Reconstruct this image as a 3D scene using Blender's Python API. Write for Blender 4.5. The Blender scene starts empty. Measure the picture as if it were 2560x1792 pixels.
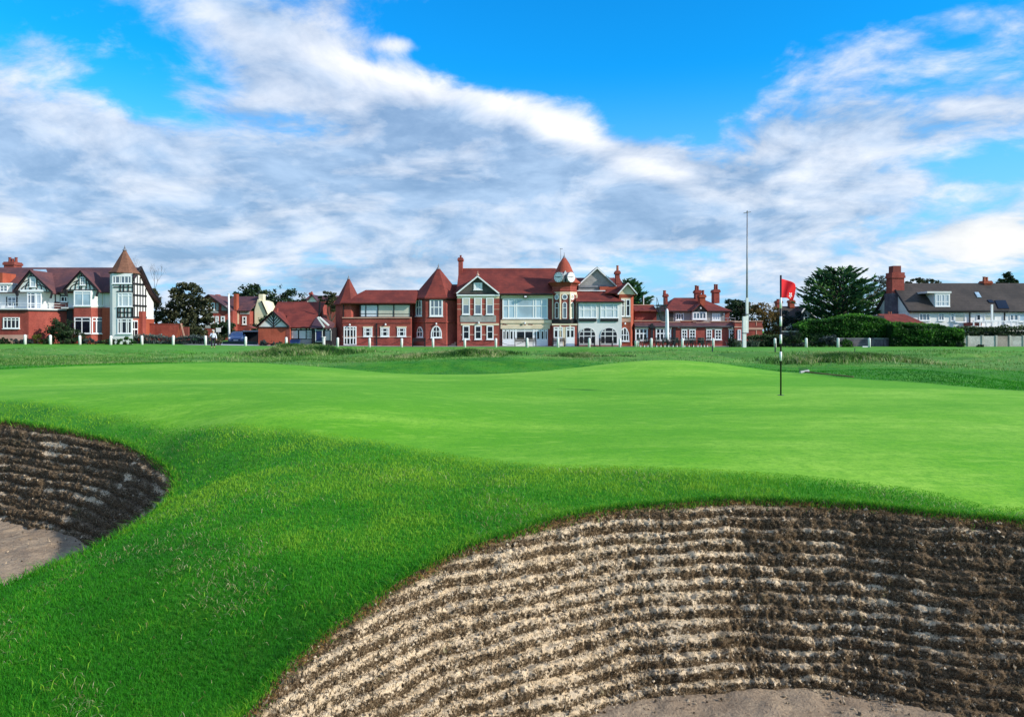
import bpy, math, random
import numpy as np
from mathutils import Vector, Matrix
random.seed(7)
RNG = np.random.default_rng(11)
R = math.radians
SC = bpy.context.scene
COL = SC.collection
F, CX, HZ, ZC = 1850.0, 1280.0, 825.0, 1.88      # focal length in photo pixels, principal column, horizon row, eye height

# ------------------------------------------------------------------ node helpers
class E:
    """a scalar socket with arithmetic"""
    def __init__(s, nt, k): s.nt, s.k = nt, k
    def _op(s, op, *a):
        n = s.nt.nodes.new('ShaderNodeMath'); n.operation = op
        for i, v in enumerate((s,) + a):
            if isinstance(v, E): s.nt.links.new(v.k, n.inputs[i])
            else: n.inputs[i].default_value = v
        return E(s.nt, n.outputs[0])
    def __add__(s, o): return s._op('ADD', o)
    __radd__ = __add__
    def __mul__(s, o): return s._op('MULTIPLY', o)
    __rmul__ = __mul__
    def __sub__(s, o): return s._op('SUBTRACT', o)
    def __rsub__(s, o): return s * -1.0 + o
    def __truediv__(s, o): return s._op('DIVIDE', o)
    def max(s, o): return s._op('MAXIMUM', o)
    def min(s, o): return s._op('MINIMUM', o)
    def pow(s, o): return s._op('POWER', o)
    def f(s, name, *a): return s._op(name, *a)
    def smooth(s, a, b):
        n = s.nt.nodes.new('ShaderNodeMapRange'); n.interpolation_type = 'SMOOTHSTEP'
        s.nt.links.new(s.k, n.inputs[0])
        n.inputs[1].default_value = a; n.inputs[2].default_value = b
        return E(s.nt, n.outputs[0])
def lk(nt, a, b): nt.links.new(a.k if isinstance(a, E) else a, b)
def noise(nt, vec, scale, detail=4, rough=.55, dist=0.0, dims='3D'):
    n = nt.nodes.new('ShaderNodeTexNoise'); n.noise_dimensions = dims
    if vec is not None: nt.links.new(vec, n.inputs['Vector'])
    n.inputs['Scale'].default_value = scale; n.inputs['Detail'].default_value = detail
    n.inputs['Roughness'].default_value = rough; n.inputs['Distortion'].default_value = dist
    return E(nt, n.outputs[0])
def mixc(nt, fac, a, b, mode='MIX'):
    n = nt.nodes.new('ShaderNodeMix'); n.data_type = 'RGBA'; n.blend_type = mode; n.clamp_factor = True
    if isinstance(fac, E): nt.links.new(fac.k, n.inputs[0])
    else: n.inputs[0].default_value = fac
    for v, i in ((a, 6), (b, 7)):
        if isinstance(v, (tuple, list)): n.inputs[i].default_value = (*v[:3], 1)
        else: nt.links.new(v, n.inputs[i])
    return n.outputs[2]
def mapping(nt, vec, scale=(1, 1, 1), loc=(0, 0, 0), rot=(0, 0, 0)):
    n = nt.nodes.new('ShaderNodeMapping'); nt.links.new(vec, n.inputs[0])
    n.inputs['Scale'].default_value = scale; n.inputs['Location'].default_value = loc; n.inputs['Rotation'].default_value = rot
    return n.outputs[0]
def attr(nt, name):
    n = nt.nodes.new('ShaderNodeAttribute'); n.attribute_name = name
    return E(nt, n.outputs['Fac'])
def newmat(name):
    m = bpy.data.materials.new(name); m.use_nodes = True
    nt = m.node_tree; b = nt.nodes['Principled BSDF']
    g = nt.nodes.new('ShaderNodeNewGeometry')
    return m, nt, b, g.outputs['Position']
def bump(nt, b, h, strength=.4, dist=.02):
    n = nt.nodes.new('ShaderNodeBump'); n.inputs['Strength'].default_value = strength; n.inputs['Distance'].default_value = dist
    lk(nt, h, n.inputs['Height']); nt.links.new(n.outputs[0], b.inputs['Normal'])
def mottled(name, c1, c2, scale=.7, rough=.8, fine=None, course=None, spec=.3, bumpd=0, metal=0):
    """two-tone weathered surface; fine = small-scale grain amount; course = (metres, depth) for horizontal tile or brick courses"""
    m, nt, b, pos = newmat(name)
    n1 = noise(nt, pos, scale, 5, .6)
    col = mixc(nt, n1.smooth(.34, .66), c1, c2)
    if fine:
        n2 = noise(nt, pos, scale * 9, 3, .7)
        col = mixc(nt, n2.smooth(.3, .7) * fine, col, tuple(v * .45 for v in c1))
    if course:
        sep = nt.nodes.new('ShaderNodeSeparateXYZ'); nt.links.new(pos, sep.inputs[0])
        ph = (E(nt, sep.outputs[2]) / course[0]).f('FRACT')
        col = mixc(nt, (1 - ph.smooth(0, .3)) * course[1], col, tuple(v * .4 for v in c1))
    if course:
        n3 = noise(nt, mapping(nt, pos, (1.3, 1.3, .22)), 1.0, 5, .7)
        col = mixc(nt, n3.smooth(.48, .70) * .5, col, tuple(v * .45 + .008 for v in c1))
    nt.links.new(col, b.inputs['Base Color'])
    b.inputs['Roughness'].default_value = rough; b.inputs['Specular IOR Level'].default_value = spec
    b.inputs['Metallic'].default_value = metal
    if bumpd: bump(nt, b, noise(nt, pos, scale * 14, 3), .5, bumpd)
    return m
M = {}
M['brick'] = mottled('red_brick', (.29, .058, .044), (.41, .095, .070), .8, .9, .45, (.3, .12))
M['brick_orange'] = mottled('orange_brick', (.34, .072, .038), (.42, .10, .055), .6, .9, .3, (.3, .1))
M['brick_dark'] = mottled('brown_brick', (.20, .052, .042), (.29, .075, .058), .6, .9, .4)
M['roof_red'] = mottled('red_clay_tiles', (.14, .026, .020), (.235, .044, .030), .6, .75, .3, (.32, .22))
M['roof_orange'] = mottled('orange_clay_tiles', (.30, .055, .03), (.38, .08, .045), .6, .8, .3, (.3, .15))
M['roof_purple'] = mottled('purple_brown_tiles', (.085, .04, .05), (.17, .065, .06), .4, .75, .4, (.3, .25))
M['roof_brown'] = mottled('brown_orange_tiles', (.16, .07, .045), (.26, .12, .07), .6, .8, .5, (.3, .25))
M['roof_slate'] = mottled('dark_brown_slate', (.042, .034, .030), (.072, .056, .048), .35, .7, .35, (.34, .35))
M['roof_dark'] = mottled('dark_violet_tiles', (.065, .03, .045), (.10, .045, .06), .4, .75, .3, (.3, .2))
M['stone'] = mottled('buff_sandstone', (.70, .56, .39), (.80, .67, .50), .8, .85, .12)
M['pinkstone'] = mottled('pink_sandstone', (.50, .27, .20), (.58, .36, .27), .8, .85, .15)
M['pebble'] = mottled('grey_pebbledash', (.34, .33, .32), (.44, .42, .40), 2.2, .95, .5)
M['pebble_dark'] = mottled('dark_pebbledash', (.085, .08, .07), (.14, .125, .11), 2.2, .95, .6)
M['render'] = mottled('cream_white_render', (.70, .70, .68), (.80, .79, .76), .5, .8, .06)
M['render_grey'] = mottled('pale_grey_render', (.62, .62, .62), (.72, .71, .70), .5, .8, .06)
M['cream'] = mottled('cream_stucco', (.68, .62, .42), (.76, .70, .52), .5, .8, .1)
M['white'] = mottled('white_gloss_paint', (.78, .79, .80), (.84, .84, .84), 1.5, .4, 0)
M['whitepost'] = mottled('white_stone_post', (.74, .74, .72), (.82, .82, .80), 3, .7, .08)
M['black'] = mottled('black_paint', (.012, .012, .016), (.022, .022, .026), 1, .5)
M['timber'] = mottled('black_timber', (.010, .009, .012), (.02, .017, .02), 1, .6)
M['lead'] = mottled('grey_lead', (.16, .16, .18), (.26, .26, .28), 1, .5)
M['darkgreen'] = mottled('dark_green_metal', (.012, .028, .028), (.02, .045, .04), 1, .5)
M['bluebin'] = mottled('blue_plastic', (.012, .03, .12), (.02, .05, .18), 1, .5)
M['bluedoor'] = mottled('navy_paint', (.012, .018, .09), (.018, .028, .12), 1, .4)
M['wood'] = mottled('brown_wood', (.16, .08, .045), (.26, .14, .08), 2, .7, .3)
M['greywood'] = mottled('weathered_bench_wood', (.10, .085, .07), (.18, .15, .12), 2, .8, .3)
M['concrete'] = mottled('pale_concrete', (.42, .40, .36), (.56, .53, .48), 1.2, .9, .35)
M['panelbrown'] = mottled('brown_concrete_panel', (.26, .20, .18), (.42, .35, .31), .8, .9, .4)
M['panelgrey'] = mottled('streaked_pale_panel', (.36, .34, .32), (.60, .58, .55), 1.1, .9, .4)
M['wallgrey'] = mottled('grey_purple_brick', (.10, .085, .11), (.19, .16, .19), 1.6, .9, .6)
M['rust'] = mottled('terracotta', (.30, .09, .05), (.40, .13, .08), 1, .9)
M['fabric'] = mottled('white_canvas', (.68, .70, .74), (.76, .78, .80), .8, .8)
M['path'] = mottled('pale_paving', (.34, .35, .37), (.46, .47, .48), .6, .9, .15)
M['bark'] = mottled('grey_bark', (.05, .04, .03), (.10, .08, .06), 3, .95, .4)
M['rubber'] = mottled('black_rubber', (.01, .01, .01), (.018, .018, .018), 3, .8)
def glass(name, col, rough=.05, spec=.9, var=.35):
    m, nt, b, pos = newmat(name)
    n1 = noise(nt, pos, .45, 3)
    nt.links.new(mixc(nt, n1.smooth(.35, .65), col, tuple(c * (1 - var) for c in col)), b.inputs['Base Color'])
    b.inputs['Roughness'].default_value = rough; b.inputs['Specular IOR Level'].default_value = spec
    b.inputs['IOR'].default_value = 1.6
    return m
M['g_dark'] = glass('dark_window_glass', (.010, .012, .022), .06, .3)
M['g_blue'] = glass('painted_reflection_glass', (.42, .56, .66), .12, .8)  # pale blue base colour stands in for the reflected sky
M['g_grey'] = glass('grey_window_glass', (.13, .17, .22), .08, .8)
M['g_cream'] = glass('blind_and_reflection_glass', (.56, .54, .44), .15, .6, .15)
M['g_white'] = glass('net_curtain_and_reflection_glass', (.58, .64, .70), .15, .6, .2)
M['carpaint'] = mottled('blue_grey_car_paint', (.10, .16, .32), (.13, .2, .38), .5, .25, 0, None, .6)
M['redflag'] = mottled('red_flag_cloth', (.60, .002, .010), (.68, .004, .016), 2, .7)
M['blackband'] = mottled('black_pole_paint', (.01, .01, .014), (.015, .013, .018), 3, .35)
M['whiteband'] = mottled('white_pole_paint', (.76, .76, .76), (.82, .82, .82), 3, .35)
M['emblemwhite'] = mottled('white_thread', (.75, .55, .65), (.82, .7, .78), 30, .8)
M['emblemblue'] = mottled('navy_thread', (.06, .03, .3), (.1, .06, .4), 30, .8)
M['skin'] = mottled('skin', (.50, .27, .20), (.56, .32, .24), 4, .6)
M['jumper'] = mottled('pale_lilac_jumper', (.60, .62, .76), (.70, .71, .82), 5, .9)
M['trousers'] = mottled('black_cloth', (.012, .012, .02), (.02, .02, .03), 5, .9)
M['hair'] = mottled('white_hair', (.6, .58, .55), (.7, .68, .65), 10, .7)

# ------------------------------------------------------------------ mesh + object helpers
class MB:
    """collects pieces of ONE part; build() links them as one mesh object"""
    def __init__(s): s.v, s.f = [], []
    def add(s, vs, fs):
        o = len(s.v); s.v += [tuple(p) for p in vs]; s.f += [tuple(i + o for i in f) for f in fs]; return s
    def box(s, x0, x1, y0, y1, z0, z1, mat=None):
        vs = [(x, y, z) for z in (z0, z1) for y in (y0, y1) for x in (x0, x1)]
        if mat is not None: vs = [mat @ Vector(p) for p in vs]
        return s.add(vs, [(0, 2, 3, 1), (4, 5, 7, 6), (0, 1, 5, 4), (2, 6, 7, 3), (0, 4, 6, 2), (1, 3, 7, 5)])
    def prism(s, pts, y0, y1, mat=None):
        """pts: polygon in (x, z), drawn from y0 (front) to y1"""
        n = len(pts); vs = [(x, y0, z) for x, z in pts] + [(x, y1, z) for x, z in pts]
        if mat is not None: vs = [mat @ Vector(p) for p in vs]
        return s.add(vs, [tuple(range(n)), tuple(range(2 * n - 1, n - 1, -1))] + [(i, i + n, (i + 1) % n + n, (i + 1) % n) for i in range(n)])
    def plan(s, pts, z0, z1):
        n = len(pts); vs = [(x, y, z0) for x, y in pts] + [(x, y, z1) for x, y in pts]
        return s.add(vs, [tuple(range(n - 1, -1, -1)), tuple(range(n, 2 * n))] + [(i, (i + 1) % n, (i + 1) % n + n, i + n) for i in range(n)])
    def slab(s, quad, t):
        """a roof plane: quad of 3-D points, thickened by t along its normal (below)"""
        q = [Vector(p) for p in quad]; nrm = (q[1] - q[0]).cross(q[2] - q[0]).normalized()
        if nrm.z < 0: nrm = -nrm
        lo = [p - nrm * t for p in q]; n = len(q)
        return s.add(q + lo, [tuple(range(n)), tuple(range(2 * n - 1, n - 1, -1))] + [(i, i + n, (i + 1) % n + n, (i + 1) % n) for i in range(n)])
    def cyl(s, a, b, r0, r1=None, n=10):
        a, b = Vector(a), Vector(b); r1 = r0 if r1 is None else r1
        d = (b - a).normalized(); u = d.orthogonal().normalized(); w = d.cross(u)
        vs = [p + (u * math.cos(2 * math.pi * i / n) + w * math.sin(2 * math.pi * i / n)) * r for p, r in ((a, r0), (b, r1)) for i in range(n)]
        return s.add(vs, [tuple(range(n - 1, -1, -1)), tuple(range(n, 2 * n))] + [(i, (i + 1) % n, (i + 1) % n + n, i + n) for i in range(n)])
    def lathe(s, c, prof, n=16, phase=0.0, squash=1.0):
        """prof: list of (radius, z) bottom to top, round (or n-sided) about a vertical axis at c"""
        vs = [(c[0] + r * math.cos(phase + 2 * math.pi * i / n), c[1] + squash * r * math.sin(phase + 2 * math.pi * i / n), z) for r, z in prof for i in range(n)]
        fs = [(k * n + i, k * n + (i + 1) % n, (k + 1) * n + (i + 1) % n, (k + 1) * n + i) for k in range(len(prof) - 1) for i in range(n)]
        return s.add(vs, fs + [tuple(range(n - 1, -1, -1)), tuple(range((len(prof) - 1) * n, len(prof) * n))])
    def build(s, name, mat, parent=None, smooth=False, label=None):
        me = bpy.data.meshes.new(name); off = Vector(parent['_o']) if parent else Vector((0, 0, 0))
        me.from_pydata([tuple(Vector(p) - off) for p in s.v], [], s.f); me.update()
        me.materials.append(M[mat] if isinstance(mat, str) else mat)
        if smooth: me.shade_smooth()
        o = bpy.data.objects.new(name, me); COL.objects.link(o)
        if parent: o.parent = parent; o['_o'] = parent['_o']
        if label: o['label'] = label
        return o
def tag(o, label=None, cat=None, group=None, kind=None):
    for k, v in (('label', label), ('category', cat), ('group', group), ('kind', kind)):
        if v: o[k] = v
    return o
def thing(name, loc, label, cat, group=None):
    o = bpy.data.objects.new(name, None); COL.objects.link(o); o.location = loc; o['_o'] = tuple(loc)
    o.empty_display_size = .3
    return tag(o, label, cat, group)
def copy_tree(o, parent=None):
    c = o.copy(); COL.objects.link(c)
    if parent: c.parent = parent
    for ch in list(o.children): copy_tree(ch, c)
    return c
def npmesh(name, v, faces, mat, attrs=None, smooth=False, parent=None):
    """big mesh from numpy arrays; faces (n,3) or (n,4)"""
    me = bpy.data.meshes.new(name); v = np.asarray(v, np.float32); k = faces.shape[1]
    me.vertices.add(len(v)); me.vertices.foreach_set('co', v.ravel())
    me.loops.add(faces.size); me.loops.foreach_set('vertex_index', faces.astype(np.int32).ravel())
    me.polygons.add(len(faces)); me.polygons.foreach_set('loop_start', np.arange(0, faces.size, k, dtype=np.int32))
    me.polygons.foreach_set('use_smooth', np.full(len(faces), smooth))
    for an, av in (attrs or {}).items():
        at = me.attributes.new(an, 'FLOAT', 'POINT'); at.data.foreach_set('value', np.asarray(av, np.float32))
    me.update(); me.validate()
    me.materials.append(M[mat] if isinstance(mat, str) else mat)
    o = bpy.data.objects.new(name, me); COL.objects.link(o)
    if parent: o.parent = parent; o['_o'] = parent['_o']
    return o

# ------------------------------------------------------------------ noise for modelling
def _h(i, j, s):
    n = (i * 374761393 + j * 668265263 + s * 974634777) & 0xffffffff
    n = ((n ^ (n >> 13)) * 1274126177) & 0xffffffff
    return ((n ^ (n >> 16)) & 0xffff) / 65535.0
def vnoise(x, y, s=0):
    x = np.asarray(x, float); y = np.asarray(y, float)
    i = np.floor(x).astype(np.int64); j = np.floor(y).astype(np.int64); u = x - i; v = y - j
    u = u * u * (3 - 2 * u); v = v * v * (3 - 2 * v)
    return (_h(i, j, s) * (1 - u) + _h(i + 1, j, s) * u) * (1 - v) + (_h(i, j + 1, s) * (1 - u) + _h(i + 1, j + 1, s) * u) * v
def fbm(x, y, s=0, o=4):
    t = 0; a = .5; x = np.asarray(x, float); y = np.asarray(y, float)
    for k in range(o): t = t + a * vnoise(x * 2 ** k + 17.3 * k, y * 2 ** k - 9.1 * k, s + k); a *= .5
    return t / (1 - .5 ** o)
def sstep(a, b, x): t = np.clip((x - a) / (b - a), 0, 1); return t * t * (3 - 2 * t)

# ------------------------------------------------------------------ terrain
def Wp(px, py, z): Y = (ZC - z) * F / (py - HZ); return ((px - CX) * Y / F, Y, z)
def catmull(p, n, closed=False):
    p = np.array(p, float); m = len(p); out = []
    for i in range(m if closed else m - 1):
        g = (lambda k: p[k % m]) if closed else (lambda k: p[min(max(k, 0), m - 1)])
        a, b, c, d = g(i - 1), g(i), g(i + 1), g(i + 2)
        for t in np.linspace(0, 1, n, endpoint=False):
            out.append(.5 * (2 * b + (c - a) * t + (2 * a - 5 * b + 4 * c - d) * t * t + (3 * b - a - 3 * c + d) * t ** 3))
    return np.array(out)
LIP_R = [Wp(*p) for p in [(604, 1792, .18), (692, 1694, .24), (768, 1618, .28), (879, 1536, .34), (996, 1454, .40), (1084, 1407, .45), (1172, 1366, .50),
         (1278, 1333, .54), (1397, 1295, .58), (1544, 1269, .61), (1690, 1258, .63), (1807, 1249, .64), (1983, 1252, .64), (2159, 1263, .63), (2335, 1282, .62), (2560, 1303, .60)]] \
        + [(4.3, 4.55, .58), (5.1, 3.8, .52), (5.3, 2.7, .45), (4.7, 1.5, .36), (3.2, .75, .3), (1.4, .55, .26), (-.2, .7, .2), (-1.2, 1.4, .14), (-1.5, 2.4, .14)]
LIP_L = [Wp(*p) for p in [(0, 1053, .66), (150, 1075, .62), (300, 1108, .55), (380, 1145, .47), (425, 1182, .41), (436, 1212, .36), (422, 1247, .33), (380, 1287, .31),
         (300, 1337, .29), (230, 1374, .27), (100, 1427, .25), (0, 1467, .24)]] \
        + [(-3.8, 4.15, .2), (-5, 3.85, .2), (-7, 4.3, .3), (-8.6, 5.8, .45), (-9.2, 7.5, .6), (-9.0, 9.4, .66), (-8.0, 10.0, .67)]
RING_R, RING_L = catmull(LIP_R, 14, True), catmull(LIP_L, 14, True)
GREEN_EDGE_F = [(0, 1018), (300, 1045), (500, 1072), (800, 1095), (1000, 1110), (1300, 1148), (1600, 1160), (2000, 1190), (2300, 1228), (2560, 1272)]
BACK = [(-60, 922, .86), (150, 916, .87), (300, 912, .88), (640, 907, .90), (850, 921, .75), (1000, 934, .62), (1150, 937, .60), (1300, 932, .65), (1450, 918, .80),
        (1560, 905, .95), (1680, 900, 1.0), (1800, 909, .9), (1950, 930, .73), (2100, 945, .72), (2300, 958, .70), (2560, 978, .68)]
CP = LIP_R + LIP_L + [Wp(*p) for p in BACK] + [Wp(*p) for p in [
    (1952, 988, .735), (1280, 1000, .74), (600, 950, .80), (100, 960, .80), (1280, 1090, .72), (2300, 1100, .72), (2300, 1000, .74), (1700, 950, .76), (300, 1035, .775), (1000, 1108, .715),
    (1600, 1158, .70), (2000, 1188, .69), (2560, 1270, .632), (0, 1792, .2), (300, 1600, .29), (500, 1420, .41), (700, 1270, .535), (900, 1190, .625), (560, 1125, .625), (650, 1160, .605), (590, 1205, .56), (540, 1250, .49), (470, 1105, .645), (450, 1335, .415), (320, 1405, .355), (1100, 1230, .62),
    (2250, 924, .84), (2400, 936, .74), (2560, 960, .56), (2100, 929, .78), (400, 1700, .22), (200, 1030, .77), (0, 1020, .775)]] + [
    (0, -1.5, .28), (3, -1.5, .3), (-3, 0, .12), (7, 2, .5), (-6, 1, .15), (8, 7, .68), (11, 11, .7), (-11, 12, .78), (-13, 17, .85), (12, 5, .6), (-11, 4, .3), (-2.2, 1.2, .1), (6.5, 5, .6),
    (-2, 25, .22), (-5, 25.5, .3), (1.5, 25.5, .3), (-9, 26, .62), (-13, 26, .7), (-9, 30, .5), (-3, 31, .55), (1, 31, .55), (-14, 31, .5), (5, 26, .35), (5, 31, .42), (10, 24, .3), (10, 31, .4), (15, 22, .3), (16, 30, .4), (14, 17, .5)]
CP = np.array(CP)
def _tps_fit(P, lam=1e-3):
    n = len(P); d = np.hypot(P[:, None, 0] - P[None, :, 0], P[:, None, 1] - P[None, :, 1])
    K = np.where(d > 0, d * d * np.log(d + 1e-12), 0) + lam * np.eye(n)
    A = np.zeros((n + 3, n + 3)); A[:n, :n] = K; A[:n, n] = 1; A[:n, n + 1:] = P[:, :2]; A[n, :n] = 1; A[n + 1:, :n] = P[:, :2].T
    return np.linalg.solve(A, np.concatenate([P[:, 2], np.zeros(3)]))
TW = _tps_fit(CP)
def tps(x, y):
    out = TW[-3] + TW[-2] * x + TW[-1] * y
    for k in range(len(CP)):
        d2 = (x - CP[k, 0]) ** 2 + (y - CP[k, 1]) ** 2
        out = out + TW[k] * .5 * d2 * np.log(d2 + 1e-12)
    return out
HILLS = [(745, 42, 2.2, 1.8, .42), (690, 43, 1.6, 1.4, .24), (830, 44, 2.0, 2.0, .10), (1150, 39, 2.0, 1.4, .11), (1230, 40, 1.2, 1.2, .08), (1060, 37, 1.6, 1.4, .06), (1460, 37, 1.4, 1.1, .19), (1400, 38, 1.1, 1.2, .08), (1530, 38, 1.0, 1.2, .06),
         (2040, 32.5, 1.4, 1.3, .22), (2130, 33, 1.5, 1.3, .34), (2220, 33, 1.3, 1.3, .26), (1240, 57, 3.5, 3, .2), (1420, 58, 3.5, 3, .2), (300, 50, 5, 2.5, .12), (100, 44, 4, 2.2, .14), (450, 38, 4, 2, .1), (2480, 40, 4, 2.5, .12)]
_hr = np.random.default_rng(77)
HILLS += [(float(_hr.uniform(-100, 2660)), float(_hr.uniform(33, 58)), float(_hr.uniform(.8, 2.6)), float(_hr.uniform(.7, 1.6)), float(_hr.uniform(.05, .20))) for _ in range(90)]
def far(x, y):
    z = .42 * (1 - sstep(34, 68, y)) + .42 * sstep(8, 55, -x) * sstep(60, 80, y)
    rough = (1 - sstep(58, 68, y))
    z = z + (fbm(x / 7.0, y / 3.4, 5) - .5) * .80 * rough + (fbm(x / 2.2, y / 1.4, 9) - .5) * .30 * rough + (fbm(x / 16.0, y / 6.0, 3) - .5) * .16 * (1 - sstep(64, 74, y))
    for px, Y, sx, sy, h in HILLS:
        z = z + h * np.exp(-((x - (px - CX) * Y / F) / sx) ** 2 - ((y - Y) / sy) ** 2)
    return z
def terrain(x, y):
    x = np.asarray(x, float); y = np.asarray(y, float)
    w = sstep(26, 33, y) ; w = np.maximum(w, np.maximum(sstep(13, 19, np.abs(x - 1)), sstep(0, -6, y)))
    xc = np.clip(x, -16, 18); yc = np.clip(y, -4, 34)
    return tps(xc, yc) * (1 - w) + far(x, np.maximum(y, 34 * (y < 34) * (np.abs(x) > 13))) * w
def tz(x, y): return float(terrain(np.array([x]), np.array([y]))[0])
def sdist(x, y, ring):
    """signed distance (inside negative) and nearest point to a closed ring in plan"""
    best = np.full(x.shape, 1e9); nx = np.zeros_like(x); ny = np.zeros_like(x); nz = np.zeros_like(x); ins = np.zeros(x.shape, bool)
    m = len(ring)
    for i in range(m):
        a, b = ring[i], ring[(i + 1) % m]; e = b - a; l2 = e[0] ** 2 + e[1] ** 2 + 1e-12
        t = np.clip(((x - a[0]) * e[0] + (y - a[1]) * e[1]) / l2, 0, 1)
        px, py = a[0] + t * e[0], a[1] + t * e[1]; d = np.hypot(x - px, y - py); k = d < best
        best = np.where(k, d, best); nx = np.where(k, px, nx); ny = np.where(k, py, ny); nz = np.where(k, a[2] + t * e[2], nz)
        c = ((a[1] > y) != (b[1] > y)) & (x < (b[0] - a[0]) * (y - a[1]) / (b[1] - a[1] + 1e-15) + a[0]); ins ^= c
    return np.where(ins, -best, best), nx, ny, nz
GP = np.array([Wp(px, py, .72 if px < 1700 else .69 if px < 2100 else .66 if px < 2400 else .632) for px, py in GREEN_EDGE_F] + [(5.2, 5.6, .6), (9, 6, .7), (13, 12, .7)] + [Wp(*p) for p in BACK[::-1]] + [(-13, 16, .8), (-10, 10, .8)])
GREEN = catmull(GP, 6, True)
def axis(lo, hi, fine_lo, fine_hi, step, grow):
    a = list(np.arange(fine_lo, fine_hi, step)); s = step; x = a[-1]
    while x < hi: s *= grow; x += s; a.append(x)
    s = step; x = fine_lo; pre = []
    while x > lo: s *= grow; x -= s; pre.append(x)
    return np.array(pre[::-1] + a)
gx = axis(-420, 420, -6.6, 5.6, .035, 1.022); gy = axis(-60, 1500, .3, 10.2, .035, 1.013)
GX, GY = np.meshgrid(gx, gy); sh = GX.shape
gX, gY = GX.ravel().copy(), GY.ravel().copy(); gZ = terrain(gX, gY)
near = (gX > -11) & (gX < 7) & (gY > -.5) & (gY < 11.5); inside = np.zeros(len(gX), bool)
LIPD = np.full(len(gX), 9.0)
for ring in (RING_R, RING_L):
    idx = np.nonzero(near)[0]; d, nx, ny, nz = sdist(gX[idx], gY[idx], ring)
    LIPD[idx] = np.minimum(LIPD[idx], np.abs(d))
    k = np.abs(d) < .024; ii = idx[k]; gX[ii], gY[ii], gZ[ii] = nx[k], ny[k], nz[k]
    inside[idx[d < -.024]] = True
    # the turf meets the lip exactly
    w = np.exp(-(np.maximum(d, 0) / .25) ** 2) * (d > 0); gZ[idx] += w * (nz - tps(nx, ny)) 
gd, _, _, _ = sdist(np.clip(gX, -16, 18), np.clip(gY, -1, 30), GREEN)
ny_, nx_ = sh
q = np.arange(ny_ * nx_).reshape(sh); quads = np.stack([q[:-1, :-1], q[:-1, 1:], q[1:, 1:], q[1:, :-1]], -1).reshape(-1, 4)
quads = quads[~inside[quads].any(1)]
gZ = np.where(gY > 130, gZ - 0, gZ)
a_green = 1 - sstep(-.10, .30, gd + .22 * (fbm(gX * 2.2, gY * 2.2, 88) - .5))
RS = 25.5 + 6.0 * np.exp(-((gX + 1.0) / 6.5) ** 2) + 4.0 * np.exp(-((gX - 11) / 6.0) ** 2)
roughm = sstep(RS, RS + 2.5, gY + 2 * (fbm(gX / 4, gY / 3, 21) - .5)) * (1 - sstep(60, 66, gY + 6 * (fbm(gX / 9, gY / 5, 22) - .5)))
roughm *= 1 - .9 * sstep(.45, .6, fbm(gX / 14 + 3, gY / 7, 33)) * sstep(42, 55, gY)
roughm = np.maximum(roughm, .0)
# ------------------------------------------------------------------ ground material
def turf_material():
    m, nt, b, pos = newmat('links_turf')
    g, r, ld = attr(nt, 'green'), attr(nt, 'rough'), attr(nt, 'lipd')
    flat = mapping(nt, pos, (1, 1, .2))
    big = noise(nt, flat, .55, 4, .6); mid = noise(nt, flat, 3.2, 4, .6); fine = noise(nt, flat, 60, 3, .7); streak = noise(nt, mapping(nt, pos, (.42, .95, .2), (0, 0, 0), (0, 0, .5)), 1.0, 6, .68, 1.2); patch = noise(nt, mapping(nt, pos, (.10, .30, .2), (3, 1, 0), (0, 0, -.2)), 1.0, 4, .6)
    cg = mixc(nt, (streak * .5 + big * .5).smooth(.36, .64), (.14, .40, .008), (.32, .57, .055))
    cg = mixc(nt, mid.smooth(.45, .75) * .5, cg, (.19, .45, .008))
    cg = mixc(nt, patch.smooth(.40, .60) * .85, cg, (.095, .33, .003)); g2 = noise(nt, flat, 26, 4, .75); cg = mixc(nt, g2.smooth(.45, .75) * .55, cg, (.045, .22, .004)); cg = mixc(nt, (g2 * .5 + mid * .5).smooth(.57, .68) * .35, cg, (.33, .55, .16))
    g3 = noise(nt, flat, 6.5, 6, .72); cg = mixc(nt, g3.smooth(.40, .66) * .50, cg, (.075, .29, .006)); g4 = noise(nt, mapping(nt, pos, (1.1, 3.2, .2), (7, 3, 0)), 2.2, 5, .7); cg = mixc(nt, g4.smooth(.52, .70) * .40, cg, (.36, .60, .07))
    cg = mixc(nt, fine.smooth(.35, .75) * .35, cg, (.055, .27, .012))
    cf = mixc(nt, big.smooth(.35, .65), (.020, .17, .006), (.06, .28, .010))
    cf = mixc(nt, mid.smooth(.4, .7) * .6, cf, (.12, .30, .010))
    cf = mixc(nt, fine.smooth(.3, .7) * .5, cf, (.012, .08, .006))
    cr = mixc(nt, streak.smooth(.38, .62), (.055, .24, .014), (.15, .34, .045))
    cr = mixc(nt, mid.smooth(.45, .7) * .7, cr, (.26, .36, .09))
    cr = mixc(nt, patch.smooth(.50, .66) * .7, cr, (.045, .17, .016)); cr = mixc(nt, fine.smooth(.3, .7) * .4, cr, (.035, .09, .02))
    sep = nt.nodes.new('ShaderNodeSeparateXYZ'); nt.links.new(pos, sep.inputs[0]); Y = E(nt, sep.outputs[1])
    cw = mixc(nt, streak.smooth(.35, .65), (.055, .22, .012), (.12, .33, .04))
    c = mixc(nt, Y.smooth(52, 62), cf, cw)
    c = mixc(nt, r, c, cr); c = mixc(nt, g, c, cg)
    # thatch along the bunker lip
    lip = (1 - (ld + (mid - .5) * .12).smooth(.0, .07))
    c = mixc(nt, lip * .85, c, (.15, .09, .035))
    nt.links.new(c, b.inputs['Base Color']); b.inputs['Roughness'].default_value = .85; b.inputs['Specular IOR Level'].default_value = .2
    bump(nt, b, fine * .6 + noise(nt, flat, 18, 3) * .6, .5, .012)
    return m
M['turf'] = turf_material()
lipd_attr = LIPD
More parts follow.
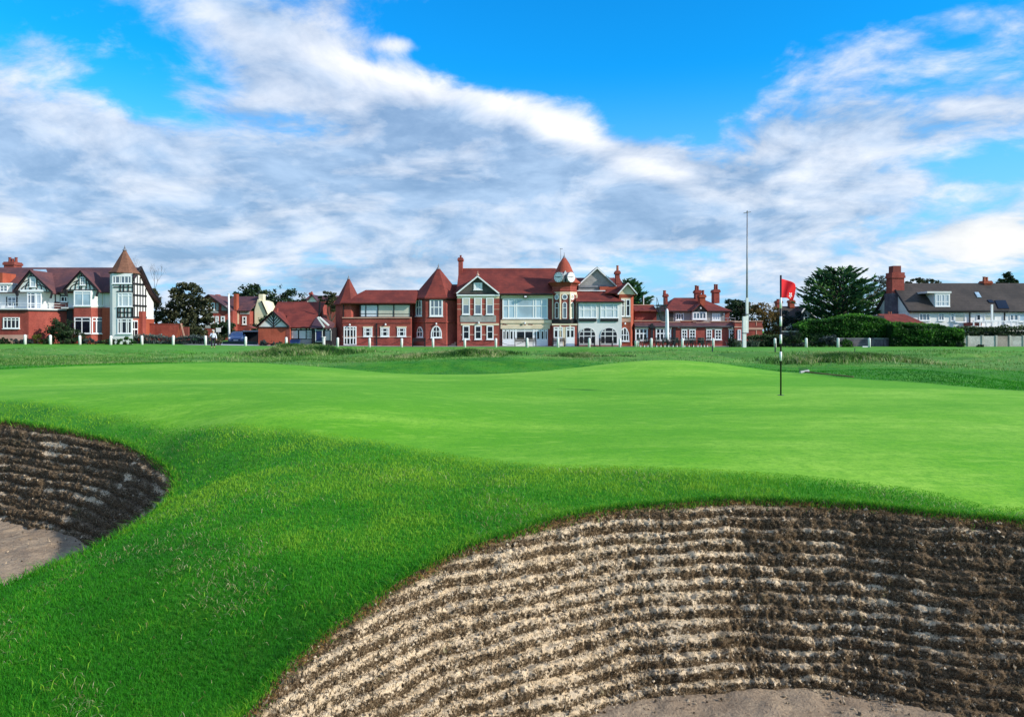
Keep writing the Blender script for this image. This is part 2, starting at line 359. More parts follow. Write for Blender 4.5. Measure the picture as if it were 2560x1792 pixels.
gnd = npmesh('ground', np.stack([gX, gY, gZ], 1), quads, 'turf', {'green': a_green, 'rough': roughm, 'lipd': np.clip(lipd_attr, 0, 1)}, True)
tag(gnd, kind='structure')

# ------------------------------------------------------------------ bunkers: stacked-turf faces and sand floors
def bunker_material():
    m, nt, b, pos = newmat('stacked_turf_and_sand')
    ph, sa, tp = attr(nt, 'phase'), attr(nt, 'sand'), attr(nt, 'top')
    n1 = noise(nt, pos, 9, 5, .65); n2 = noise(nt, pos, 55, 4, .7); n3 = noise(nt, pos, 160, 3, .7)
    soil = mixc(nt, n2.smooth(.36, .66), (.034, .023, .012), (.155, .10, .054))
    soil = mixc(nt, n3.smooth(.53, .68) * .9, soil, (.36, .27, .175))
    sand = mixc(nt, n1.smooth(.35, .65), (.62, .47, .30), (.76, .60, .41))
    sand = mixc(nt, n3.smooth(.42, .7) * .45, sand, (.22, .15, .10))
    mid = mixc(nt, n2.smooth(.35, .65), (.085, .056, .034), (.20, .14, .085))
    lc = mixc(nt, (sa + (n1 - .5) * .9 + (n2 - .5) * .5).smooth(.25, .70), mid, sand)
    ledge = (ph + (n1 - .5) * 1.7 + (n2 - .5) * 2.1 + (sa - .5) * .62 - .06).smooth(.22, .66)
    c = mixc(nt, ledge, soil, lc)
    moss = noise(nt, pos, 5, 3).smooth(.62, .72) * n2.smooth(.5, .6)
    c = mixc(nt, moss * .5, c, (.05, .10, .03))
    c = mixc(nt, (tp + (n1 - .5) * .8).smooth(.35, .8), c, mixc(nt, n2.smooth(.4, .6), (.040, .024, .012), (.21, .115, .035)))
    nt.links.new(c, b.inputs['Base Color']); b.inputs['Roughness'].default_value = .95; b.inputs['Specular IOR Level'].default_value = .1
    bump(nt, b, n2 * .7 + n3 * .5, .9, .012)
    return m
M['bunkerface'] = bunker_material()
def sand_material():
    m, nt, b, pos = newmat('bunker_sand')
    n1 = noise(nt, pos, 3, 5, .6); n2 = noise(nt, pos, 40, 4, .7); n3 = noise(nt, pos, 14, 4, .7)
    c = mixc(nt, n1.smooth(.35, .65), (.30, .22, .150), (.40, .30, .205))
    c = mixc(nt, n2.smooth(.48, .7) * .6, c, (.13, .09, .062))
    c = mixc(nt, n3.smooth(.58, .7) * .6, c, (.13, .09, .06))
    nt.links.new(c, b.inputs['Base Color']); b.inputs['Roughness'].default_value = .95; b.inputs['Specular IOR Level'].default_value = .1
    bump(nt, b, n2 + n3 * .8, .8, .02)
    return m
M['sand'] = sand_material()
def bunker(ring, zb, layer, name, nper, rows, seed, sand_shade, run=.66):
    ring = np.vstack([ring, ring[:1]]); s = np.concatenate([[0], np.cumsum(np.hypot(*np.diff(ring[:, :2], axis=0).T))])
    L = s[-1]; n = int(L * nper); t = np.linspace(0, L, n, endpoint=False)
    P = np.stack([np.interp(t, s, ring[:, k]) for k in range(3)], 1)
    cen = ring[:, :2].mean(0); T = np.roll(P[:, :2], -6, 0) - np.roll(P[:, :2], 6, 0)
    N = np.stack([-T[:, 1], T[:, 0]], 1); N /= np.linalg.norm(N, axis=1, keepdims=True)
    if ((cen - P[:, :2]) * N).sum() < 0: N = -N
    for _ in range(40): N = (np.roll(N, 3, 0) + N + np.roll(N, -3, 0)) / 3
    N /= np.linalg.norm(N, axis=1, keepdims=True)
    tt = np.linspace(0, 1, rows)[None, :]; zl = P[:, 2:3]
    Z = zl + (zb - .05 - zl) * tt; run_ = (zl - Z) * run
    S = np.repeat(t[:, None], rows, 1)
    wob = (fbm(S * .9, Z * 2, seed) - .5) * .9 + (fbm(S * 4, Z * 5, seed + 1) - .5) * .55
    u = (.68 - Z) / layer + wob; lay = np.floor(u); p = u - lay
    lo = np.array([.6, 1.0, .8, 1.15, .75, .95, 1.1, .85])[np.mod(lay.astype(int), 8)]
    prof = np.clip(p / .22, 0, 1) ** .7 * np.clip((1 - p) / .30, 0, 1) ** .8
    amp = .40 * layer * lo * (.55 + .9 * fbm(S * 3.1, lay * 7.7, seed + 4))
    clod = np.abs(fbm(S * 22, Z * 30, seed + 30, 3) - .5) * 2
    D = prof * amp + (fbm(S * 7, Z * 13, seed + 7) - .5) * .060 + (fbm(S * 26, Z * 34, seed + 8, 3) - .5) * .046 + (.25 - clod) * .026 * layer / .079
    slump = sstep(.60, .72, fbm(S * 2.2, Z * 2.4, seed + 11)); D = D * (1 - .55 * slump) + slump * .012
    D *= np.minimum(1, tt * 12)
    k = 1 / math.hypot(1, run)
    off = run_ + D * k; X = P[:, 0:1] + N[:, 0:1] * off; Y = P[:, 1:2] + N[:, 1:2] * off; Zo = Z + D * k * run
    sand = np.clip(sand_shade(X, Y, Z) + slump * .5 + (fbm(S * 1.3, Z * 3, seed + 13) - .5) * .9 + (fbm(S * 6, Z * 7, seed + 14) - .5) * .7, 0, 1)
    # upward-facing shelf of every sod holds sand
    shelf = np.where(p < .58, 1 - np.abs(p - .20) / .38, 0) * (.75 + .6 * fbm(S * 2.5, lay * 5.1, seed + 15)); shelf = np.clip(shelf, 0, 1)
    tb = np.clip(1 - (zl - Z) / .11, 0, 1)
    q = np.arange(n * rows).reshape(n, rows); q2 = np.roll(q, -1, 0)
    fs = np.stack([q[:, :-1], q[:, 1:], q2[:, 1:], q2[:, :-1]], -1).reshape(-1, 4)
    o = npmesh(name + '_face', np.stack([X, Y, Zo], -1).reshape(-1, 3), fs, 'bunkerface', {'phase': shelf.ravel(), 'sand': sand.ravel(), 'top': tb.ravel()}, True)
    tag(o, kind='structure')
    # floor
    x0, y0 = ring[:, 0].min(), ring[:, 1].min(); x1, y1 = ring[:, 0].max(), ring[:, 1].max(); st = .03
    ax, ay = np.arange(x0, x1, st), np.arange(y0, y1, st); A, B = np.meshgrid(ax, ay)
    zf = zb + (fbm(A * 1.2, B * 1.2, seed + 20) - .5) * .10 + (fbm(A * 7, B * 7, seed + 21) - .5) * .05 + (fbm(A * 22, B * 22, seed + 22, 2) - .5) * .016
    d, _, _, _ = sdist(A.ravel(), B.ravel(), ring[:-1]); qi = np.arange(A.size).reshape(A.shape)
    fs = np.stack([qi[:-1, :-1], qi[:-1, 1:], qi[1:, 1:], qi[1:, :-1]], -1).reshape(-1, 4); fs = fs[(d[fs] < -.12).all(1)]
    o = npmesh(name + '_floor', np.stack([A, B, zf], -1).reshape(-1, 3), fs, 'sand', None, True); tag(o, kind='structure')
    return P, N, X, Y, Zo
BR = bunker(RING_R, -.41, .073, 'bunker', 115, 150, 40, lambda X, Y, Z: 1.0 - .52 * sstep(.2, 1.9, X) - .22 * sstep(1.8, 3.4, X))  # less sand to the right: real cover, with part of the shade painted in
BL = bunker(RING_L, -.37, .100, 'bunker', 60, 130, 60, lambda X, Y, Z: .36 + 0 * X)

# ------------------------------------------------------------------ grass
def blade_material(name, dark, mid, light, trans=.35):
    m, nt, b, pos = newmat(name)
    c = attr(nt, 'tint'); r = nt.nodes.new('ShaderNodeValToRGB'); lk(nt, c, r.inputs[0])
    e = r.color_ramp.elements; e[0].color = (*dark, 1); e[1].color = (*light, 1); x = e.new(.5); x.color = (*mid, 1)
    nt.links.new(r.outputs[0], b.inputs['Base Color']); b.inputs['Roughness'].default_value = .6; b.inputs['Specular IOR Level'].default_value = .25
    tr = nt.nodes.new('ShaderNodeBsdfTranslucent'); nt.links.new(r.outputs[0], tr.inputs[0])
    mx = nt.nodes.new('ShaderNodeMixShader'); mx.inputs[0].default_value = trans
    nt.links.new(b.outputs[0], mx.inputs[1]); nt.links.new(tr.outputs[0], mx.inputs[2])
    nt.links.new(mx.outputs[0], nt.nodes['Material Output'].inputs[0])
    return m
M['blade'] = blade_material('turf_blades', (.015, .15, .005), (.042, .30, .009), (.25, .47, .028))
M['roughblade'] = blade_material('rough_grass_blades', (.018, .08, .012), (.10, .25, .035), (.50, .50, .24), .4)
M['deadblade'] = blade_material('straw_blades', (.16, .14, .04), (.36, .33, .13), (.62, .58, .34), .35)
M['straw'] = blade_material('dead_root_fibre', (.03, .02, .012), (.13, .085, .045), (.40, .31, .19), .15)
def blades(name, x, y, z, h, w, lean, tint, mat, seed, bend=.5):
    rg = np.random.default_rng(seed); n = len(x); az = rg.uniform(0, 2 * np.pi, n); fa = rg.uniform(0, 2 * np.pi, n)
    dx, dy = np.cos(fa) * w / 2, np.sin(fa) * w / 2; lx, ly = np.cos(az) * lean * h, np.sin(az) * lean * h
    v = np.zeros((n, 5, 3))
    v[:, 0] = np.stack([x - dx, y - dy, z - .004], 1); v[:, 1] = np.stack([x + dx, y + dy, z - .004], 1)
    mx, my, mz = x + lx * .3, y + ly * .3, z + h * .55
    v[:, 2] = np.stack([mx + dx * .75, my + dy * .75, mz], 1); v[:, 3] = np.stack([mx - dx * .75, my - dy * .75, mz], 1)
    v[:, 4] = np.stack([x + lx, y + ly, z + h * (1 - .25 * lean)], 1)
    b = (np.arange(n) * 5)[:, None]; tri = np.concatenate([b + np.array([[0, 1, 2]]), b + np.array([[0, 2, 3]]), b + np.array([[3, 2, 4]])], 1).reshape(-1, 3)
    return tag(npmesh(name, v.reshape(-1, 3), tri, mat, {'tint': np.repeat(np.clip(tint, 0, 1), 5)}), kind='stuff')
def lipfix(x, y, z):
    """height of the turf surface including the lip fit, and distance to the bunkers (negative inside)"""
    dd = np.full(x.shape, 9.0)
    for ring in (RING_R, RING_L):
        d, nx, ny, nz = sdist(x, y, ring); z = z + np.exp(-(np.maximum(d, 0) / .25) ** 2) * (d > 0) * (nz - tps(nx, ny)); dd = np.where(np.abs(d) < np.abs(dd), d, dd)
    return z, dd
def scatter_near(n, y0, y1, seed):
    rg = np.random.default_rng(seed); u = rg.random(n); Y = 1 / (1 / y0 + (1 / y1 - 1 / y0) * u)      # denser close to the fringe in front
    X = (rg.random(n) * 2 - 1) * (.74 * Y + .25)
    return X, Y, rg
X, Y, rg = scatter_near(520000, 2.9, 12, 5)

gdn, _, _, _ = sdist(X, Y, GREEN); Z, dl = lipfix(X, Y, terrain(X, Y)); keep = (dl > .0) & (gdn > -.05); X, Y, Z, dl, gdn = X[keep], Y[keep], Z[keep], dl[keep], gdn[keep]
big = fbm(X * .55 + .25 * Y, Y * .8, 71); pat = fbm(X * 3.5, Y * 3.5, 72)
H = (.013 + .018 * rg.random(len(X))) * (.75 + .7 * pat) * np.clip(.35 + gdn / .35, .35, 1) * (1 + .9 * np.exp(-(dl / .06) ** 2))
tint = .22 + .50 * np.exp(-np.maximum(gdn, 0) / .7) + 1.25 * (big - .46) + .75 * (pat - .47) + .45 * rg.random(len(X)) ** 2 + .25 * np.exp(-(dl / .05) ** 2) * (rg.random(len(X)) > .5)
blades('short_grass', X, Y, Z, H, np.full(len(X), .0030) * np.clip(Y / 4, .8, 2.2), rg.uniform(.2, 1.1, len(X)), tint, 'blade', 6)
# longer pale tufts and clover-like wisps
X, Y, rg = scatter_near(5200, 3.0, 7.5, 15); cl = fbm(X * 2.2, Y * 2.2, 81); Z, dl = lipfix(X, Y, terrain(X, Y)); gdn, _, _, _ = sdist(X, Y, GREEN)
keep = (dl > .02) & (gdn > .25) & (cl > .60); X, Y, Z = X[keep], Y[keep], Z[keep]
blades('grass_wisps', X, Y, Z, rg.uniform(.03, .065, len(X)), np.full(len(X), .0045), rg.uniform(.5, 1.3, len(X)), rg.uniform(.7, 1.0, len(X)), 'blade', 16)
# dead straw and pale clippings lying in the turf
X, Y, rg = scatter_near(60000, 3.0, 9, 17); cl = fbm(X * 1.1, Y * 1.1, 83); Z, dl = lipfix(X, Y, terrain(X, Y)); gdn, _, _, _ = sdist(X, Y, GREEN)
keep = (dl > .02) & (gdn > .1) & (rg.random(len(X)) < .03 + .6 * sstep(.56, .68, cl)); X, Y, Z = X[keep], Y[keep], Z[keep]
blades('dead_grass', X, Y, Z + .006, rg.uniform(.012, .04, len(X)), np.full(len(X), .0032), rg.uniform(1.0, 2.2, len(X)), rg.random(len(X)), 'deadblade', 18)
# the mown green close to its front edge
X, Y, rg = scatter_near(260000, 5.2, 13, 25); gdn, _, _, _ = sdist(X, Y, GREEN); keep = gdn < .05; X, Y, gdn = X[keep], Y[keep], gdn[keep]; Z = terrain(X, Y)
# fibres on the bunker faces
def fibres(B, n, seed, name, h0, h1, ymin, shift=.0):
    P, N, Xs, Ys, Zs = B; rg = np.random.default_rng(seed); i = rg.integers(0, Xs.shape[0], n); j = (rg.random(n) ** 1.15 * (Xs.shape[1] - 6)).astype(int)
    x, y, z = Xs[i, j], Ys[i, j], Zs[i, j]; k = (y > ymin); x, y, z, j = x[k], y[k], z[k], j[k]
    h = rg.uniform(h0, h1, len(x)); return blades(name, x, y, z - .003, h, h * .16, rg.uniform(.5, 1.8, len(x)), rg.random(len(x)) ** 1.6, 'straw', seed)
fibres(BR, 170000, 91, 'dry_roots', .008, .034, 2.6)
fibres(BL, 45000, 92, 'dry_roots', .015, .045, 5.0)
def lip_fringe(B, n, seed, ymin, name, hs):
    P, N = B[0], B[1]; rg = np.random.default_rng(seed); i = rg.integers(0, len(P), n); r = rg.normal(.0, .02, n)
    x, y, z = P[i, 0] + N[i, 0] * r, P[i, 1] + N[i, 1] * r, P[i, 2] - np.maximum(r, 0) * 1.3 - .004; k = y > ymin
    return blades(name, x[k], y[k], z[k], rg.uniform(.018, .07, n)[k] * hs, np.full(k.sum(), .0035) * hs, rg.uniform(.3, 1.5, n)[k], (rg.random(n) ** 1.3)[k], 'blade', seed)
def crumbs(B, n, seed, name, zb, floor_n):
    P, N, Xs, Ys, Zs = B; rg = np.random.default_rng(seed); i = rg.integers(0, Xs.shape[0], n); j = rg.integers(4, Xs.shape[1] - 4, n); k = Ys[i, j] > 2.6; i, j = i[k], j[k]
    c = np.stack([Xs[i, j], Ys[i, j], Zs[i, j]], 1); m = floor_n; q = rg.integers(0, len(P), m); t = rg.random(m) ** 1.8 * .9 + (P[q, 2] - zb) * .62
    f = np.stack([P[q, 0] + N[q, 0] * t, P[q, 1] + N[q, 1] * t, np.full(m, zb + .012)], 1); c = np.concatenate([c, f[f[:, 1] > 2.6]]); n = len(c)
    r = .0028 + .011 * rg.random(n) ** 3.5; o = np.array([[1, 0, 0], [-1, 0, 0], [0, 1, 0], [0, -1, 0], [0, 0, 1], [0, 0, -1]]) * 1.0
    v = c[:, None, :] + (o[None] + rg.normal(0, .28, (n, 6, 3))) * r[:, None, None]; tri = np.array([[0, 2, 4], [2, 1, 4], [1, 3, 4], [3, 0, 4], [2, 0, 5], [1, 2, 5], [3, 1, 5], [0, 3, 5]])
    return tag(npmesh(name, v.reshape(-1, 3), ((np.arange(n) * 6)[:, None, None] + tri[None]).reshape(-1, 3), 'crumb', {'tint': np.repeat(rg.random(n) ** 1.3, 6)}), kind='stuff')
M['crumb'] = blade_material('sand_and_turf_crumbs', (.05, .035, .02), (.22, .165, .105), (.58, .46, .32), .02)
crumbs(BR, 30000, 97, 'turf_crumbs', -.41, 5200); crumbs(BL, 5000, 98, 'turf_crumbs', -.37, 1500)
lip_fringe(BR, 26000, 95, 2.8, 'lip_grass', 1.0)
lip_fringe(BL, 9000, 96, 4.4, 'lip_grass', 1.5)
# semi rough banks round the back of the green
rg = np.random.default_rng(29); n = 190000; Y = 1 / (1 / 11.5 + (1 / 33 - 1 / 11.5) * rg.random(n)); X = (rg.random(n) * 2 - 1) * .74 * Y; gdn, _, _, _ = sdist(X, Y, GREEN)
RS = 25.5 + 6.0 * np.exp(-((X + 1.0) / 6.5) ** 2) + 4.0 * np.exp(-((X - 11) / 6.0) ** 2); keep = (gdn > .15) & (Y < RS + 2); X, Y, gdn = X[keep], Y[keep], gdn[keep]; Z = terrain(X, Y); pat = fbm(X / 1.4, Y / .9, 46)
blades('bank_grass', X, Y, Z, rg.uniform(.02, .05, len(X)) * np.clip(.4 + gdn, .4, 1), np.full(len(X), .014), rg.uniform(.3, 1.1, len(X)), 1.1 * pat - .36 + .35 * rg.random(len(X)) ** 2, 'blade', 31)
# rough between the green and the clubhouse
rg = np.random.default_rng(33); n = 150000; Y = 1 / (1 / 26 + (1 / 66 - 1 / 26) * rg.random(n)); X = (rg.random(n) * 2 - 1) * .76 * Y
Z = terrain(X, Y); RS = 25.5 + 6.0 * np.exp(-((X + 1.0) / 6.5) ** 2) + 4.0 * np.exp(-((X - 11) / 6.0) ** 2); dens = sstep(RS, RS + 2.5, Y) * (1 - sstep(60, 66, Y)) * (.10 + .75 * sstep(.47, .66, fbm(X / 5, Y / 2.5, 41)))
keep = rg.random(n) < dens; X, Y, Z = X[keep], Y[keep], Z[keep]; pat = fbm(X / 3, Y / 1.6, 43)
blades('rough_grass', X, Y, Z, rg.uniform(.05, .14, len(X)) * (.5 + pat), np.full(len(X), .026), rg.uniform(.3, 1.1, len(X)), pat * .8 - .02 + .35 * rg.random(len(X)) ** 3, 'roughblade', 34)
tx, ty, th = [], [], []
for px, Yh, sx, sy, h in HILLS[:12]:
    n = int(3600 * sx * sy * (1 if h > .13 else .55)); tx.append((px - CX) * Yh / F + rg.normal(0, sx * .62, n)); ty.append(Yh + rg.normal(0, sy * .6, n)); th.append(np.full(n, .45 + 1.1 * h))
X, Y, th = map(np.concatenate, (tx, ty, th)); Z = terrain(X, Y); clump = fbm(X * 1.3, Y * 1.3, 51); keep = clump > .36; X, Y, Z, th, clump = X[keep], Y[keep], Z[keep], th[keep], clump[keep]
blades('tussock_grass', X, Y, Z, rg.uniform(.16, .46, len(X)) * th * (.5 + clump), np.full(len(X), .034), rg.uniform(.3, 1.0, len(X)), 1.8 * fbm(X * .8, Y * .8, 52) + .75 * rg.random(len(X)) ** 2 - .72, 'roughblade', 53)
# ------------------------------------------------------------------ building helpers
class Fr:
    """a vertical plane at distance Y: turns measured facade positions into metres"""
    def __init__(s, x0, Y): s.x0, s.Y, s.k = x0, Y, Y / F
    def X(s, a): return (s.x0 + a / 4.7833 - CX) * s.k
    def Z(s, b): return ZC - (580 + b / 4.7833 - HZ) * s.k
def rect(par, fr, a0, a1, b0, b1, y0, y1, name, mat, label=None):
    return MB().box(fr.X(a0), fr.X(a1), y0, y1, fr.Z(b1), fr.Z(b0)).build(name, mat, par, label=label)
def win(par, fr, a0, a1, b0, b1, cols=(), rows=(), gm='g_dark', fm='white', ft=.10, bw=.06, y=None, ang=0.0, arch=0.0, name='window', sill=True, low=0.0, proud=.07):
    """window: frame mesh (part) with one pane mesh (sub-part); arch = rise of a round head in metres, low = height of a solid panel at the bottom"""
    y = fr.Y if y is None else y
    w = abs(fr.X(a1) - fr.X(a0)) / math.cos(R(ang)); zt, zb = fr.Z(b0), fr.Z(b1); xc = (fr.X(a0) + fr.X(a1)) / 2; h = zt - zb
    T = Matrix.Translation((xc, y, 0)) @ Matrix.Rotation(R(ang), 4, 'Z')
    m = MB(); p = proud
    def head(r0, n=12):
        return [((w / 2 - r0) * math.cos(t), zt - arch + (arch - r0) * math.sin(t)) for t in np.linspace(0, math.pi, n)]
    if arch:
        o, i = head(0), head(ft)
        for k in range(len(o) - 1): m.prism([o[k], o[k + 1], i[k + 1], i[k]], -p, .02, T)
        m.box(-w / 2, -w / 2 + ft, -p, .02, zb, zt - arch, T); m.box(w / 2 - ft, w / 2, -p, .02, zb, zt - arch, T)
        poly = [(-w / 2 + .01, zb)] + [(w / 2 - .01, zb)] + head(.01)
    else:
        m.box(-w / 2, w / 2, -p, .02, zt - ft, zt, T); m.box(-w / 2, -w / 2 + ft, -p, .02, zb, zt - ft, T); m.box(w / 2 - ft, w / 2, -p, .02, zb, zt - ft, T)
        poly = [(-w / 2 + .01, zb), (w / 2 - .01, zb), (w / 2 - .01, zt - .01), (-w / 2 + .01, zt - .01)]
    m.box(-w / 2 + ft, w / 2 - ft, -p, .02, zb, zb + ft + low, T)
    for c in cols:
        x = -w / 2 + w * c; top = zt - ft
        if arch: top = zt - arch + arch * math.sqrt(max(0, 1 - (2 * c - 1) ** 2)) - ft * .6
        m.box(x - bw / 2, x + bw / 2, -p + .012, .018, zb + ft + low, top, T)
    for r in rows:
        z = zt - h * r; m.box(-w / 2 + ft, w / 2 - ft, -p + .016, .016, z - bw / 2, z + bw / 2, T)
    if sill: m.box(-w / 2 - .06, w / 2 + .06, -p - .07, .02, zb - .07, zb - .002, T)
    f = m.build(name, fm, par)
    MB().prism(poly, -.022, .015, T).build('pane', gm, f)
    return f
def chimney(par, fr, a0, a1, b0, b1, y, d, pots, mat='brick', potmat='rust', pr=.13, cap=True):
    m = MB(); x0, x1, z0, z1 = fr.X(a0), fr.X(a1), fr.Z(b1), fr.Z(b0)
    if cap:
        m.box(x0 + .1, x1 - .1, y + .1, y + d - .1, z0, z1 - .38); m.box(x0, x1, y, y + d, z1 - .38, z1 - .12); m.box(x0 + .07, x1 - .07, y + .07, y + d - .07, z1 - .12, z1)
    else: m.box(x0, x1, y, y + d, z0, z1)
    c = m.build('chimney', mat, par)
    for a, b in pots:
        MB().lathe((fr.X(a), y + d / 2), [(pr * 1.1, z1 - .02), (pr, z1 + .1), (pr * .85, fr.Z(b) - .1), (pr * 1.05, fr.Z(b) - .06), (pr * 1.05, fr.Z(b))], 10).build('chimney_pot', potmat, c)
    return c
def gable_roof(par, x0, x1, xa, ze0, ze1, za, y0, y1, mat, t=.14, name='roof'):
    """ridge runs front to back above xa"""
    m = MB(); m.slab([(x0, y0, ze0), (xa, y0, za), (xa, y1, za), (x0, y1, ze0)], t); m.slab([(xa, y0, za), (x1, y0, ze1), (x1, y1, ze1), (xa, y1, za)], t)
    return m.build(name, mat, par)
def bars(par, fr, segs, y, w, name, mat, d=.05):
    """timber strips on a facade: (a0,b0,a1,b1) in facade positions"""
    m = MB()
    for i, (a0, b0, a1, b1) in enumerate(segs):
        p, q = Vector((fr.X(a0), 0, fr.Z(b0))), Vector((fr.X(a1), 0, fr.Z(b1))); e = (q - p).normalized(); n = Vector((-e.z, 0, e.x)) * w / 2
        m.prism([(p - n).xz, (q - n).xz, (q + n).xz, (p + n).xz], y - d - .002 * (i % 5), y + .01)
    return m.build(name, mat, par)
def finial(par, x, y, z0, z1, r=.12, mat='lead'):
    return MB().lathe((x, y), [(r * 1.6, z0), (r * .9, z0 + (z1 - z0) * .3), (r * .35, z0 + (z1 - z0) * .4), (r * .55, z0 + (z1 - z0) * .55), (r * .25, z0 + (z1 - z0) * .7), (r * .1, z1)], 10).build('finial', mat, par)
def lamp(par, x, y, z):
    l = MB().lathe((x, y - .16), [(.03, z - .1), (.09, z - .06), (.10, z + .08), (.04, z + .14)], 8).build('wall_lamp', 'white', par)
    MB().box(x - .02, x + .02, y - .16, y + .02, z + .13, z + .16).build('bracket', 'black', l)

def roundwin(par, x, y, z, rad, ang, gm):
    T = Matrix.Translation((x, y, z)) @ Matrix.Rotation(R(ang), 4, 'Z'); n = 24; m = MB(); c = [(math.cos(2 * math.pi * i / n), math.sin(2 * math.pi * i / n)) for i in range(n + 1)]
    for i in range(n): m.prism([(c[i][0] * rad, c[i][1] * rad), (c[i + 1][0] * rad, c[i + 1][1] * rad), (c[i + 1][0] * rad * .70, c[i + 1][1] * rad * .70), (c[i][0] * rad * .70, c[i][1] * rad * .70)], -.08, .02, T)
    f = m.build('round_window', 'white', par); MB().prism([(a * rad * .8, b * rad * .8) for a, b in c[:-1]], -.03, .015, T).build('pane', gm, f)
# ------------------------------------------------------------------ clubhouse
def clubhouse():
    C, D, E_ = Fr(780, 85), Fr(1080, 85), Fr(1360, 85); O8 = 1 / math.cos(R(22.5)); PH = R(22.5); gz = -.5
    r = thing('clubhouse', (C.X(1900), 86, 0), 'long red brick golf clubhouse with red tiled roofs and a clock tower', 'clubhouse')
    # west turret
    cx, a = C.X(397), 1.40
    MB().lathe((cx, 86.8), [(a * O8, gz), (a * O8, C.Z(858))], 8, PH).build('turret_wall', 'brick', r)
    MB().lathe((cx, 86.8), [(1.64 * O8, C.Z(866)), (1.64 * O8, C.Z(858)), (1.22 * O8, C.Z(790)), (.10, C.Z(545))], 8, PH).build('turret_roof', 'roof_red', r)
    finial(r, cx, 86.8, C.Z(552), C.Z(495), .13)
    win(r, C, 280, 305, 1005, 1085, y=86.05, ang=-45, ft=.09)
    # west wing
    rect(r, C, 360, 1180, 1030, 1410, 85.2, 91, 'wing_wall', 'brick')
    rect(r, C, 360, 1180, 845, 1030, 86.6, 91, 'upper_wall', 'brick_dark')
    rect(r, C, 357, 1182, 1018, 1030, 85.08, 85.6, 'coping', 'pinkstone'); rect(r, C, 357, 1182, 1078, 1090, 85.14, 85.25, 'string_course', 'brick_dark'); rect(r, C, 360, 1182, 1247, 1257, 85.15, 85.25, 'string_course', 'pinkstone')
    rect(r, C, 375, 470, 870, 1018, 86.5, 86.58, 'recess_shade_panel', 'brick_dark'); rect(r, C, 470, 560, 862, 1018, 86.48, 86.58, 'recess_shade_panel', 'timber')  # dark panels put the verandah's inner shade into the colour
    win(r, C, 568, 780, 868, 1018, (.30, .33), (.72,), 'g_white', 'timber', .07, .05, y=85.5, sill=False); win(r, C, 780, 970, 868, 1018, (), (.72,), 'g_cream', 'timber', .05, .05, y=85.5, sill=False); win(r, C, 972, 1166, 868, 1018, (), (.75,), 'g_cream', 'timber', .05, .05, y=85.5, sill=False)  # pale pane colours stand in for reflections on the glazed screen
    rect(r, C, 366, 1180, 845, 868, 85.3, 85.44, 'fascia', 'black')
    for p in (366, 563): rect(r, C, p, p + 8, 868, 1018, 85.3, 85.42, 'post', 'timber')
    e, rd = C.Z(848), C.Z(680)
    m = MB(); x0, x1, xr = C.X(338), C.X(1240), C.X(592)
    m.slab([(x0, 84.85, e), (x1, 84.85, e), (x1, 87.4, rd), (xr, 87.4, rd)], .14); m.slab([(x0, 84.85, e), (xr, 87.4, rd), (xr, 88.4, rd), (x0, 91, e)], .14); m.slab([(x0, 91, e), (xr, 88.4, rd), (x1, 88.4, rd), (x1, 91, e)], .14); m.slab([(xr, 87.39, rd), (x1, 87.39, rd), (x1, 88.41, rd), (xr, 88.41, rd)], .1)
    m.build('wing_roof', 'roof_red', r)
    win(r, C, 375, 528, 1128, 1352, (.25, .5, .75), (.16, .62), 'g_dark', 'white', .13, .11, y=85.2, name='door', sill=False)
    for x in (612, 816, 1017):
        win(r, C, x, x + 106, 1143, 1250, (.25, .75), (.45,), 'g_dark', 'white', .13, .10, y=85.2); rect(r, C, x - 6, x + 112, 1128, 1145, 85.13, 85.25, 'lintel', 'stone')
    rect(r, C, 766, 778, 1095, 1370, 85.08, 85.2, 'downpipe', 'black')
    lamp(r, C.X(878), 85.2, C.Z(1108)); lamp(r, C.X(450), 85.2, C.Z(1112))
    # big pavilion
    cx, cy, a = C.X(1480), 88.1, 2.88
    MB().lathe((cx, cy), [(a * O8, gz), (a * O8, C.Z(1082)), ((a + .1) * O8, C.Z(1080)), ((a + .1) * O8, C.Z(1070)), (a * O8, C.Z(1068)), (a * O8, C.Z(800))], 8, PH).build('pavilion_wall', 'brick', r)
    MB().lathe((cx, cy), [(3.08 * O8, C.Z(800)), (3.08 * O8, C.Z(782)), (2.7 * O8, C.Z(745)), (.16, C.Z(410))], 8, PH).build('pavilion_roof', 'roof_red', r)
    MB().lathe((cx, cy), [(3.0 * O8, C.Z(812)), (3.1 * O8, C.Z(801))], 8, PH).build('gutter', 'black', r)
    finial(r, cx, cy, C.Z(418), C.Z(350), .17)
    fy = cy - a; s45 = a * .7071
    win(r, C, 1405, 1563, 803, 1008, (.33, .67), (.47,), 'g_grey', 'white', .16, .10, y=fy)
    win(r, C, 1224, 1306, 803, 1005, (.5,), (.47,), 'g_grey', 'white', .15, .12, y=cy - s45 - (C.X(1265) - (cx - s45)) * 1.0, ang=-45)
    win(r, C, 1420, 1550, 1120, 1265, (.22, .5, .78), (.48,), 'g_dark', 'white', .13, .07, y=fy, arch=.95)
    win(r, C, 1240, 1322, 1128, 1260, (.5,), (.5,), 'g_dark', 'white', .13, .10, y=cy - s45 - (C.X(1281) - (cx - s45)) * 1.0, ang=-45, arch=.8)
    lamp(r, C.X(1485), fy, C.Z(1100))
    # link
    rect(r, C, 1585, 1730, 735, 1410, 86.6, 90, 'link_wall', 'brick_dark')
    MB().slab([(C.X(1570), 86.2, C.Z(735)), (C.X(1880), 86.2, C.Z(735)), (C.X(1880), 88.4, C.Z(605)), (C.X(1570), 88.4, C.Z(605))], .14).build('link_roof', 'roof_red', r)
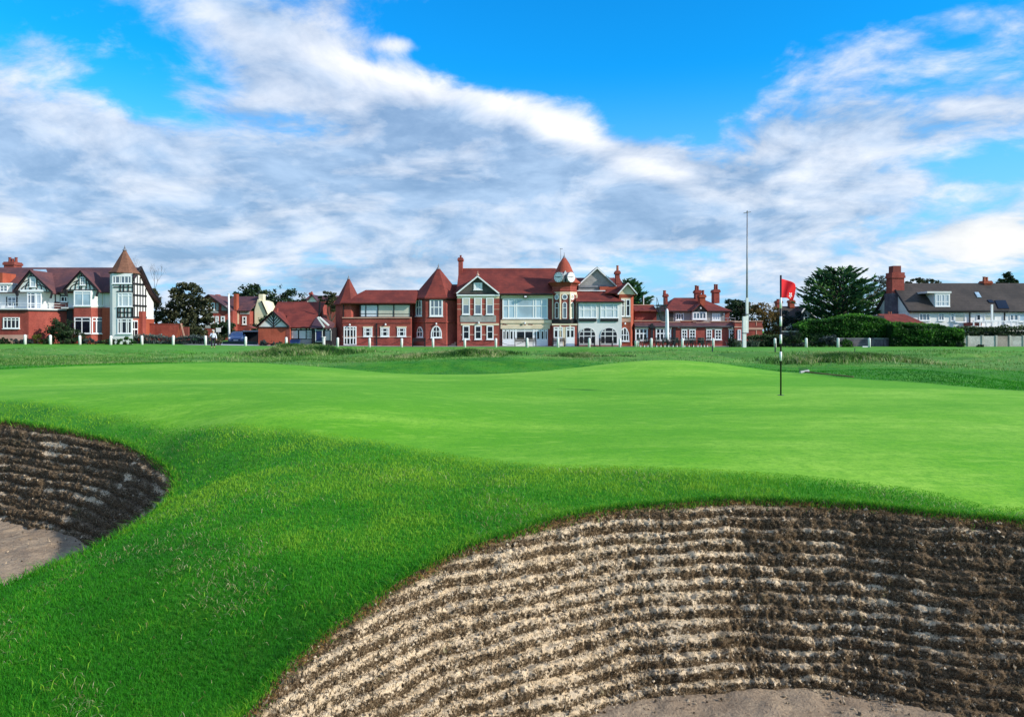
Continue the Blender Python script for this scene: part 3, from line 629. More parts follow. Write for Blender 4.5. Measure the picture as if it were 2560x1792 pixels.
    win(r, C, 1634, 1692, 852, 1000, (), (.5,), 'g_grey', 'white', .12, .1, y=86.6); rect(r, C, 1612, 1708, 840, 852, 86.5, 86.6, 'lintel', 'pebble')
    win(r, C, 1624, 1706, 1115, 1302, (), (.42,), 'g_dark', 'white', .10, .08, y=86.6, name='door'); rect(r, C, 1612, 1714, 1090, 1114, 86.5, 86.62, 'lintel', 'pebble')
    m = MB()
    for i in range(4): m.box(C.X(1604), C.X(1716), 85.5 + .28 * i, 86.6, -.3, .15 + .17 * i)
    m.build('steps', 'pinkstone', r)
    lamp(r, C.X(1657), 86.6, C.Z(1028)); rect(r, C, 1712, 1728, 735, 1370, 86.4, 86.62, 'downpipe', 'black'); rect(r, C, 1588, 1600, 800, 1370, 86.4, 86.62, 'downpipe', 'black')
    MB().prism([(C.X(1657 + dx), C.Z(775 + dy)) for dx, dy in ((-26, 0), (0, 32), (26, 0), (0, -32))], 86.55, 86.62).build('brick_diamond', 'brick', r)
    # gable bay
    y = 84.9
    rect(r, D, 302, 806, 738, 1410, y, 91, 'gable_bay_wall', 'brick')
    MB().prism([(D.X(302), D.Z(740)), (D.X(806), D.Z(740)), (D.X(548), D.Z(536))], y + .03, y + 3.5).build('gable', 'pebble_dark', r)
    gable_roof(r, D.X(282), D.X(822), D.X(548), D.Z(737), D.Z(737), D.Z(515), y - .32, 90, 'roof_red', .12, 'gable_roof')
    bars(r, D, [(296, 738, 548, 532), (548, 532, 804, 738)], y - .26, .15, 'bargeboard', 'white', .10)
    rect(r, D, 298, 810, 748, 766, y - .22, y, 'cornice', 'white'); rect(r, D, 296, 812, 737, 747, y - .25, y, 'gutter', 'black')
    rect(r, D, 302, 806, 768, 796, y - .04, y + .05, 'frieze', 'stone')
    finial(r, D.X(548), y, D.Z(520), D.Z(465), .12, 'pinkstone')
    win(r, D, 500, 602, 608, 692, (.2, .5, .8), (), 'g_white', 'white', .14, .13, y=y + .03)
    for x0 in (362, 505, 647):
        win(r, D, x0, x0 + 92, 784, 988, (), (.43,), 'g_grey', 'white', .13, .06, y=y); rect(r, D, x0 + 14, x0 + 78, 796, 868, y - .05, y - .03, 'blind', 'g_cream')
        win(r, D, x0 + 6, x0 + 90, 1118, 1284, (), (.45,), 'g_dark', 'white', .13, .06, y=y)
    for b in (858, 920): 
        for s0, s1 in ((302, 360), (456, 503), (599, 645), (741, 806)): rect(r, D, s0, s1, b, b + 8, y - .025, y + .02, 'stone_band', 'pinkstone')
    for s0, s1 in ((345, 366), (454, 509), (597, 651), (739, 785)): rect(r, D, s0, s1, 1222, 1234, y - .03, y + .02, 'stone_band', 'pinkstone')
    rect(r, D, 340, 766, 1000, 1076, y - .04, y + .02, 'spandrel_panel', 'pebble'); rect(r, D, 346, 800, 1092, 1116, y - .05, y + .02, 'stone_band', 'stone'); lamp(r, D.X(560), y, D.Z(1088))
    rect(r, D, 806, 820, 745, 1372, y + .2, y + .4, 'downpipe', 'black')
    # main hall
    y = 85.3; e, rd = D.Z(740), D.Z(400); xl, xr = D.X(290), D.X(1560)
    rect(r, D, 300, 1560, 738, 1410, y, 93.5, 'hall_wall', 'brick_dark')
    MB().prism([(y + .2, e), (93.3, e), (89.4, rd - .1)], -.3, .3, Matrix.Translation((xl + .4, 0, 0)) @ Matrix.Rotation(R(90), 4, 'Z') @ Matrix.Rotation(0, 4, 'Z')).build('end_gable', 'brick', r)
    m = MB(); m.slab([(xl, y - .45, e), (xr, y - .45, e), (xr, 89.4, rd), (xl, 89.4, rd)], .16); m.slab([(xl, 89.4, rd), (xr, 89.4, rd), (xr, 93.8, e), (xl, 93.8, e)], .16); m.build('hall_roof', 'roof_red', r)
    rect(r, D, 340, 1500, 396, 406, 89.28, 89.52, 'ridge_tiles', 'rust'); rect(r, D, 815, 1440, 736, 750, y - .5, y - .32, 'gutter', 'black')
    rect(r, D, 815, 1440, 756, 796, y - .05, y + .02, 'frieze', 'stone')
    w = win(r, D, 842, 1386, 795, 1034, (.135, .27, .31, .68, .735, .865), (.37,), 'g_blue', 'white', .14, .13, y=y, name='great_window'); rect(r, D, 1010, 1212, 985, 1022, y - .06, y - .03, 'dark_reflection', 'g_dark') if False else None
    rect(r, D, 1386, 1436, 800, 1046, y - .05, y + .02, 'brick_panel', 'brick_dark'); rect(r, D, 838, 1392, 1038, 1052, y - .08, y + .02, 'sill_band', 'black')
    rect(r, D, 820, 1432, 1052, 1092, y - .16, y + .02, 'stone_balcony', 'stone'); rect(r, D, 820, 1420, 1094, 1116, y - .08, y + .02, 'stone_frieze', 'stone'); rect(r, D, 812, 1412, 1116, 1158, y - .14, y + .02, 'stone_lintel', 'stone')
    m = MB()
    for x0, x1, b0, b1 in ((842, 866, 1096, 1110), (868, 888, 1100, 1112), (892, 902, 1104, 1111), (1058, 1080, 1104, 1112), (1100, 1122, 1094, 1112), (1150, 1172, 1100, 1110), (1176, 1204, 1102, 1112)): m.box(D.X(x0), D.X(x1), y - .10, y - .06, D.Z(b1), D.Z(b0))
    m.build('frieze_marks', 'brick_dark', r); lamp(r, D.X(1110), y - .1, D.Z(1092))  # small dark blocks hinting at the carved band
    l = rect(r, D, 1096, 1138, 760, 792, y - .55, y - .1, 'floodlight', 'black'); rect(l, D, 1104, 1132, 766, 784, y - .58, y - .55, 'lens', 'white')
    win(r, D, 842, 1004, 1156, 1362, (.22, .27, .50, .56, .80), (.12,), 'g_dark', 'white', .12, .16, y=y, name='door', low=.68, sill=False)
    win(r, D, 1004, 1216, 1156, 1300, (.5,), (.15, .21), 'g_dark', 'white', .11, .10, y=y, sill=False); rect(r, D, 1004, 1216, 1300, 1400, y - .03, y + .02, 'plinth', 'render')
    win(r, D, 1216, 1386, 1156, 1362, (.20, .45, .52, .74, .80), (.12,), 'g_dark', 'white', .12, .16, y=y, name='door', low=.68, sill=False)
    rect(r, D, 1388, 1438, 1118, 1400, y - .12, y + .02, 'brick_pier', 'brick')
    chimney(r, D, 278, 350, 270, 600, 88.4, 1.3, [(314, 236)], 'brick', 'brick_dark', .12)
    chimney(r, D, 1585, 1655, 280, 520, 90.5, 1.2, [(1612, 262)], 'brick', 'brick_dark', .12)
    # clock tower
    cx, cy, a = D.X(1588), 85.9, 1.36
    MB().lathe((cx, cy), [(a * O8, gz), (a * O8, D.Z(1095)), ((a + .1) * O8, D.Z(1092)), ((a + .1) * O8, D.Z(1085)), (a * O8, D.Z(1080)), (a * O8, D.Z(730))], 8, PH).build('tower_wall', 'brick_dark', r)
    MB().lathe((cx, cy), [(a * O8 + .05, D.Z(722)), ((a + .1) * O8, D.Z(700)), ((a + .02) * O8, D.Z(690)), ((a + .06) * O8, D.Z(650)), ((a + .34) * O8, D.Z(618)), ((a + .34) * O8, D.Z(608))], 8, PH).build('corbelled_cornice', 'brick', r)
    MB().lathe((cx, cy), [(a * O8 + .06, D.Z(752)), (a * O8 + .06, D.Z(718))], 8, PH).build('stone_band', 'stone', r)
    m = MB()
    for i in range(8):
        t = PH + i * R(45); x, yy = cx + a * O8 * math.cos(t), cy + a * O8 * math.sin(t); m.cyl((x, yy, D.Z(1045)), (x, yy, D.Z(745)), .11, .11, 6); m.cyl((x, yy, gz), (x, yy, D.Z(1100)), .13, .13, 6)
    m.build('corner_shafts', 'stone', r)
    MB().lathe((cx, cy), [(1.93, D.Z(612)), (1.93, D.Z(604)), (1.42, D.Z(560)), (1.12, D.Z(490)), (.62, D.Z(370)), (.17, D.Z(300))], 20).build('cone_roof', 'roof_orange', r, True)
    MB().lathe((cx, cy), [(.24, D.Z(312)), (.13, D.Z(290)), (.05, D.Z(270)), (.015, D.Z(235))], 10).build('finial', 'lead', r)
    v = MB().cyl((D.X(1548), cy + .4, D.Z(320)), (D.X(1548), cy + .4, D.Z(180)), .025, .018, 6).build('aerial', 'lead', r); MB().box(D.X(1536), D.X(1572), cy + .38, cy + .42, D.Z(190), D.Z(184)).build('aerial_arm', 'lead', v)
    for ang, px, yy in ((-32, 1516, 83.96), (36, 1661, 83.98)):
        D_ = Fr(1080, 84); T = Matrix.Translation((D_.X(px), yy, D_.Z(541))) @ Matrix.Rotation(R(ang), 4, 'Z'); rr = .60
        def disc(r0, y0, y1, n=28): return MB().prism([(r0 * math.cos(2 * math.pi * i / n), r0 * math.sin(2 * math.pi * i / n)) for i in range(n)], y0, y1, T)
        ck = disc(rr, -.06, .8).build('clock', 'lead', r); disc(rr - .04, -.085, -.05).build('dial', 'whiteband', ck)
        m = MB()
        for i in range(12):
            t = R(30 * i); c, s = math.cos(t), math.sin(t); m.prism([(s * q + c * w_, c * q - s * w_) for q, w_ in ((.39, -.026), (.39, .026), (.53, .026), (.53, -.026))], -.095, -.084, T)
        m.build('hour_marks', 'lead', ck)
        m = MB()
        for dg, ln, wd in ((276, .48, .040), (83, .32, .055)):
            t = R(dg); c, s = math.cos(t), math.sin(t); m.prism([(s * q + c * w_, c * q - s * w_) for q, w_ in ((-.08, -wd), (-.08, wd), (ln, wd * .4), (ln, -wd * .4))], -.12, -.105, T)
        m.build('clock_hands', 'black', ck)
    MB().prism([(D.X(1560), D.Z(525)), (D.X(1614), D.Z(525)), (D.X(1588), D.Z(468))], 83.9, 85.6).build('gablet', 'render_grey', r)
    rect(r, D, 1573, 1603, 525, 602, 83.86, 85.2, 'gablet_opening', 'black'); rect(r, D, 1567, 1573, 520, 604, 83.8, 85.2, 'gablet_post', 'render_grey'); rect(r, D, 1603, 1609, 520, 604, 83.8, 85.2, 'gablet_post', 'render_grey')
    s45 = a * .7071
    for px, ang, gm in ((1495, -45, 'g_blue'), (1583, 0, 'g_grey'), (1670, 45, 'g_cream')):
        yy = cy - a if ang == 0 else cy - s45 - (s45 - abs(D.X(px) - cx)) if False else (cy - a if ang == 0 else cy - (a * 1.41421 - abs(D.X(px) - cx)))
        hw = 27 if ang == 0 else 22
        roundwin(r, D.X(px), yy, D.Z(779), .33, ang, gm)
        win(r, D, px - hw, px + hw, 838, 1036, (), (.36,), 'g_dark' if ang < 0 else 'g_grey' if ang == 0 else 'g_cream', 'white', .09, .06, y=yy, ang=ang, arch=.26, sill=False)
    MB().lathe((cx, cy), [((a + .16) * O8, D.Z(1092)), ((a + .2) * O8, D.Z(1048)), ((a + .12) * O8, D.Z(1046))], 8, PH).build('balcony_panel', 'black', r)
    win(r, D, 1452, 1560, 1134, 1362, (.5,), (.15,), 'g_dark', 'white', .12, .18, y=84.48, ang=0, name='door', low=.90, sill=False); win(r, D, 1598, 1700, 1134, 1362, (.5,), (.15,), 'g_dark', 'white', .12, .16, y=84.47, ang=0, name='door', low=.90, sill=False)
    rect(r, D, 1440, 1728, 1100, 1400, 84.48, 85.6, 'porch_wall', 'brick'); rect(r, D, 1432, 1734, 1096, 1116, 84.42, 85.6, 'porch_cornice', 'stone')
    rect(r, D, 1562, 1596, 1134, 1365, 84.43, 84.5, 'stone_pier', 'stone'); rect(r, D, 1728, 1742, 850, 1372, 84.5, 84.64, 'downpipe', 'black')
    # white bay
    y = 84.65
    rect(r, D, 1735, 2264, 835, 1410, y, 90, 'white_bay_wall', 'render_grey')
    e, rd = D.Z(835), D.Z(700); m = MB(); x0, x1 = D.X(1715), D.X(2292)
    m.slab([(x0, y - .3, e), (x1, y - .3, e), (D.X(2075), y + 2.2, rd), (D.X(1745), y + 2.2, rd)], .12); m.slab([(x1, y - .3, e), (x1, 90.4, e), (D.X(2075), 90, rd), (D.X(2075), y + 2.2, rd)], .12)
    m.build('bay_roof', 'roof_red', r); rect(r, D, 1718, 2290, 833, 842, y - .4, y - .26, 'gutter', 'black')
    rect(r, D, 1690, 2095, 688, 699, y + 2.0, y + 2.4, 'coping', 'white')
    for x0, x1 in ((1754, 1962), (2008, 2220)):
        win(r, D, x0, x1, 860, 1028, (.26, .69) if x0 < 1900 else (.30, .74), (.40,), 'g_white', 'white', .09, .11, y=y); pl = rect(r, D, x0, x1, 1034, 1070, y - .14, y, 'planter', 'black')
        win(r, D, x0 + 2, x1 - 8, 1140, 1338, (.27, .72), (.26, .52), 'g_dark', 'render_grey', .07, .10, y=y, arch=.92, sill=False, name='arched_window')
    rect(r, D, 1735, 2264, 1352, 1400, y - .03, y + .02, 'plinth', 'brick_dark')
    # grey gable and roofs behind the white bay
    y = 87.6; G2 = Fr(1080, y)
    MB().prism([(G2.X(1752), G2.Z(700)), (G2.X(2200), G2.Z(700)), (G2.X(2200), G2.Z(650)), (G2.X(1972), G2.Z(432)), (G2.X(1752), G2.Z(640))], y, y + 4).build('rear_gable', 'pebble', r)
    gable_roof(r, G2.X(1738), G2.X(2216), G2.X(1972), G2.Z(644), G2.Z(652), G2.Z(418), y - .3, y + 5, 'roof_slate', .14, 'rear_roof')
    bars(r, G2, [(1748, 638, 1972, 432), (1972, 432, 2202, 648)], y - .26, .14, 'bargeboard', 'white', .08); rect(r, G2, 1750, 2200, 640, 662, y - .12, y, 'lead_apron', 'lead')
    rect(r, G2, 2000, 2200, 656, 720, y - .6, y + .5, 'parapet', 'brick_orange')
    MB().slab([(G2.X(1690), y + 1, G2.Z(640)), (G2.X(2300), y + 1, G2.Z(640)), (G2.X(2300), y + 3.6, G2.Z(522)), (G2.X(1690), y + 3.6, G2.Z(522))], .14).build('rear_hall_roof', 'roof_red', r)
    rect(r, G2, 1690, 2300, 630, 1300, y + 1.1, y + 6, 'rear_wall', 'brick_dark')
    chimney(r, Fr(1080, 86.6), 2190, 2258, 462, 620, 86.6, 1.1, [(2226, 396)], 'brick', 'rust', .15)
    # right gable bay
    y = 85.1; E_ = Fr(1360, y)
    MB().plan([(E_.X(900), y), (E_.X(1035), y), (E_.X(1085), y + .9), (E_.X(1085), y + 6), (E_.X(900), y + 6)], gz, E_.Z(745)).build('east_bay_wall', 'brick_orange', r)
    MB().prism([(E_.X(870), E_.Z(748)), (E_.X(1096), E_.Z(748)), (E_.X(1000), E_.Z(622))], y + .02, y + .8).build('east_gable', 'stone', r)
    gable_roof(r, E_.X(862), E_.X(1118), E_.X(1000), E_.Z(752), E_.Z(745), E_.Z(604), y - .3, y + 7, 'roof_red', .14, 'east_roof')
    bars(r, E_, [(878, 746, 1000, 612), (1000, 612, 1112, 744)], y - .24, .12, 'bargeboard', 'white', .08)
    MB().slab([(E_.X(735), y + .6, E_.Z(722)), (E_.X(930), y + .6, E_.Z(730)), (E_.X(1000), y + 3.4, E_.Z(606)), (E_.X(860), y + 3.4, E_.Z(606))], .14).build('valley_roof', 'roof_red', r)
    rect(r, E_, 920, 1034, 790, 1014, y - .03, y + .02, 'stone_surround', 'stone'); rect(r, E_, 915, 1038, 1014, 1076, y - .05, y + .02, 'stone_band', 'pinkstone')
    for x0, x1 in ((924, 962), (978, 1030)): win(r, E_, x0, x1, 806, 1008, (), (.37,), 'g_dark', 'white', .10, .08, y=y - .04)
    win(r, E_, 905, 1018, 1140, 1306, (.40, .70), (.55,), 'g_dark', 'white', .11, .09, y=y, arch=1.15); lamp(r, E_.X(968), y, E_.Z(1098))
    return r
clubhouse()

# ------------------------------------------------------------------ annexe and steward's house
def annexe():
    y = 85.6; E_, G = Fr(1360, y), Fr(1700, y); gz = -.5
    r = thing('annexe', (E_.X(1600), 88, 0), 'single storey brick annexe with flat parapet roof joined to a hipped red roofed house', 'building')
    rect(r, E_, 1085, 2330, 1118, 1410, y, 93, 'front_wall', 'brick')
    m = MB(); m.slab([(E_.X(1083), y - .3, E_.Z(1122)), (E_.X(2330), y - .3, E_.Z(1124)), (E_.X(2330), y + .5, E_.Z(1078)), (E_.X(1083), y + .5, E_.Z(1078))], .1); m.build('parapet_roof', 'roof_purple', r)
    rect(r, E_, 1083, 2330, 1122, 1140, y - .26, y, 'eaves_gutter', 'black'); rect(r, E_, 1083, 2330, 1126, 1131, y - .30, y - .26, 'eaves_trim', 'lead')
    for a0, a1, b in ((1085, 1405, 1056), (1405, 1425, 1066), (1425, 1640, 1072), (1640, 1790, 1056), (1790, 1830, 1066), (1830, 2000, 1076), (2000, 2220, 1064), (2220, 2330, 1060)): rect(r, E_, a0, a1, b, b + 9, y + .35, y + .7, 'parapet_coping', 'pinkstone'); rect(r, E_, a0, a1, b + 9, 1100, y + .42, y + .66, 'parapet', 'brick')
    win(r, E_, 1090, 1240, 1150, 1300, (.35, .65), (.42,), 'g_dark', 'white', .15, .13, y=y); win(r, E_, 1335, 1520, 1150, 1300, (.28, .52, .78), (.42,), 'g_dark', 'white', .15, .12, y=y)
    rect(r, E_, 1085, 1248, 1142, 1160, y - .08, y, 'lintel', 'stone'); rect(r, E_, 1328, 1528, 1142, 1160, y - .08, y, 'lintel', 'stone')
    rect(r, E_, 1272, 1300, 1095, 1300, y - .3, y - .1, 'rainwater_pipe', 'black'); rect(r, E_, 1258, 1314, 1118, 1150, y - .42, y - .05, 'hopper', 'black'); rect(r, E_, 1540, 1572, 1150, 1370, y - .18, y - .04, 'rainwater_pipe', 'black')
    for x0, x1 in ((1643, 1712), (1735, 1812), (1940, 2008), (2042, 2122), (2210, 2278)):
        win(r, E_, x0, x1, 1166, 1288, (.5,), (.34, .66), 'g_dark', 'white', .11, .07, y=y); 
    for x0, x1 in ((1636, 1818), (1934, 2130), (2200, 2284)): rect(r, E_, x0, x1, 1150, 1166, y - .07, y, 'lintel', 'stone')
    rect(r, E_, 1530, 2330, 1318, 1330, y - .04, y + .02, 'stone_band', 'brick_dark'); lamp(r, E_.X(1607), y, E_.Z(1136)); lamp(r, E_.X(2250), y, E_.Z(1146))
    # right end pavilion and flat block
    rect(r, G, 640, 735, 1066, 1400, y - .5, y + 4, 'corner_block', 'brick'); rect(r, G, 634, 742, 1066, 1080, y - .58, y + 4, 'corner_coping', 'pinkstone'); win(r, G, 672, 712, 1166, 1288, (), (.4,), 'g_white', 'white', .1, .06, y=y - .5); rect(r, G, 634, 742, 1128, 1142, y - .56, y - .4, 'stone_band', 'pinkstone')
    rect(r, G, 742, 1012, 1066, 1400, y + .8, y + 6, 'flat_block', 'brick'); rect(r, G, 742, 1020, 1060, 1070, y + .72, y + 6, 'block_coping', 'pinkstone'); rect(r, G, 742, 1020, 1144, 1168, y + .7, y + .9, 'stone_band', 'pinkstone'); rect(r, G, 742, 1018, 1120, 1144, y + .74, y + .9, 'cornice', 'brick_dark'); rect(r, G, 935, 945, 1070, 1300, y + .76, y + .86, 'quoin', 'pinkstone')
    m = MB()
    for q in (590, 660, 750): m.box(G.X(q), G.X(q + 6), y + 3, y + 3.06, G.Z(1070), G.Z(1022))
    m.box(G.X(580), G.X(760), y + 2.98, y + 3.08, G.Z(1028), G.Z(1020)); m.build('roof_railing', 'lead', r)
    # low rear range
    B = Fr(1360, 88); rect(r, B, 1085, 1345, 945, 1110, 88, 92, 'rear_wall', 'brick'); m = MB(); m.slab([(B.X(1080), 87.7, B.Z(945)), (B.X(1345), 87.7, B.Z(945)), (B.X(1345), 89.8, B.Z(870)), (B.X(1080), 89.8, B.Z(870))], .14); m.build('rear_roof', 'roof_red', r); rect(r, B, 1080, 1345, 862, 872, 89.6, 90, 'coping', 'pinkstone')
    rect(r, B, 1130, 1330, 934, 950, 87.5, 87.7, 'gutter', 'brick_dark')
    # fire escape
    m = MB(); q0, q1, zt, zb = B.X(1352), B.X(1430), B.Z(872), B.Z(1075)
    for i in range(13):
        t = i / 12; x = q0 + (q1 - q0 - .5) * .55 * t; m.box(x, x + .85, 86.9 - .16 * i + 1.2, 87.2 - .16 * i + 1.2, zt + (zb - zt) * t - .03, zt + (zb - zt) * t + .03)
    for s in (0, .9):
        m.cyl((q0 + s, 88.2, zt - .1), (q0 + s + (q1 - q0 - .5) * .55, 86.2, zb - .1), .06, .06, 6); m.cyl((q0 + s, 88.2, zt + .9), (q0 + s + (q1 - q0 - .5) * .55, 86.2, zb + .9), .03, .03, 6)
        for t in (0, .33, .66, 1): m.cyl((q0 + s + (q1 - q0 - .5) * .55 * t, 88.2 - 2 * t, zt + (zb - zt) * t - .1), (q0 + s + (q1 - q0 - .5) * .55 * t, 88.2 - 2 * t, zt + (zb - zt) * t + .9), .025, .025, 6)
    m.box(q0 - .1, q0 + 1.1, 88.1, 89.4, zt - .08, zt); m.build('fire_escape', 'darkgreen', r)
    MB().cyl((B.X(1226), 90, B.Z(870)), (B.X(1226), 90, B.Z(755)), .05, .05, 6).build('vent_pipe', 'white', r)
    # house
    y = 90; H = Fr(1360, y); rect(r, H, 1490, 2215, 945, 1200, y, 98, 'house_wall', 'pebble'); rect(r, H, 1488, 1545, 950, 1190, y - .05, y, 'corner_panel', 'pebble_dark'); rect(r, H, 2165, 2216, 955, 1190, y - .03, y + 4, 'brick_corner', 'brick_dark')
    e, rd = H.Z(945), H.Z(770); x0, x1 = H.X(1425), H.X(2238); ya, yb = y - .5, 98.4; ym = 93.8; xa, xb = H.X(1640), H.X(1950); m = MB()
    m.slab([(x0, ya, e), (x1, ya, e), (xb, ym, rd), (xa, ym, rd)], .14); m.slab([(x0, yb, e), (x0, ya, e), (xa, ym, rd), (xa, ym + .01, rd)], .14); m.slab([(x1, ya, e), (x1, yb, e), (xb, ym + .01, rd), (xb, ym, rd)], .14); m.slab([(xa, ym, rd), (xb, ym, rd), (x1, yb, e), (x0, yb, e)], .14); m.build('house_roof', 'roof_red', r)
    rect(r, H, 1490, 2236, 943, 953, y - .55, y - .45, 'gutter', 'black')
    MB().prism([(H.X(1768), H.Z(946)), (H.X(1930), H.Z(946)), (H.X(1850), H.Z(868))], y - .62, y + 2).build('dormer_gable', 'roof_slate', r); gable_roof(r, H.X(1750), H.X(1948), H.X(1850), H.Z(946), H.Z(946), H.Z(856), y - .8, y + 3, 'roof_red', .08, 'dormer_roof'); lamp(r, H.X(1853), y - .62, H.Z(915))
    win(r, H, 1572, 1672, 970, 1056, (.36, .64), (), 'g_dark', 'white', .14, .12, y=y); win(r, H, 1765, 1932, 956, 1046, (.27, .5, .73), (), 'g_grey', 'white', .15, .12, y=y - .45); rect(r, H, 1760, 1936, 950, 1050, y - .44, y, 'oriel', 'render'); win(r, H, 2008, 2108, 970, 1058, (.36, .64), (), 'g_white', 'white', .14, .12, y=y); lamp(r, H.X(2148), y, H.Z(985))
    chimney(r, Fr(1360, 93), 1812, 1896, 692, 800, 93.2, 1.2, [(1835, 634), (1858, 640)], 'brick', 'brick_dark', .16); chimney(r, Fr(1360, 90.5), 1872, 1956, 744, 930, 91, 1.4, [(1932, 690)], 'brick_orange', 'brick', .16); chimney(r, Fr(1360, 94), 2028, 2112, 686, 850, 94, 1.5, [(2062, 620), (2086, 622)], 'brick', 'brick_dark', .14); chimney(r, Fr(1360, 92), 1436, 1492, 738, 870, 92, 1.1, [(1452, 696)], 'brick', 'brick', .2)
    return r
annexe()
# ------------------------------------------------------------------ half-timbered mansion on the left
def mansion():
    y = 82.0; A = Fr(0, y); gz = -.4; xr = A.X(1590); AB = Fr(0, 80.5); AR = Fr(0, 85.6)
    r = thing('mansion', (A.X(800), 84, .3), 'half timbered black and white mansion with a witch hat turret and red brick ground floor', 'house')
    # main body
    rect(r, A, -420, 1420, 905, 1400, y, 89.4, 'ground_wall', 'brick'); rect(r, A, -420, 1400, 716, 918, y - .05, y + .1, 'render_wall', 'render')
    e, rd = A.Z(720), AR.Z(425); xe = -42.9; m = MB(); m.slab([(A.X(-420), y - .5, e), (xe, y - .5, e), (xe, 85.6, rd), (A.X(-420), 85.6, rd)], .16); m.slab([(A.X(-420), 85.6, rd), (xe, 85.6, rd), (xe, 88.3, rd - 2.6), (A.X(-420), 88.3, rd - 2.6)], .16); m.slab([(A.X(-420), 88.3, rd - 2.6), (xe, 88.3, rd - 2.6), (xe, 90.4, rd - 3.8), (A.X(-420), 90.4, rd - 3.8)], .16); m.build('main_roof', 'roof_purple', r)
    # right end wall, half timbered
    xw = -43.4; m = MB(); prof = [(82.1, gz), (89.6, gz), (89.6, rd - 3.9), (88.3, rd - 2.85), (85.6, rd - .25), (82.1, e - .1)]
    n = len(prof); m.add([(xw, p, q) for p, q in prof] + [(xw - .4, p, q) for p, q in prof], [tuple(range(n)), tuple(range(2 * n - 1, n - 1, -1))] + [(i, (i + 1) % n, (i + 1) % n + n, i + n) for i in range(n)]); m.build('end_wall', 'render', r)
    m = MB(); z0 = 3.35
    for i, p in enumerate(np.linspace(82.4, 87.6, 9)):
        top = rd - .4 - abs(p - 85.6) * .96; m.box(xw, xw + .05 + .002 * i, p - .08, p + .08, z0, top)
    for i, q in enumerate((3.35, 4.7, 5.9, 7.2)): m.box(xw, xw + .08 + .002 * i, 82.2, min(87.8, 85.6 + (rd - .4 - q) / .96), q - .1, q + .1)
    m.build('timber_frame', 'timber', r)
    MB().box(xw - .1, xw + .06, 82.1, 89.6, gz, 3.2).build('end_wall_brick', 'brick_orange', r)
    m = MB()
    for p, q, p2, q2 in ((82.0, e - .2, 85.6, rd + .05), (85.6, rd + .05, 88.3, rd - 2.6), (88.3, rd - 2.6, 90.4, rd - 3.8)): m.cyl((xe - .05, p, q), (xe - .05, p2, q2), .16, .16, 6)
    m.build('bargeboard', 'timber', r)
    wd = MB(); wd.box(xw, xw + .12, 83.2, 85.6, .5, 3.0); fo = wd.build('garden_window', 'white', r); m = MB()
    for i in range(3):
        for q0, q1 in ((.7, 1.9), (2.05, 2.85)): m.box(xw + .10, xw + .14, 83.4 + i * .74, 84.0 + i * .74, q0, q1)
    m.build('pane', 'g_dark', fo)
    rect(r, Fr(0, 86.5), 1688, 1730, 950, 1260, 86.0, 86.8, 'chimney', 'brick')
    # flat-roofed extension
    x1 = AB.X(435); x2 = A.X(795); MB().plan([(AB.X(-400), 79.2), (x1, 79.2), (x2, y), (AB.X(-400), y)], gz, AB.Z(946)).build('extension_wall', 'brick', r)
    MB().plan([(AB.X(-400), 79.0), (x1 + .05, 79.0), (x2 + .2, y), (AB.X(-400), y)], AB.Z(946), AB.Z(932)).build('flat_roof_edge', 'black', r)
    MB().plan([(AB.X(-400), 79.02), (x1 + .03, 79.02), (x2 + .15, y), (AB.X(-400), y)], AB.Z(931), AB.Z(918)).build('parapet', 'render', r)
    m = MB(); zb, zt = AB.Z(918), AB.Z(856)
    P = [(AB.X(-400), 79.05), (x1, 79.05), (x2, y - .1)]
    for (p, q) in zip(P, P[1:]):
        L = math.dist(p, q); n = max(2, int(L / 1.3))
        for i in range(n + 1): t = i / n; x, yy = p[0] + (q[0] - p[0]) * t, p[1] + (q[1] - p[1]) * t; m.cyl((x, yy, zb), (x, yy, zt), .022, .022, 5)
        for zz in (zt, (zt + zb) / 2): m.cyl((*p, zz), (*q, zz), .02, .02, 5)
    m.build('balcony_railing', 'white', r)
    win(r, Fr(0, 79.2), 40, 236, 1020, 1154, (.25, .5, .75), (.24,), 'g_dark', 'white', .10, .08, y=79.2)
    MB().plan([(AB.X(-400), 79.15), (x1, 79.15), (AB.X(-400), 79.6)], gz, AB.Z(1228)).build('terrace_plinth', 'pinkstone', r)
    win(r, A, 566, 682, 1026, 1110, (.33, .66), (), 'g_dark', 'white', .08, .07, y=80.75, ang=37)
    # two timbered gables
    for xa, xl, xr_, za, zl, zr, w0, w1, b0, b1 in ((372, 196, 632, 455, 690, 722, 360, 436, 540, 656), (975, 780, 1180, 460, 690, 700, 960, 1026, 540, 636)):
        yy = y - 1.0; g = Fr(0, yy)
        MB().prism([(g.X(xl), g.Z(max(zl, zr))), (g.X(xr_), g.Z(max(zl, zr))), (g.X(xa), g.Z(za + 12))], yy, yy + 1.2).build('gable', 'render', r)
        cx = g.X(xa); hw = (g.X(xr_) - g.X(xl)) / 2 + .25; zt, zb = g.Z(za), g.Z((zl + zr) / 2 + 10)
        gable_roof(r, g.X(xl) - .3, g.X(xr_) + .3, cx, g.Z(zl + 16), g.Z(zr + 18), zt, yy - .26, 85, 'roof_purple', .11, 'gable_roof')
        bars(r, g, [(xl - 8, zl + 6, xa, za + 16), (xa, za + 16, xr_ + 10, zr + 6)], yy - .18, .19, 'bargeboard', 'timber', .08)
        c0, c1 = (xl + 3 * w0) / 4, (xr_ + 3 * w1) / 4; zm = max(zl, zr) - 8
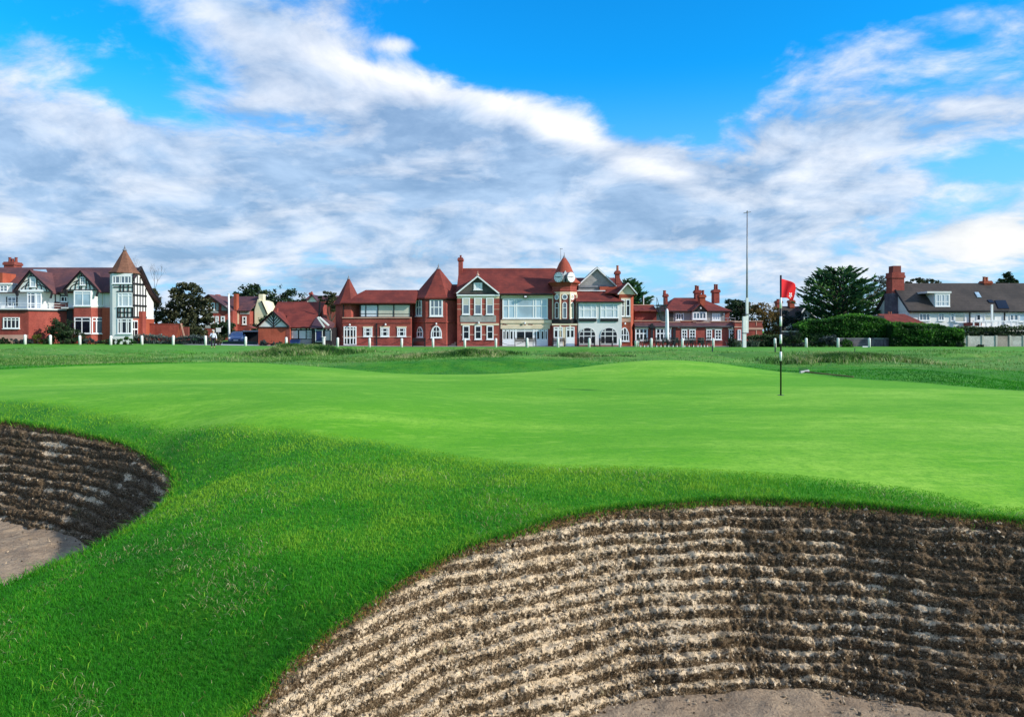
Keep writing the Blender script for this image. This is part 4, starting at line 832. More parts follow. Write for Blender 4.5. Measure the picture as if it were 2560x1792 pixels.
        seg = [(xl, zm, xr_, zm), (w0 - 6, zm, w0 - 6, b0 - 14), (w1 + 6, zm, w1 + 6, b0 - 14), (w0 - 6, b0 - 12, w1 + 6, b0 - 12), (w0 - 6, b1 + 6, w1 + 6, b1 + 6), (xa, b1 + 6, xa, zm), (xa, b0 - 12, xa, za + 30)]
        for s, wq, xq in ((-1, w0, xl), (1, w1, xr_)):
            d = abs(xq - wq)
            for k, (r1, h1) in enumerate(((.30, 62), (.62, 38))):
                px, pz = wq + s * 6, b1 - 62 + k * 40
                pts = [(px + s * d * r1 * math.sin(t), pz + (zm - pz) * (1 - math.cos(t))) for t in np.linspace(0, 1.57, 6)]
                seg += [(*p, *q) for p, q in zip(pts, pts[1:])]
            seg.append((wq + s * 6, b0 + 30, wq + s * d * .42, b0 + 8 + d * .30))
        bars(r, g, seg, yy, .085, 'timber_frame', 'timber', .05)
        bars(r, g, [(xl - 4, zl + 8, xl + 26, zl + 78), (xl + 30, zl + 6, xl + 28, zl + 70), (xr_ + 4, zr + 8, xr_ - 14, zr + 72)], yy - .1, .12, 'bracket', 'timber', .2)
        win(r, g, w0, w1, b0, b1, (.5,) if xa > 500 else (), (.33, .66) if xa > 500 else (.5,), 'g_grey' if xa > 500 else 'g_white', 'white', .08, .06, y=yy - .03)
    # upper windows
    win(r, A, 98, 200, 776, 892, (.5,), (.45,), 'g_grey', 'white', .08, .08, y=y - .05); bars(r, A, [(88, 776, 92, 892), (206, 776, 208, 892)], y - .05, .14, 'timber_frame', 'timber', .06)
    b = Fr(0, y - .9); MB().plan([(b.X(292), y), (b.X(318), y - .9), (b.X(492), y - .9), (b.X(535), y)], b.Z(930), b.Z(700)).build('bay_wall', 'render', r); rect(r, b, 255, 532, 690, 716, y - 1.1, y, 'bay_fascia', 'white')
    win(r, b, 330, 428, 722, 918, (.4,), (.16, .72), 'g_grey', 'white', .09, .09, y=y - .9); win(r, b, 430, 496, 722, 918, (), (.16, .72), 'g_white', 'white', .07, .07, y=y - .9)
    win(r, A, 732, 812, 772, 836, (.55,), (), 'g_dark', 'white', .08, .08, y=y - .05); rect(r, A, 655, 816, 846, 935, y - .09, y, 'brick_panel', 'brick_dark'); bars(r, A, [(664, 730, 668, 846), (655, 842, 820, 842), (728, 740, 728, 842), (728, 762, 815, 762)], y - .05, .11, 'timber_frame', 'timber')
    # second bay, two storeys
    b = Fr(0, y - 1.2); bp = [(b.X(868), y), (b.X(884), y - 1.2), (b.X(1090), y - 1.2), (b.X(1185), y)]
    MB().plan(bp, gz, b.Z(902)).build('bay_brick', 'brick', r); MB().plan([(p[0], p[1] + .02) for p in bp], b.Z(902), b.Z(700)).build('bay_wall', 'render', r)
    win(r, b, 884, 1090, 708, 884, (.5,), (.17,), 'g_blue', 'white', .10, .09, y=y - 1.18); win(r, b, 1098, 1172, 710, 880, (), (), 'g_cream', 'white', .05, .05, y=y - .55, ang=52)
    win(r, b, 890, 1088, 1018, 1215, (.46,), (.22,), 'g_dark', 'white', .10, .08, y=y - 1.2); win(r, b, 1092, 1180, 1018, 1215, (.36,), (.22,), 'g_grey', 'white', .09, .09, y=y - .6, ang=52)
    rect(r, A, 1240, 1398, 905, 1400, y - .35, y + .2, 'brick_bay', 'brick_orange')  # brighter orange brick paints in the sunlit facet of the bay
    rect(r, A, 800, 870, 905, 1400, y - .04, y + .1, 'recess_shade', 'black'); rect(r, A, 795, 880, 902, 918, y - 1.0, y, 'canopy', 'render_grey')  # black slab on the wall stands in for deep shade
    # turret
    b = Fr(0, 81.0); cx, cy, a = b.X(1440), 81.9, 1.3; O8 = 1 / math.cos(R(22.5))
    MB().lathe((cx, cy), [(1.66, b.Z(492)), (1.66, b.Z(484)), (1.30, b.Z(440)), (.12, b.Z(205))], 8, 0).build('turret_roof', 'roof_brown', r)
    MB().lathe((cx, cy), [(1.55, b.Z(500)), (1.64, b.Z(491))], 8, 0).build('gutter', 'black', r)
    finial(r, cx, cy, b.Z(212), b.Z(145), .16)
    fy = cy - a
    b = Fr(0, fy); MB().plan([(b.X(1345), fy - .02), (b.X(1592), fy - .02), (b.X(1592) - 1.6, fy + 1.5), (b.X(1592) - 1.6, cy + 1), (b.X(1345) - .6, cy + 1), (b.X(1345) - .6, fy + .6)], gz, b.Z(495)).build('turret_wall', 'render', r)
    win(r, b, 1346, 1576, 524, 618, (.16, .38, .46, .64, .83), (), 'g_grey', 'white', .10, .09, y=fy - .02)
    win(r, b, 1412, 1588, 726, 892, (.28, .70), (.22,), 'g_white', 'white', .10, .10, y=fy - .02)
    win(r, b, 1408, 1582, 1034, 1216, (.2, .30, .62, .74), (.20,), 'g_dark', 'white', .12, .10, y=fy - .02)
    bars(r, b, [(1350, 626, 1590, 626), (1400, 712, 1590, 712), (1440, 626, 1440, 712), (1360, 660, 1590, 660), (1480, 626, 1480, 712), (1535, 626, 1535, 712)], fy - .02, .12, 'timber_frame', 'timber')
    bars(r, b, [(1404, 902, 1592, 902), (1404, 1022, 1584, 1022), (1410, 902, 1410, 1022), (1440, 902, 1440, 1022), (1490, 902, 1490, 1022), (1530, 902, 1530, 1022), (1580, 902, 1580, 1022), (1404, 962, 1584, 962)], fy - .02, .13, 'timber_frame', 'timber')
    bars(r, b, [(1592, 500, 1592, 1030)], fy - .02, .13, 'corner_post', 'timber')
    chimney(r, Fr(0, 86), 28, 170, 355, 450, 86, 1.6, [(62, 296), (98, 312), (138, 296)], 'brick_dark', 'brick_dark', .16); rect(r, A, -30, 46, 490, 640, y - .2, y + 2, 'side_stack', 'brick_orange')  # side stack's orange brick stands in for sunlight on its side
    win(r, A, 40, 134, 640, 716, (.5,), (.5,), 'g_grey', 'white', .08, .08, y=y - .55); rect(r, A, 30, 186, 614, 632, y - .7, y + 1.5, 'dormer_roof', 'render'); rect(r, A, 36, 180, 630, 720, y - .5, y + 1.5, 'dormer', 'render_grey')
    def rp(px, t): Yq = y - .5 + (86.1 - y) * t; return ((px - CX) * Yq / F, Yq - .05, e + (rd - e) * t + .06)
    MB().slab([rp(86, .74), rp(120, .74), rp(116, .90), rp(84, .90)], .05).build('skylight', 'g_blue', r)
    return r
mansion()

# ------------------------------------------------------------------ shop lodge, villas behind
def lodge():
    y = 83.5; B = Fr(360, y); gz = -.4
    r = thing('lodge', (B.X(1800), 85, 0), 'low red roofed lodge with a black and white timbered gable and navy door', 'lodge')
    rect(r, B, 1366, 1742, 1142, 1400, y, 90, 'brick_wall', 'brick_orange'); rect(r, B, 1700, 1744, 1142, 1400, y - .03, y, 'corner_pier', 'brick_dark')
    MB().prism([(B.X(1366), B.Z(1142)), (B.X(1742), B.Z(1142)), (B.X(1550), B.Z(962))], y - .05, y + 1).build('gable', 'render_grey', r)
    xa = B.X(1550); gable_roof(r, B.X(1345), B.X(1758), xa, B.Z(1138), B.Z(1138), B.Z(946), y - .4, 89, 'roof_red', .12, 'gable_roof')
    bars(r, B, [(1356, 1136, 1550, 952), (1550, 952, 1748, 1136)], y - .34, .20, 'bargeboard', 'timber', .06)
    seg = [(1366, 1138, 1742, 1138), (1552, 965, 1552, 1138)]
    for k in range(4):
        seg += [(1552, 1138 - 34 * (k) + (0 if k else -6), 1552 - 150 + 38 * k, 1138 - 34 * k - 138 + 38 * k * .5), (1552, 1138 - 34 * k + (0 if k else -6), 1552 + 150 - 38 * k, 1138 - 34 * k - 138 + 38 * k * .5)]
    def clip(s):
        a0, b0, a1, b1 = s
        for t in np.linspace(1, .05, 40):
            x, z = a0 + (a1 - a0) * t, b0 + (b1 - b0) * t
            if z > 955 + abs(x - 1550) * .93 + 6: return (a0, b0, x, z)
        return s
    bars(r, B, seg[:2] + [clip(s) for s in seg[2:]], y - .05, .10, 'timber_frame', 'timber')
    rect(r, B, 1525, 1560, 905, 960, 84.4, 84.9, 'chimney_stub', 'brick')
    # timber shopfront
    rect(r, B, 1742, 2012, 1136, 1400, y + .6, 90, 'timber_wall', 'timber')
    MB().slab([(B.X(1640), y + .2, B.Z(1140)), (B.X(2004), y + .2, B.Z(1140)), (B.X(2004), y + 2.6, B.Z(980)), (B.X(1640), y + 2.6, B.Z(980))], .12).build('front_roof', 'roof_red', r)
    U = Fr(360, 87); MB().slab([(U.X(1530), 86.2, U.Z(1005)), (U.X(2110), 86.2, U.Z(1005)), (U.X(2122), 88.8, U.Z(828)), (U.X(1545), 88.8, U.Z(828))], .12).build('upper_roof', 'roof_red', r); rect(r, U, 1570, 2085, 860, 1200, 88.6, 91, 'upper_wall', 'brick'); bars(r, U, [(2122, 832, 2112, 1008)], 86.3, .2, 'bargeboard', 'timber')
    S = Fr(360, y + .6)
    for x0, x1 in ((1768, 1842), (1858, 1934)): rect(r, S, x0, x1, 1180, 1274, y + .54, y + .62, 'white_panel', 'render_grey')
    win(r, S, 1948, 2006, 1178, 1276, (.35, .65), (), 'g_grey', 'render_grey', .08, .10, y=y + .6, sill=False)
    for x0, x1 in ((1768, 1816), (1828, 1870), (1886, 1932), (1952, 1972), (1984, 2004)): rect(r, S, x0, x1, 1154, 1166, y + .54, y + .62, 'frieze_panel', 'render_grey')
    rect(r, S, 1868, 2006, 1286, 1400, y + .5, y + .62, 'plinth', 'pebble')
    T = Fr(360, y); rect(r, T, 2012, 2252, 1142, 1400, y - .2, 89, 'shop_wall', 'timber')
    m = MB(); e, rd = T.Z(1146), T.Z(1018); m.slab([(T.X(2004), y - .5, e), (T.X(2170), y - .5, e), (T.X(2095), y + 2, rd), (T.X(1998), y + 2, rd)], .1); m.build('shop_roof', 'roof_dark', r)
    m = MB(); m.slab([(T.X(2168), y - .5, e), (T.X(2262), y - .2, e - .02), (T.X(2235), y + 2, T.Z(1090)), (T.X(2092), y + 2, rd)], .1); m.build('shop_roof_side', 'roof_purple', r)
    bars(r, T, [(2095, 1020, 2175, 1140), (2115, 1020, 2225, 1118)], y - .45, .16, 'hip_tiles', 'render_grey', .3)
    d = win(r, T, 2056, 2142, 1172, 1314, (), (), 'bluedoor', 'render_grey', .06, .05, y=y - .2, name='door', sill=False); MB().cyl((T.X(2128), y - .32, T.Z(1250)), (T.X(2128), y - .22, T.Z(1250)), .04, .04, 8).build('door_handle', 'lead', d)
    win(r, T, 2166, 2242, 1172, 1300, (), (), 'g_grey', 'black', .06, .05, y=y - .2, sill=False); 
    for x0 in (2050, 2138, 2180, 2226): rect(r, T, x0, x0 + 16, 1160, 1172, y - .24, y - .18, 'frieze_panel', 'render_grey')
    rect(r, T, 2236, 2246, 1178, 1300, y - .26, y - .18, 'white_post', 'render_grey')
    return r
lodge()
def villa():
    Y = 112; B = Fr(360, Y); gz = -.5
    r = thing('villa', (B.X(1000), 115, 0), 'red brick villa with purple tiled roof and pale side gable beyond the car park', 'house')
    rect(r, B, 722, 1060, 940, 1330, Y, 119, 'gable_wall', 'brick'); MB().prism([(B.X(722), B.Z(945)), (B.X(722), B.Z(800)), (B.X(782), B.Z(752)), (B.X(1045), B.Z(945))], Y, Y + 2).build('gable', 'brick', r)
    for p, q in ((862, 900), (930, 1000)): rect(r, B, p, q - 8, (850 if p < 900 else 880), 940, Y - .06, Y + .1, 'pebble_panel', 'pebble')
    rect(r, B, 730, 890, 945, 968, Y - .06, Y, 'pebble_band', 'pebble')
    m = MB(); m.slab([(B.X(782), Y - .5, B.Z(745)), (B.X(1052), Y - .5, B.Z(944)), (B.X(1052), 119, B.Z(944)), (B.X(782), 119, B.Z(745))], .15); m.slab([(B.X(640), Y - .5, B.Z(850)), (B.X(782), Y - .5, B.Z(745)), (B.X(782), 119, B.Z(745)), (B.X(640), 119, B.Z(850))], .15); m.build('front_roof', 'roof_purple', r)
    bars(r, B, [(700, 812, 782, 752), (782, 752, 1050, 946)], Y - .45, .16, 'bargeboard', 'timber', .05)
    D = Fr(360, 114); rect(r, D, 1050, 1262, 945, 1330, 114, 121, 'main_wall', 'brick'); rect(r, D, 1068, 1136, 955, 1100, 113.9, 114, 'render_panel', 'stone'); rect(r, D, 1150, 1262, 950, 985, 113.92, 114, 'pebble_band', 'pebble')
    MB().slab([(D.X(960), 113.6, D.Z(942)), (D.X(1275), 113.6, D.Z(942)), (D.X(1312), 117.5, D.Z(758)), (D.X(960), 117.5, D.Z(758))], .15).build('main_roof', 'roof_purple', r)
    MB().prism([(D.X(1282), D.Z(1180)), (D.X(1432), D.Z(1180)), (D.X(1432), D.Z(975)), (D.X(1368), D.Z(820)), (D.X(1318), D.Z(800)), (D.X(1282), D.Z(930))], 115.5, 121).build('side_gable', 'cream', r); bars(r, D, [(1368, 820, 1440, 985)], 115.4, .2, 'bargeboard', 'timber', .1)
    chimney(r, D, 1318, 1370, 735, 860, 116, 1.2, [], 'cream', 'rust', .2, False); chimney(r, Fr(360, 113.5), 1074, 1110, 740, 935, 113.4, 1.0, [], 'brick_orange', 'rust', .2, False); chimney(r, D, 750, 800, 735, 790, 117, 1, [], 'brick', 'rust', .1)
    for x0, x1 in ((730, 778), (796, 850)): win(r, B, x0, x1, 845, 936, (), (.5,), 'g_dark', 'white', .17, .12, y=Y)
    for x0, x1 in ((736, 776), (796, 840), (856, 894), (920, 968)): win(r, B, x0, x1, 1006, 1102, (), (.5,), 'g_dark', 'white', .17, .12, y=Y)
    win(r, D, 1176, 1226, 1008, 1106, (), (.5,), 'g_dark', 'white', .17, .12, y=114); rect(r, B, 735, 980, 1110, 1150, Y - .06, Y, 'pebble_band', 'pebble'); win(r, B, 920, 970, 1165, 1240, (), (.5,), 'g_dark', 'white', .17, .12, y=Y)
    return r
villa()
def backhouse():
    Y = 128; B = Fr(360, Y); r = thing('house', (B.X(2050), 130, 0), 'distant tiled house with a small white gable behind the lodge roof', 'house')
    rect(r, B, 1880, 2340, 820, 1330, Y, Y + 8, 'wall', 'brick_dark'); MB().slab([(B.X(1870), Y - .4, B.Z(850)), (B.X(2340), Y - .4, B.Z(850)), (B.X(2330), Y + 4, B.Z(748)), (B.X(1905), Y + 4, B.Z(748))], .2).build('roof', 'roof_purple', r)
    MB().prism([(B.X(1962), B.Z(840)), (B.X(2100), B.Z(840)), (B.X(2030), B.Z(765))], Y - 1, Y + 2).build('gable', 'render', r); gable_roof(r, B.X(1940), B.X(2120), B.X(2030), B.Z(850), B.Z(850), B.Z(750), Y - 1.4, Y + 4, 'roof_dark', .15, 'gable_roof')
    chimney(r, B, 1912, 1952, 712, 760, Y + 3, 1, [(1940, 700)], 'brick', 'rust', .15); chimney(r, B, 2228, 2240, 745, 810, Y + 1, .6, [], 'pinkstone', 'rust', .15, False)
backhouse()
def cottage():
    Y = 108; G = Fr(1700, Y); r = thing('cottage', (G.X(1400), 110, 0), 'small house with a white gable and two brick chimneys left of the cedar', 'house')
    MB().prism([(G.X(1420), G.Z(1300)), (G.X(1640), G.Z(1300)), (G.X(1630), G.Z(1065)), (G.X(1498), G.Z(895)), (G.X(1390), G.Z(1040))], Y, Y + 6).build('wall', 'render_grey', r); rect(r, G, 1250, 1440, 1055, 1300, Y + .5, Y + 5, 'side_wall', 'render_grey')
    m = MB(); m.slab([(G.X(1498), Y - .4, G.Z(880)), (G.X(1645), Y - .4, G.Z(1072)), (G.X(1645), Y + 6, G.Z(1072)), (G.X(1498), Y + 6, G.Z(880))], .16); m.slab([(G.X(1235), Y + .2, G.Z(1060)), (G.X(1420), Y + .2, G.Z(1060)), (G.X(1498), Y + 3, G.Z(880)), (G.X(1240), Y + 3, G.Z(880))], .16); m.slab([(G.X(1385), Y - .4, G.Z(1040)), (G.X(1498), Y - .4, G.Z(880)), (G.X(1498), Y + 3, G.Z(880)), (G.X(1385), Y + 3, G.Z(1040))], .16); m.build('roof', 'roof_slate', r)
    bars(r, G, [(1388, 1038, 1498, 886), (1498, 886, 1640, 1068)], Y - .38, .18, 'bargeboard', 'white', .06); win(r, G, 1480, 1530, 980, 1075, (), (.4,), 'g_dark', 'white', .12, .14, y=Y)
    chimney(r, G, 1228, 1306, 812, 900, Y + 2.4, 1.2, [(1265, 792)], 'brick', 'rust', .3); chimney(r, G, 1384, 1458, 806, 900, Y + 2.4, 1.2, [(1425, 782)], 'brick_orange', 'rust', .3)
cottage()
def longhouse():
    y = 90; H = Fr(2080, y); gz = -.5; xl, xr = H.X(920), H.X(3300); yb = 97.8; ym = 93.9
    ze = H.Z(942); zr = ZC - (580 + 612 / 4.7833 - HZ) * ym / F
    r = thing('long_house', (xl + 8, 94, 0), 'long white rendered house with dark slate roof, dormer and tall brick chimney', 'house')
    MB().box(xl + .05, xr, y, yb, gz, ze).build('wall', 'render', r)
    MB().add([(xl, y, ze), (xl, yb, ze), (xl, ym, zr - .15), (xl + .3, y, ze), (xl + .3, yb, ze), (xl + .3, ym, zr - .15)], [(0, 1, 2), (5, 4, 3), (0, 2, 5, 3), (1, 4, 5, 2), (0, 3, 4, 1)]).build('end_gable', 'render', r)
    m = MB(); m.slab([(xl - .25, y - .45, ze - .1), (xr, y - .45, ze - .1), (xr, ym, zr), (xl - .25, ym, zr)], .16); m.slab([(xl - .25, ym, zr), (xr, ym, zr), (xr, yb + .4, ze - .1), (xl - .25, yb + .4, ze - .1)], .16); m.build('roof', 'roof_slate', r)
    m = MB(); m.cyl((xl - .2, y - .4, ze - .1), (xl - .2, ym, zr), .12, .12, 6); m.cyl((xl - .2, ym, zr), (xl - .2, yb + .4, ze - .1), .12, .12, 6); m.build('bargeboard', 'timber', r)
    rect(r, H, 910, 2080, 936, 950, y - .55, y - .43, 'gutter', 'black')
    # end chimney stack
    cy0, cy1 = ym - 1.35, ym + .55; zt = ZC - (580 + 492 / 4.7833 - HZ) * ym / F
    MB().box(xl - .75, xl + .05, cy0, cy1, gz, zt - 2.6).build('chimney_breast', 'wallgrey', r); m = MB(); m.box(xl - .62, xl + .9, cy0 + .2, cy1 - .2, zt - 2.6, zt - .7); m.box(xl - .72, xl + 1.0, cy0 + .1, cy1 - .1, zt - .7, zt - .4); m.box(xl - .66, xl + .94, cy0 + .16, cy1 - .16, zt - .4, zt)  # grey brick on the breast paints in the stack's shaded side
    c = m.build('chimney', 'brick', r)
    MB().box(xl - .4, xl + .6, cy0 + .4, cy1 - .4, zt, zt + .85).build('chimney_pot', 'brick_dark', c)
    # dormer
    yd = y + .3; d = Fr(2080, yd); rect(r, d, 1222, 1412, 730, 905, yd, yd + 3.4, 'dormer', 'render'); rect(r, d, 1130, 1420, 710, 732, yd - .15, yd + 3.4, 'dormer_roof', 'render_grey'); win(r, d, 1232, 1402, 742, 890, (.3, .42, .66), (.62,), 'g_white', 'white', .12, .10, y=yd)
    for a0, a1, b0, b1, gm in ((1730, 1800, 722, 785, 'g_blue'), (1950, 2100, 820, 920, 'g_dark'), (1860, 1940, 815, 850, 'g_dark')):
        def onroof(a, b):
            zz = H.Z(b); t = (zz - ze) / (zr - ze); t = max(0, t); yy = y + (ym - y) * t * .8; k = yy / F
            return ((2080 + a / 4.7833 - CX) * k, y - .45 + (ym - y + .45) * ((ZC - (580 + b / 4.7833 - HZ) * k) - ze + .1) / (zr - ze + .1) - .06, ZC - (580 + b / 4.7833 - HZ) * k + .06)
        q = [onroof(a0 + 22, b1), onroof(a1, b1), onroof(a1 - 22, b0), onroof(a0, b0)]; MB().slab(q, .08).build('skylight', gm, r)
    chimney(r, Fr(2080, ym), 1795, 1902, 585, 640, ym - .4, 1.2, [(1830, 534), (1862, 538)], 'brick_orange', 'rust', .17)
    for a0, a1, b0, b1, cs, rs, gm in ((1040, 1170, 975, 1060, (.33, .66), (), 'g_grey'), (1270, 1340, 975, 1060, (.5,), (.3,), 'g_grey'), (1415, 1460, 975, 1065, (), (.3,), 'g_grey'), (1462, 1592, 972, 1080, (), (), 'g_cream'), (1724, 1776, 985, 1060, (), (), 'g_dark'), (1820, 1950, 982, 1062, (), (), 'g_cream'), (2125, 2225, 985, 1060, (.4, .55), (), 'g_grey'), (2235, 2420, 985, 1075, (.5,), (), 'g_blue'), (2440, 2640, 985, 1075, (.5,), (), 'g_blue')): win(r, H, a0, a1, b0, b1, cs, rs, gm, 'white', .09, .08, y=y)
    for a in (1640, 2055): rect(r, H, a, a + 10, 955, 1150, y - .12, y, 'downpipe', 'black')
    rect(r, H, 1805, 1825, 872, 1150, y - 1.6, y - 1.45, 'flue', 'white')
    b = Fr(2080, 88); rect(r, b, 1640, 2330, 1126, 1140, 87.8, 90, 'balcony_floor', 'render'); m = MB()
    for a in range(1680, 2340, 75): m.box(b.X(a), b.X(a + 14), 87.85, 87.95, b.Z(1128), b.Z(1060))
    m.box(b.X(1680), b.X(2600), 87.84, 87.96, b.Z(1072), b.Z(1060)); m.build('balcony_rail', 'white', r)
    MB().box(b.X(1690), b.X(1790), 88.0, 89.9, b.Z(1122), b.Z(1082)).build('balcony_screen', 'brick_dark', r)
    return r
longhouse()
def outbuilding():
    y = 86.5; H = Fr(2080, y); r = thing('outbuilding', (H.X(860), 88, 0), 'small outbuilding with a pink red tiled hipped roof behind the tall hedge', 'outbuilding')
    e, rd = H.Z(1120), H.Z(975); m = MB(); m.slab([(H.X(690), y, e), (H.X(1190), y, e), (H.X(985), y + 2.2, rd), (H.X(662), y + 2.2, rd)], .12); m.slab([(H.X(1190), y, e), (H.X(1190), y + 4.4, e), (H.X(985), y + 2.21, rd), (H.X(985), y + 2.2, rd)], .12); m.slab([(H.X(662), y + 2.2, rd), (H.X(985), y + 2.2, rd), (H.X(1190), y + 4.4, e), (H.X(640), y + 4.4, e)], .12); m.build('roof', 'roof_red', r)
    MB().prism([(H.X(500), H.Z(1200)), (H.X(690), H.Z(1200)), (H.X(655), H.Z(1000)), (H.X(560), H.Z(990)), (H.X(500), H.Z(1030))], y + .6, y + 4).build('side_wall', 'roof_slate', r); rect(r, H, 690, 1180, 1116, 1420, y + .2, y + 4.2, 'wall', 'render')
    MB().cyl((H.X(812), y + 2.6, rd - .2), (H.X(812), y + 2.6, rd + .3), .09, .09, 8).build('vent_pot', 'rust', r); MB().cyl((H.X(840), y + 2.6, rd - .2), (H.X(840), y + 2.6, rd + .3), .09, .09, 8).build('vent_pot', 'rust', r)
outbuilding()
# ------------------------------------------------------------------ planting
M['l_dark'] = blade_material('dark_evergreen_leaves', (.008, .020, .010), (.026, .055, .020), (.10, .15, .05), .25)
M['l_olive'] = blade_material('olive_leaves', (.018, .024, .013), (.060, .070, .030), (.20, .19, .09), .3)
M['l_brown'] = blade_material('autumn_leaves', (.06, .042, .016), (.20, .13, .045), (.42, .28, .09), .35)
M['l_cedar'] = blade_material('cypress_sprays', (.006, .030, .016), (.026, .10, .038), (.18, .34, .08), .35)
M['l_hedge'] = blade_material('hedge_leaves', (.008, .036, .008), (.03, .11, .016), (.12, .34, .03), .35)
M['l_grey'] = blade_material('grey_green_leaves', (.014, .024, .026), (.045, .065, .062), (.15, .19, .17), .2)
M['l_yellow'] = blade_material('yellow_green_leaves', (.05, .06, .012), (.16, .17, .03), (.36, .34, .10), .3)
M['l_spike'] = blade_material('sword_leaves', (.012, .03, .022), (.05, .09, .06), (.26, .30, .22), .2)
def leafquads(P, size, rg, elong=1.0, flat=0.0, dirs=None):
    n = len(P); a = rg.normal(size=(n, 3))
    if dirs is not None: a = dirs + .28 * a
    a[:, 2] *= (1 - flat); a /= np.linalg.norm(a, axis=1, keepdims=True) + 1e-9
    b = np.cross(a, rg.normal(size=(n, 3)) * np.array([1 - flat * .7, 1 - flat * .7, 1])); b /= np.linalg.norm(b, axis=1, keepdims=True) + 1e-9
    s = size[:, None] * .5; v = np.stack([P - a * s * elong, P + b * s * .62, P + a * s * elong, P - b * s * .62], 1)
    return v.reshape(-1, 3), (np.arange(n) * 4)[:, None] + np.array([[0, 1, 2, 3]])
def blob(rg, c, r, n, shell=.45):
    d = rg.normal(size=(n, 3)); d /= np.linalg.norm(d, axis=1, keepdims=True); q = rg.random(n) ** shell
    return np.array(c) + d * q[:, None] * np.array(r), d
def foliage(name, clumps, n, size, mat, seed, parent=None, gap=.42, freq=.9, flat=.0, elong=1.0, sub=True, floor=None, big=None):
    """clumps: (x, y, z, rx, ry, rz); leaf-sized faces in many small uneven sub-clumps"""
    rg = np.random.default_rng(seed); V = []; T = []
    vol = np.array([c[3] * c[5] for c in clumps]); vol = vol / vol.sum()
    for c, w in zip(clumps, vol):
        m = int(n * w)
        if sub:
            ns = max(6, int(m / 55)); cen, dd = blob(rg, c[:3], np.array(c[3:]) * .92, ns, .33); rs = rg.uniform(.14, .34, ns) * min(c[3], c[5], c[4] * 1.3) + size * .6
            i = rg.integers(0, ns, m); d = rg.normal(size=(m, 3)); d /= np.linalg.norm(d, axis=1, keepdims=True)
            p = cen[i] + d * (rg.random(m) ** .5 * rs[i])[:, None] * np.array([1, 1, .75]); tn = rg.random(ns)[i]
        else: p, d = blob(rg, c[:3], c[3:], m); tn = np.full(m, .5)
        V.append(p); T.append(tn)
    P = np.concatenate(V); tn = np.concatenate(T); g = fbm(P[:, 0] * freq + P[:, 1] * .7, P[:, 2] * freq + P[:, 1] * .5, seed); k = g > gap - .12
    if floor is not None: k &= P[:, 2] > floor
    P, tn, g = P[k], tn[k], g[k]; sz = size * rg.uniform(.6, 1.35, len(P))
    v, f = leafquads(P, sz, rg, elong, flat); tint = .22 + .35 * (tn - .5) + .5 * (g - .5) + .5 * rg.random(len(P)) ** 2
    off = np.array(parent['_o']) if parent is not None else 0
    return npmesh(name, v - off, f, mat, {'tint': np.repeat(np.clip(tint, 0, 1), 4)}, False, parent)
def limbs(m, p, d, L, r, depth, rg, spread=.5, up=.15, n=2, ratio=.72):
    q = p + d * L; m.cyl(p, q, r, r * .62, 6 if r > .06 else 4)
    if depth <= 0: return
    for k in range(n + (rg.random() > .55)):
        e = d + Vector(rg.normal(size=3)) * spread; e.z += up; e.normalize(); limbs(m, q, e, L * ratio * rg.uniform(.75, 1.15), r * .58, depth - 1, rg, spread, up, n, ratio)
def at(px, py, Y): return ((px - CX) * Y / F, Y, ZC - (py - HZ) * Y / F)
def tree(name, label, px, Y, base_py, clumps, n, size, mat, seed, trunk=(.25, .5), cat='tree', group=None, gap=.42, depth=4, bare=False, freq=.5, spread=.45):
    """clumps in picture angles at distance Y: (px, py, half width px, half height px)"""
    b = at(px, base_py, Y); b = (b[0], b[1], tz(b[0], b[1]) - .05); r = thing(name, b, label, cat, group); k = Y / F; rg = np.random.default_rng(seed)
    top = at(px, min(c[1] for c in clumps), Y)[2]; h = top - b[2]; m = MB(); p = Vector(b); d = Vector((.03, .02, 1)).normalized()
    limbs(m, p, d, h * trunk[1], trunk[0], depth, rg, spread, .25, 2, .62); m.build('trunk', 'bark', r)
    if n:
        cl = [(*at(x, y, Y + rg.uniform(-.6, .6) * rx * k), rx * k, min(rx, ry * 1.3) * k * .9, ry * k) for x, y, rx, ry in clumps]
        foliage('crown', cl, n, size, mat, seed, r, gap, freq)
    return r
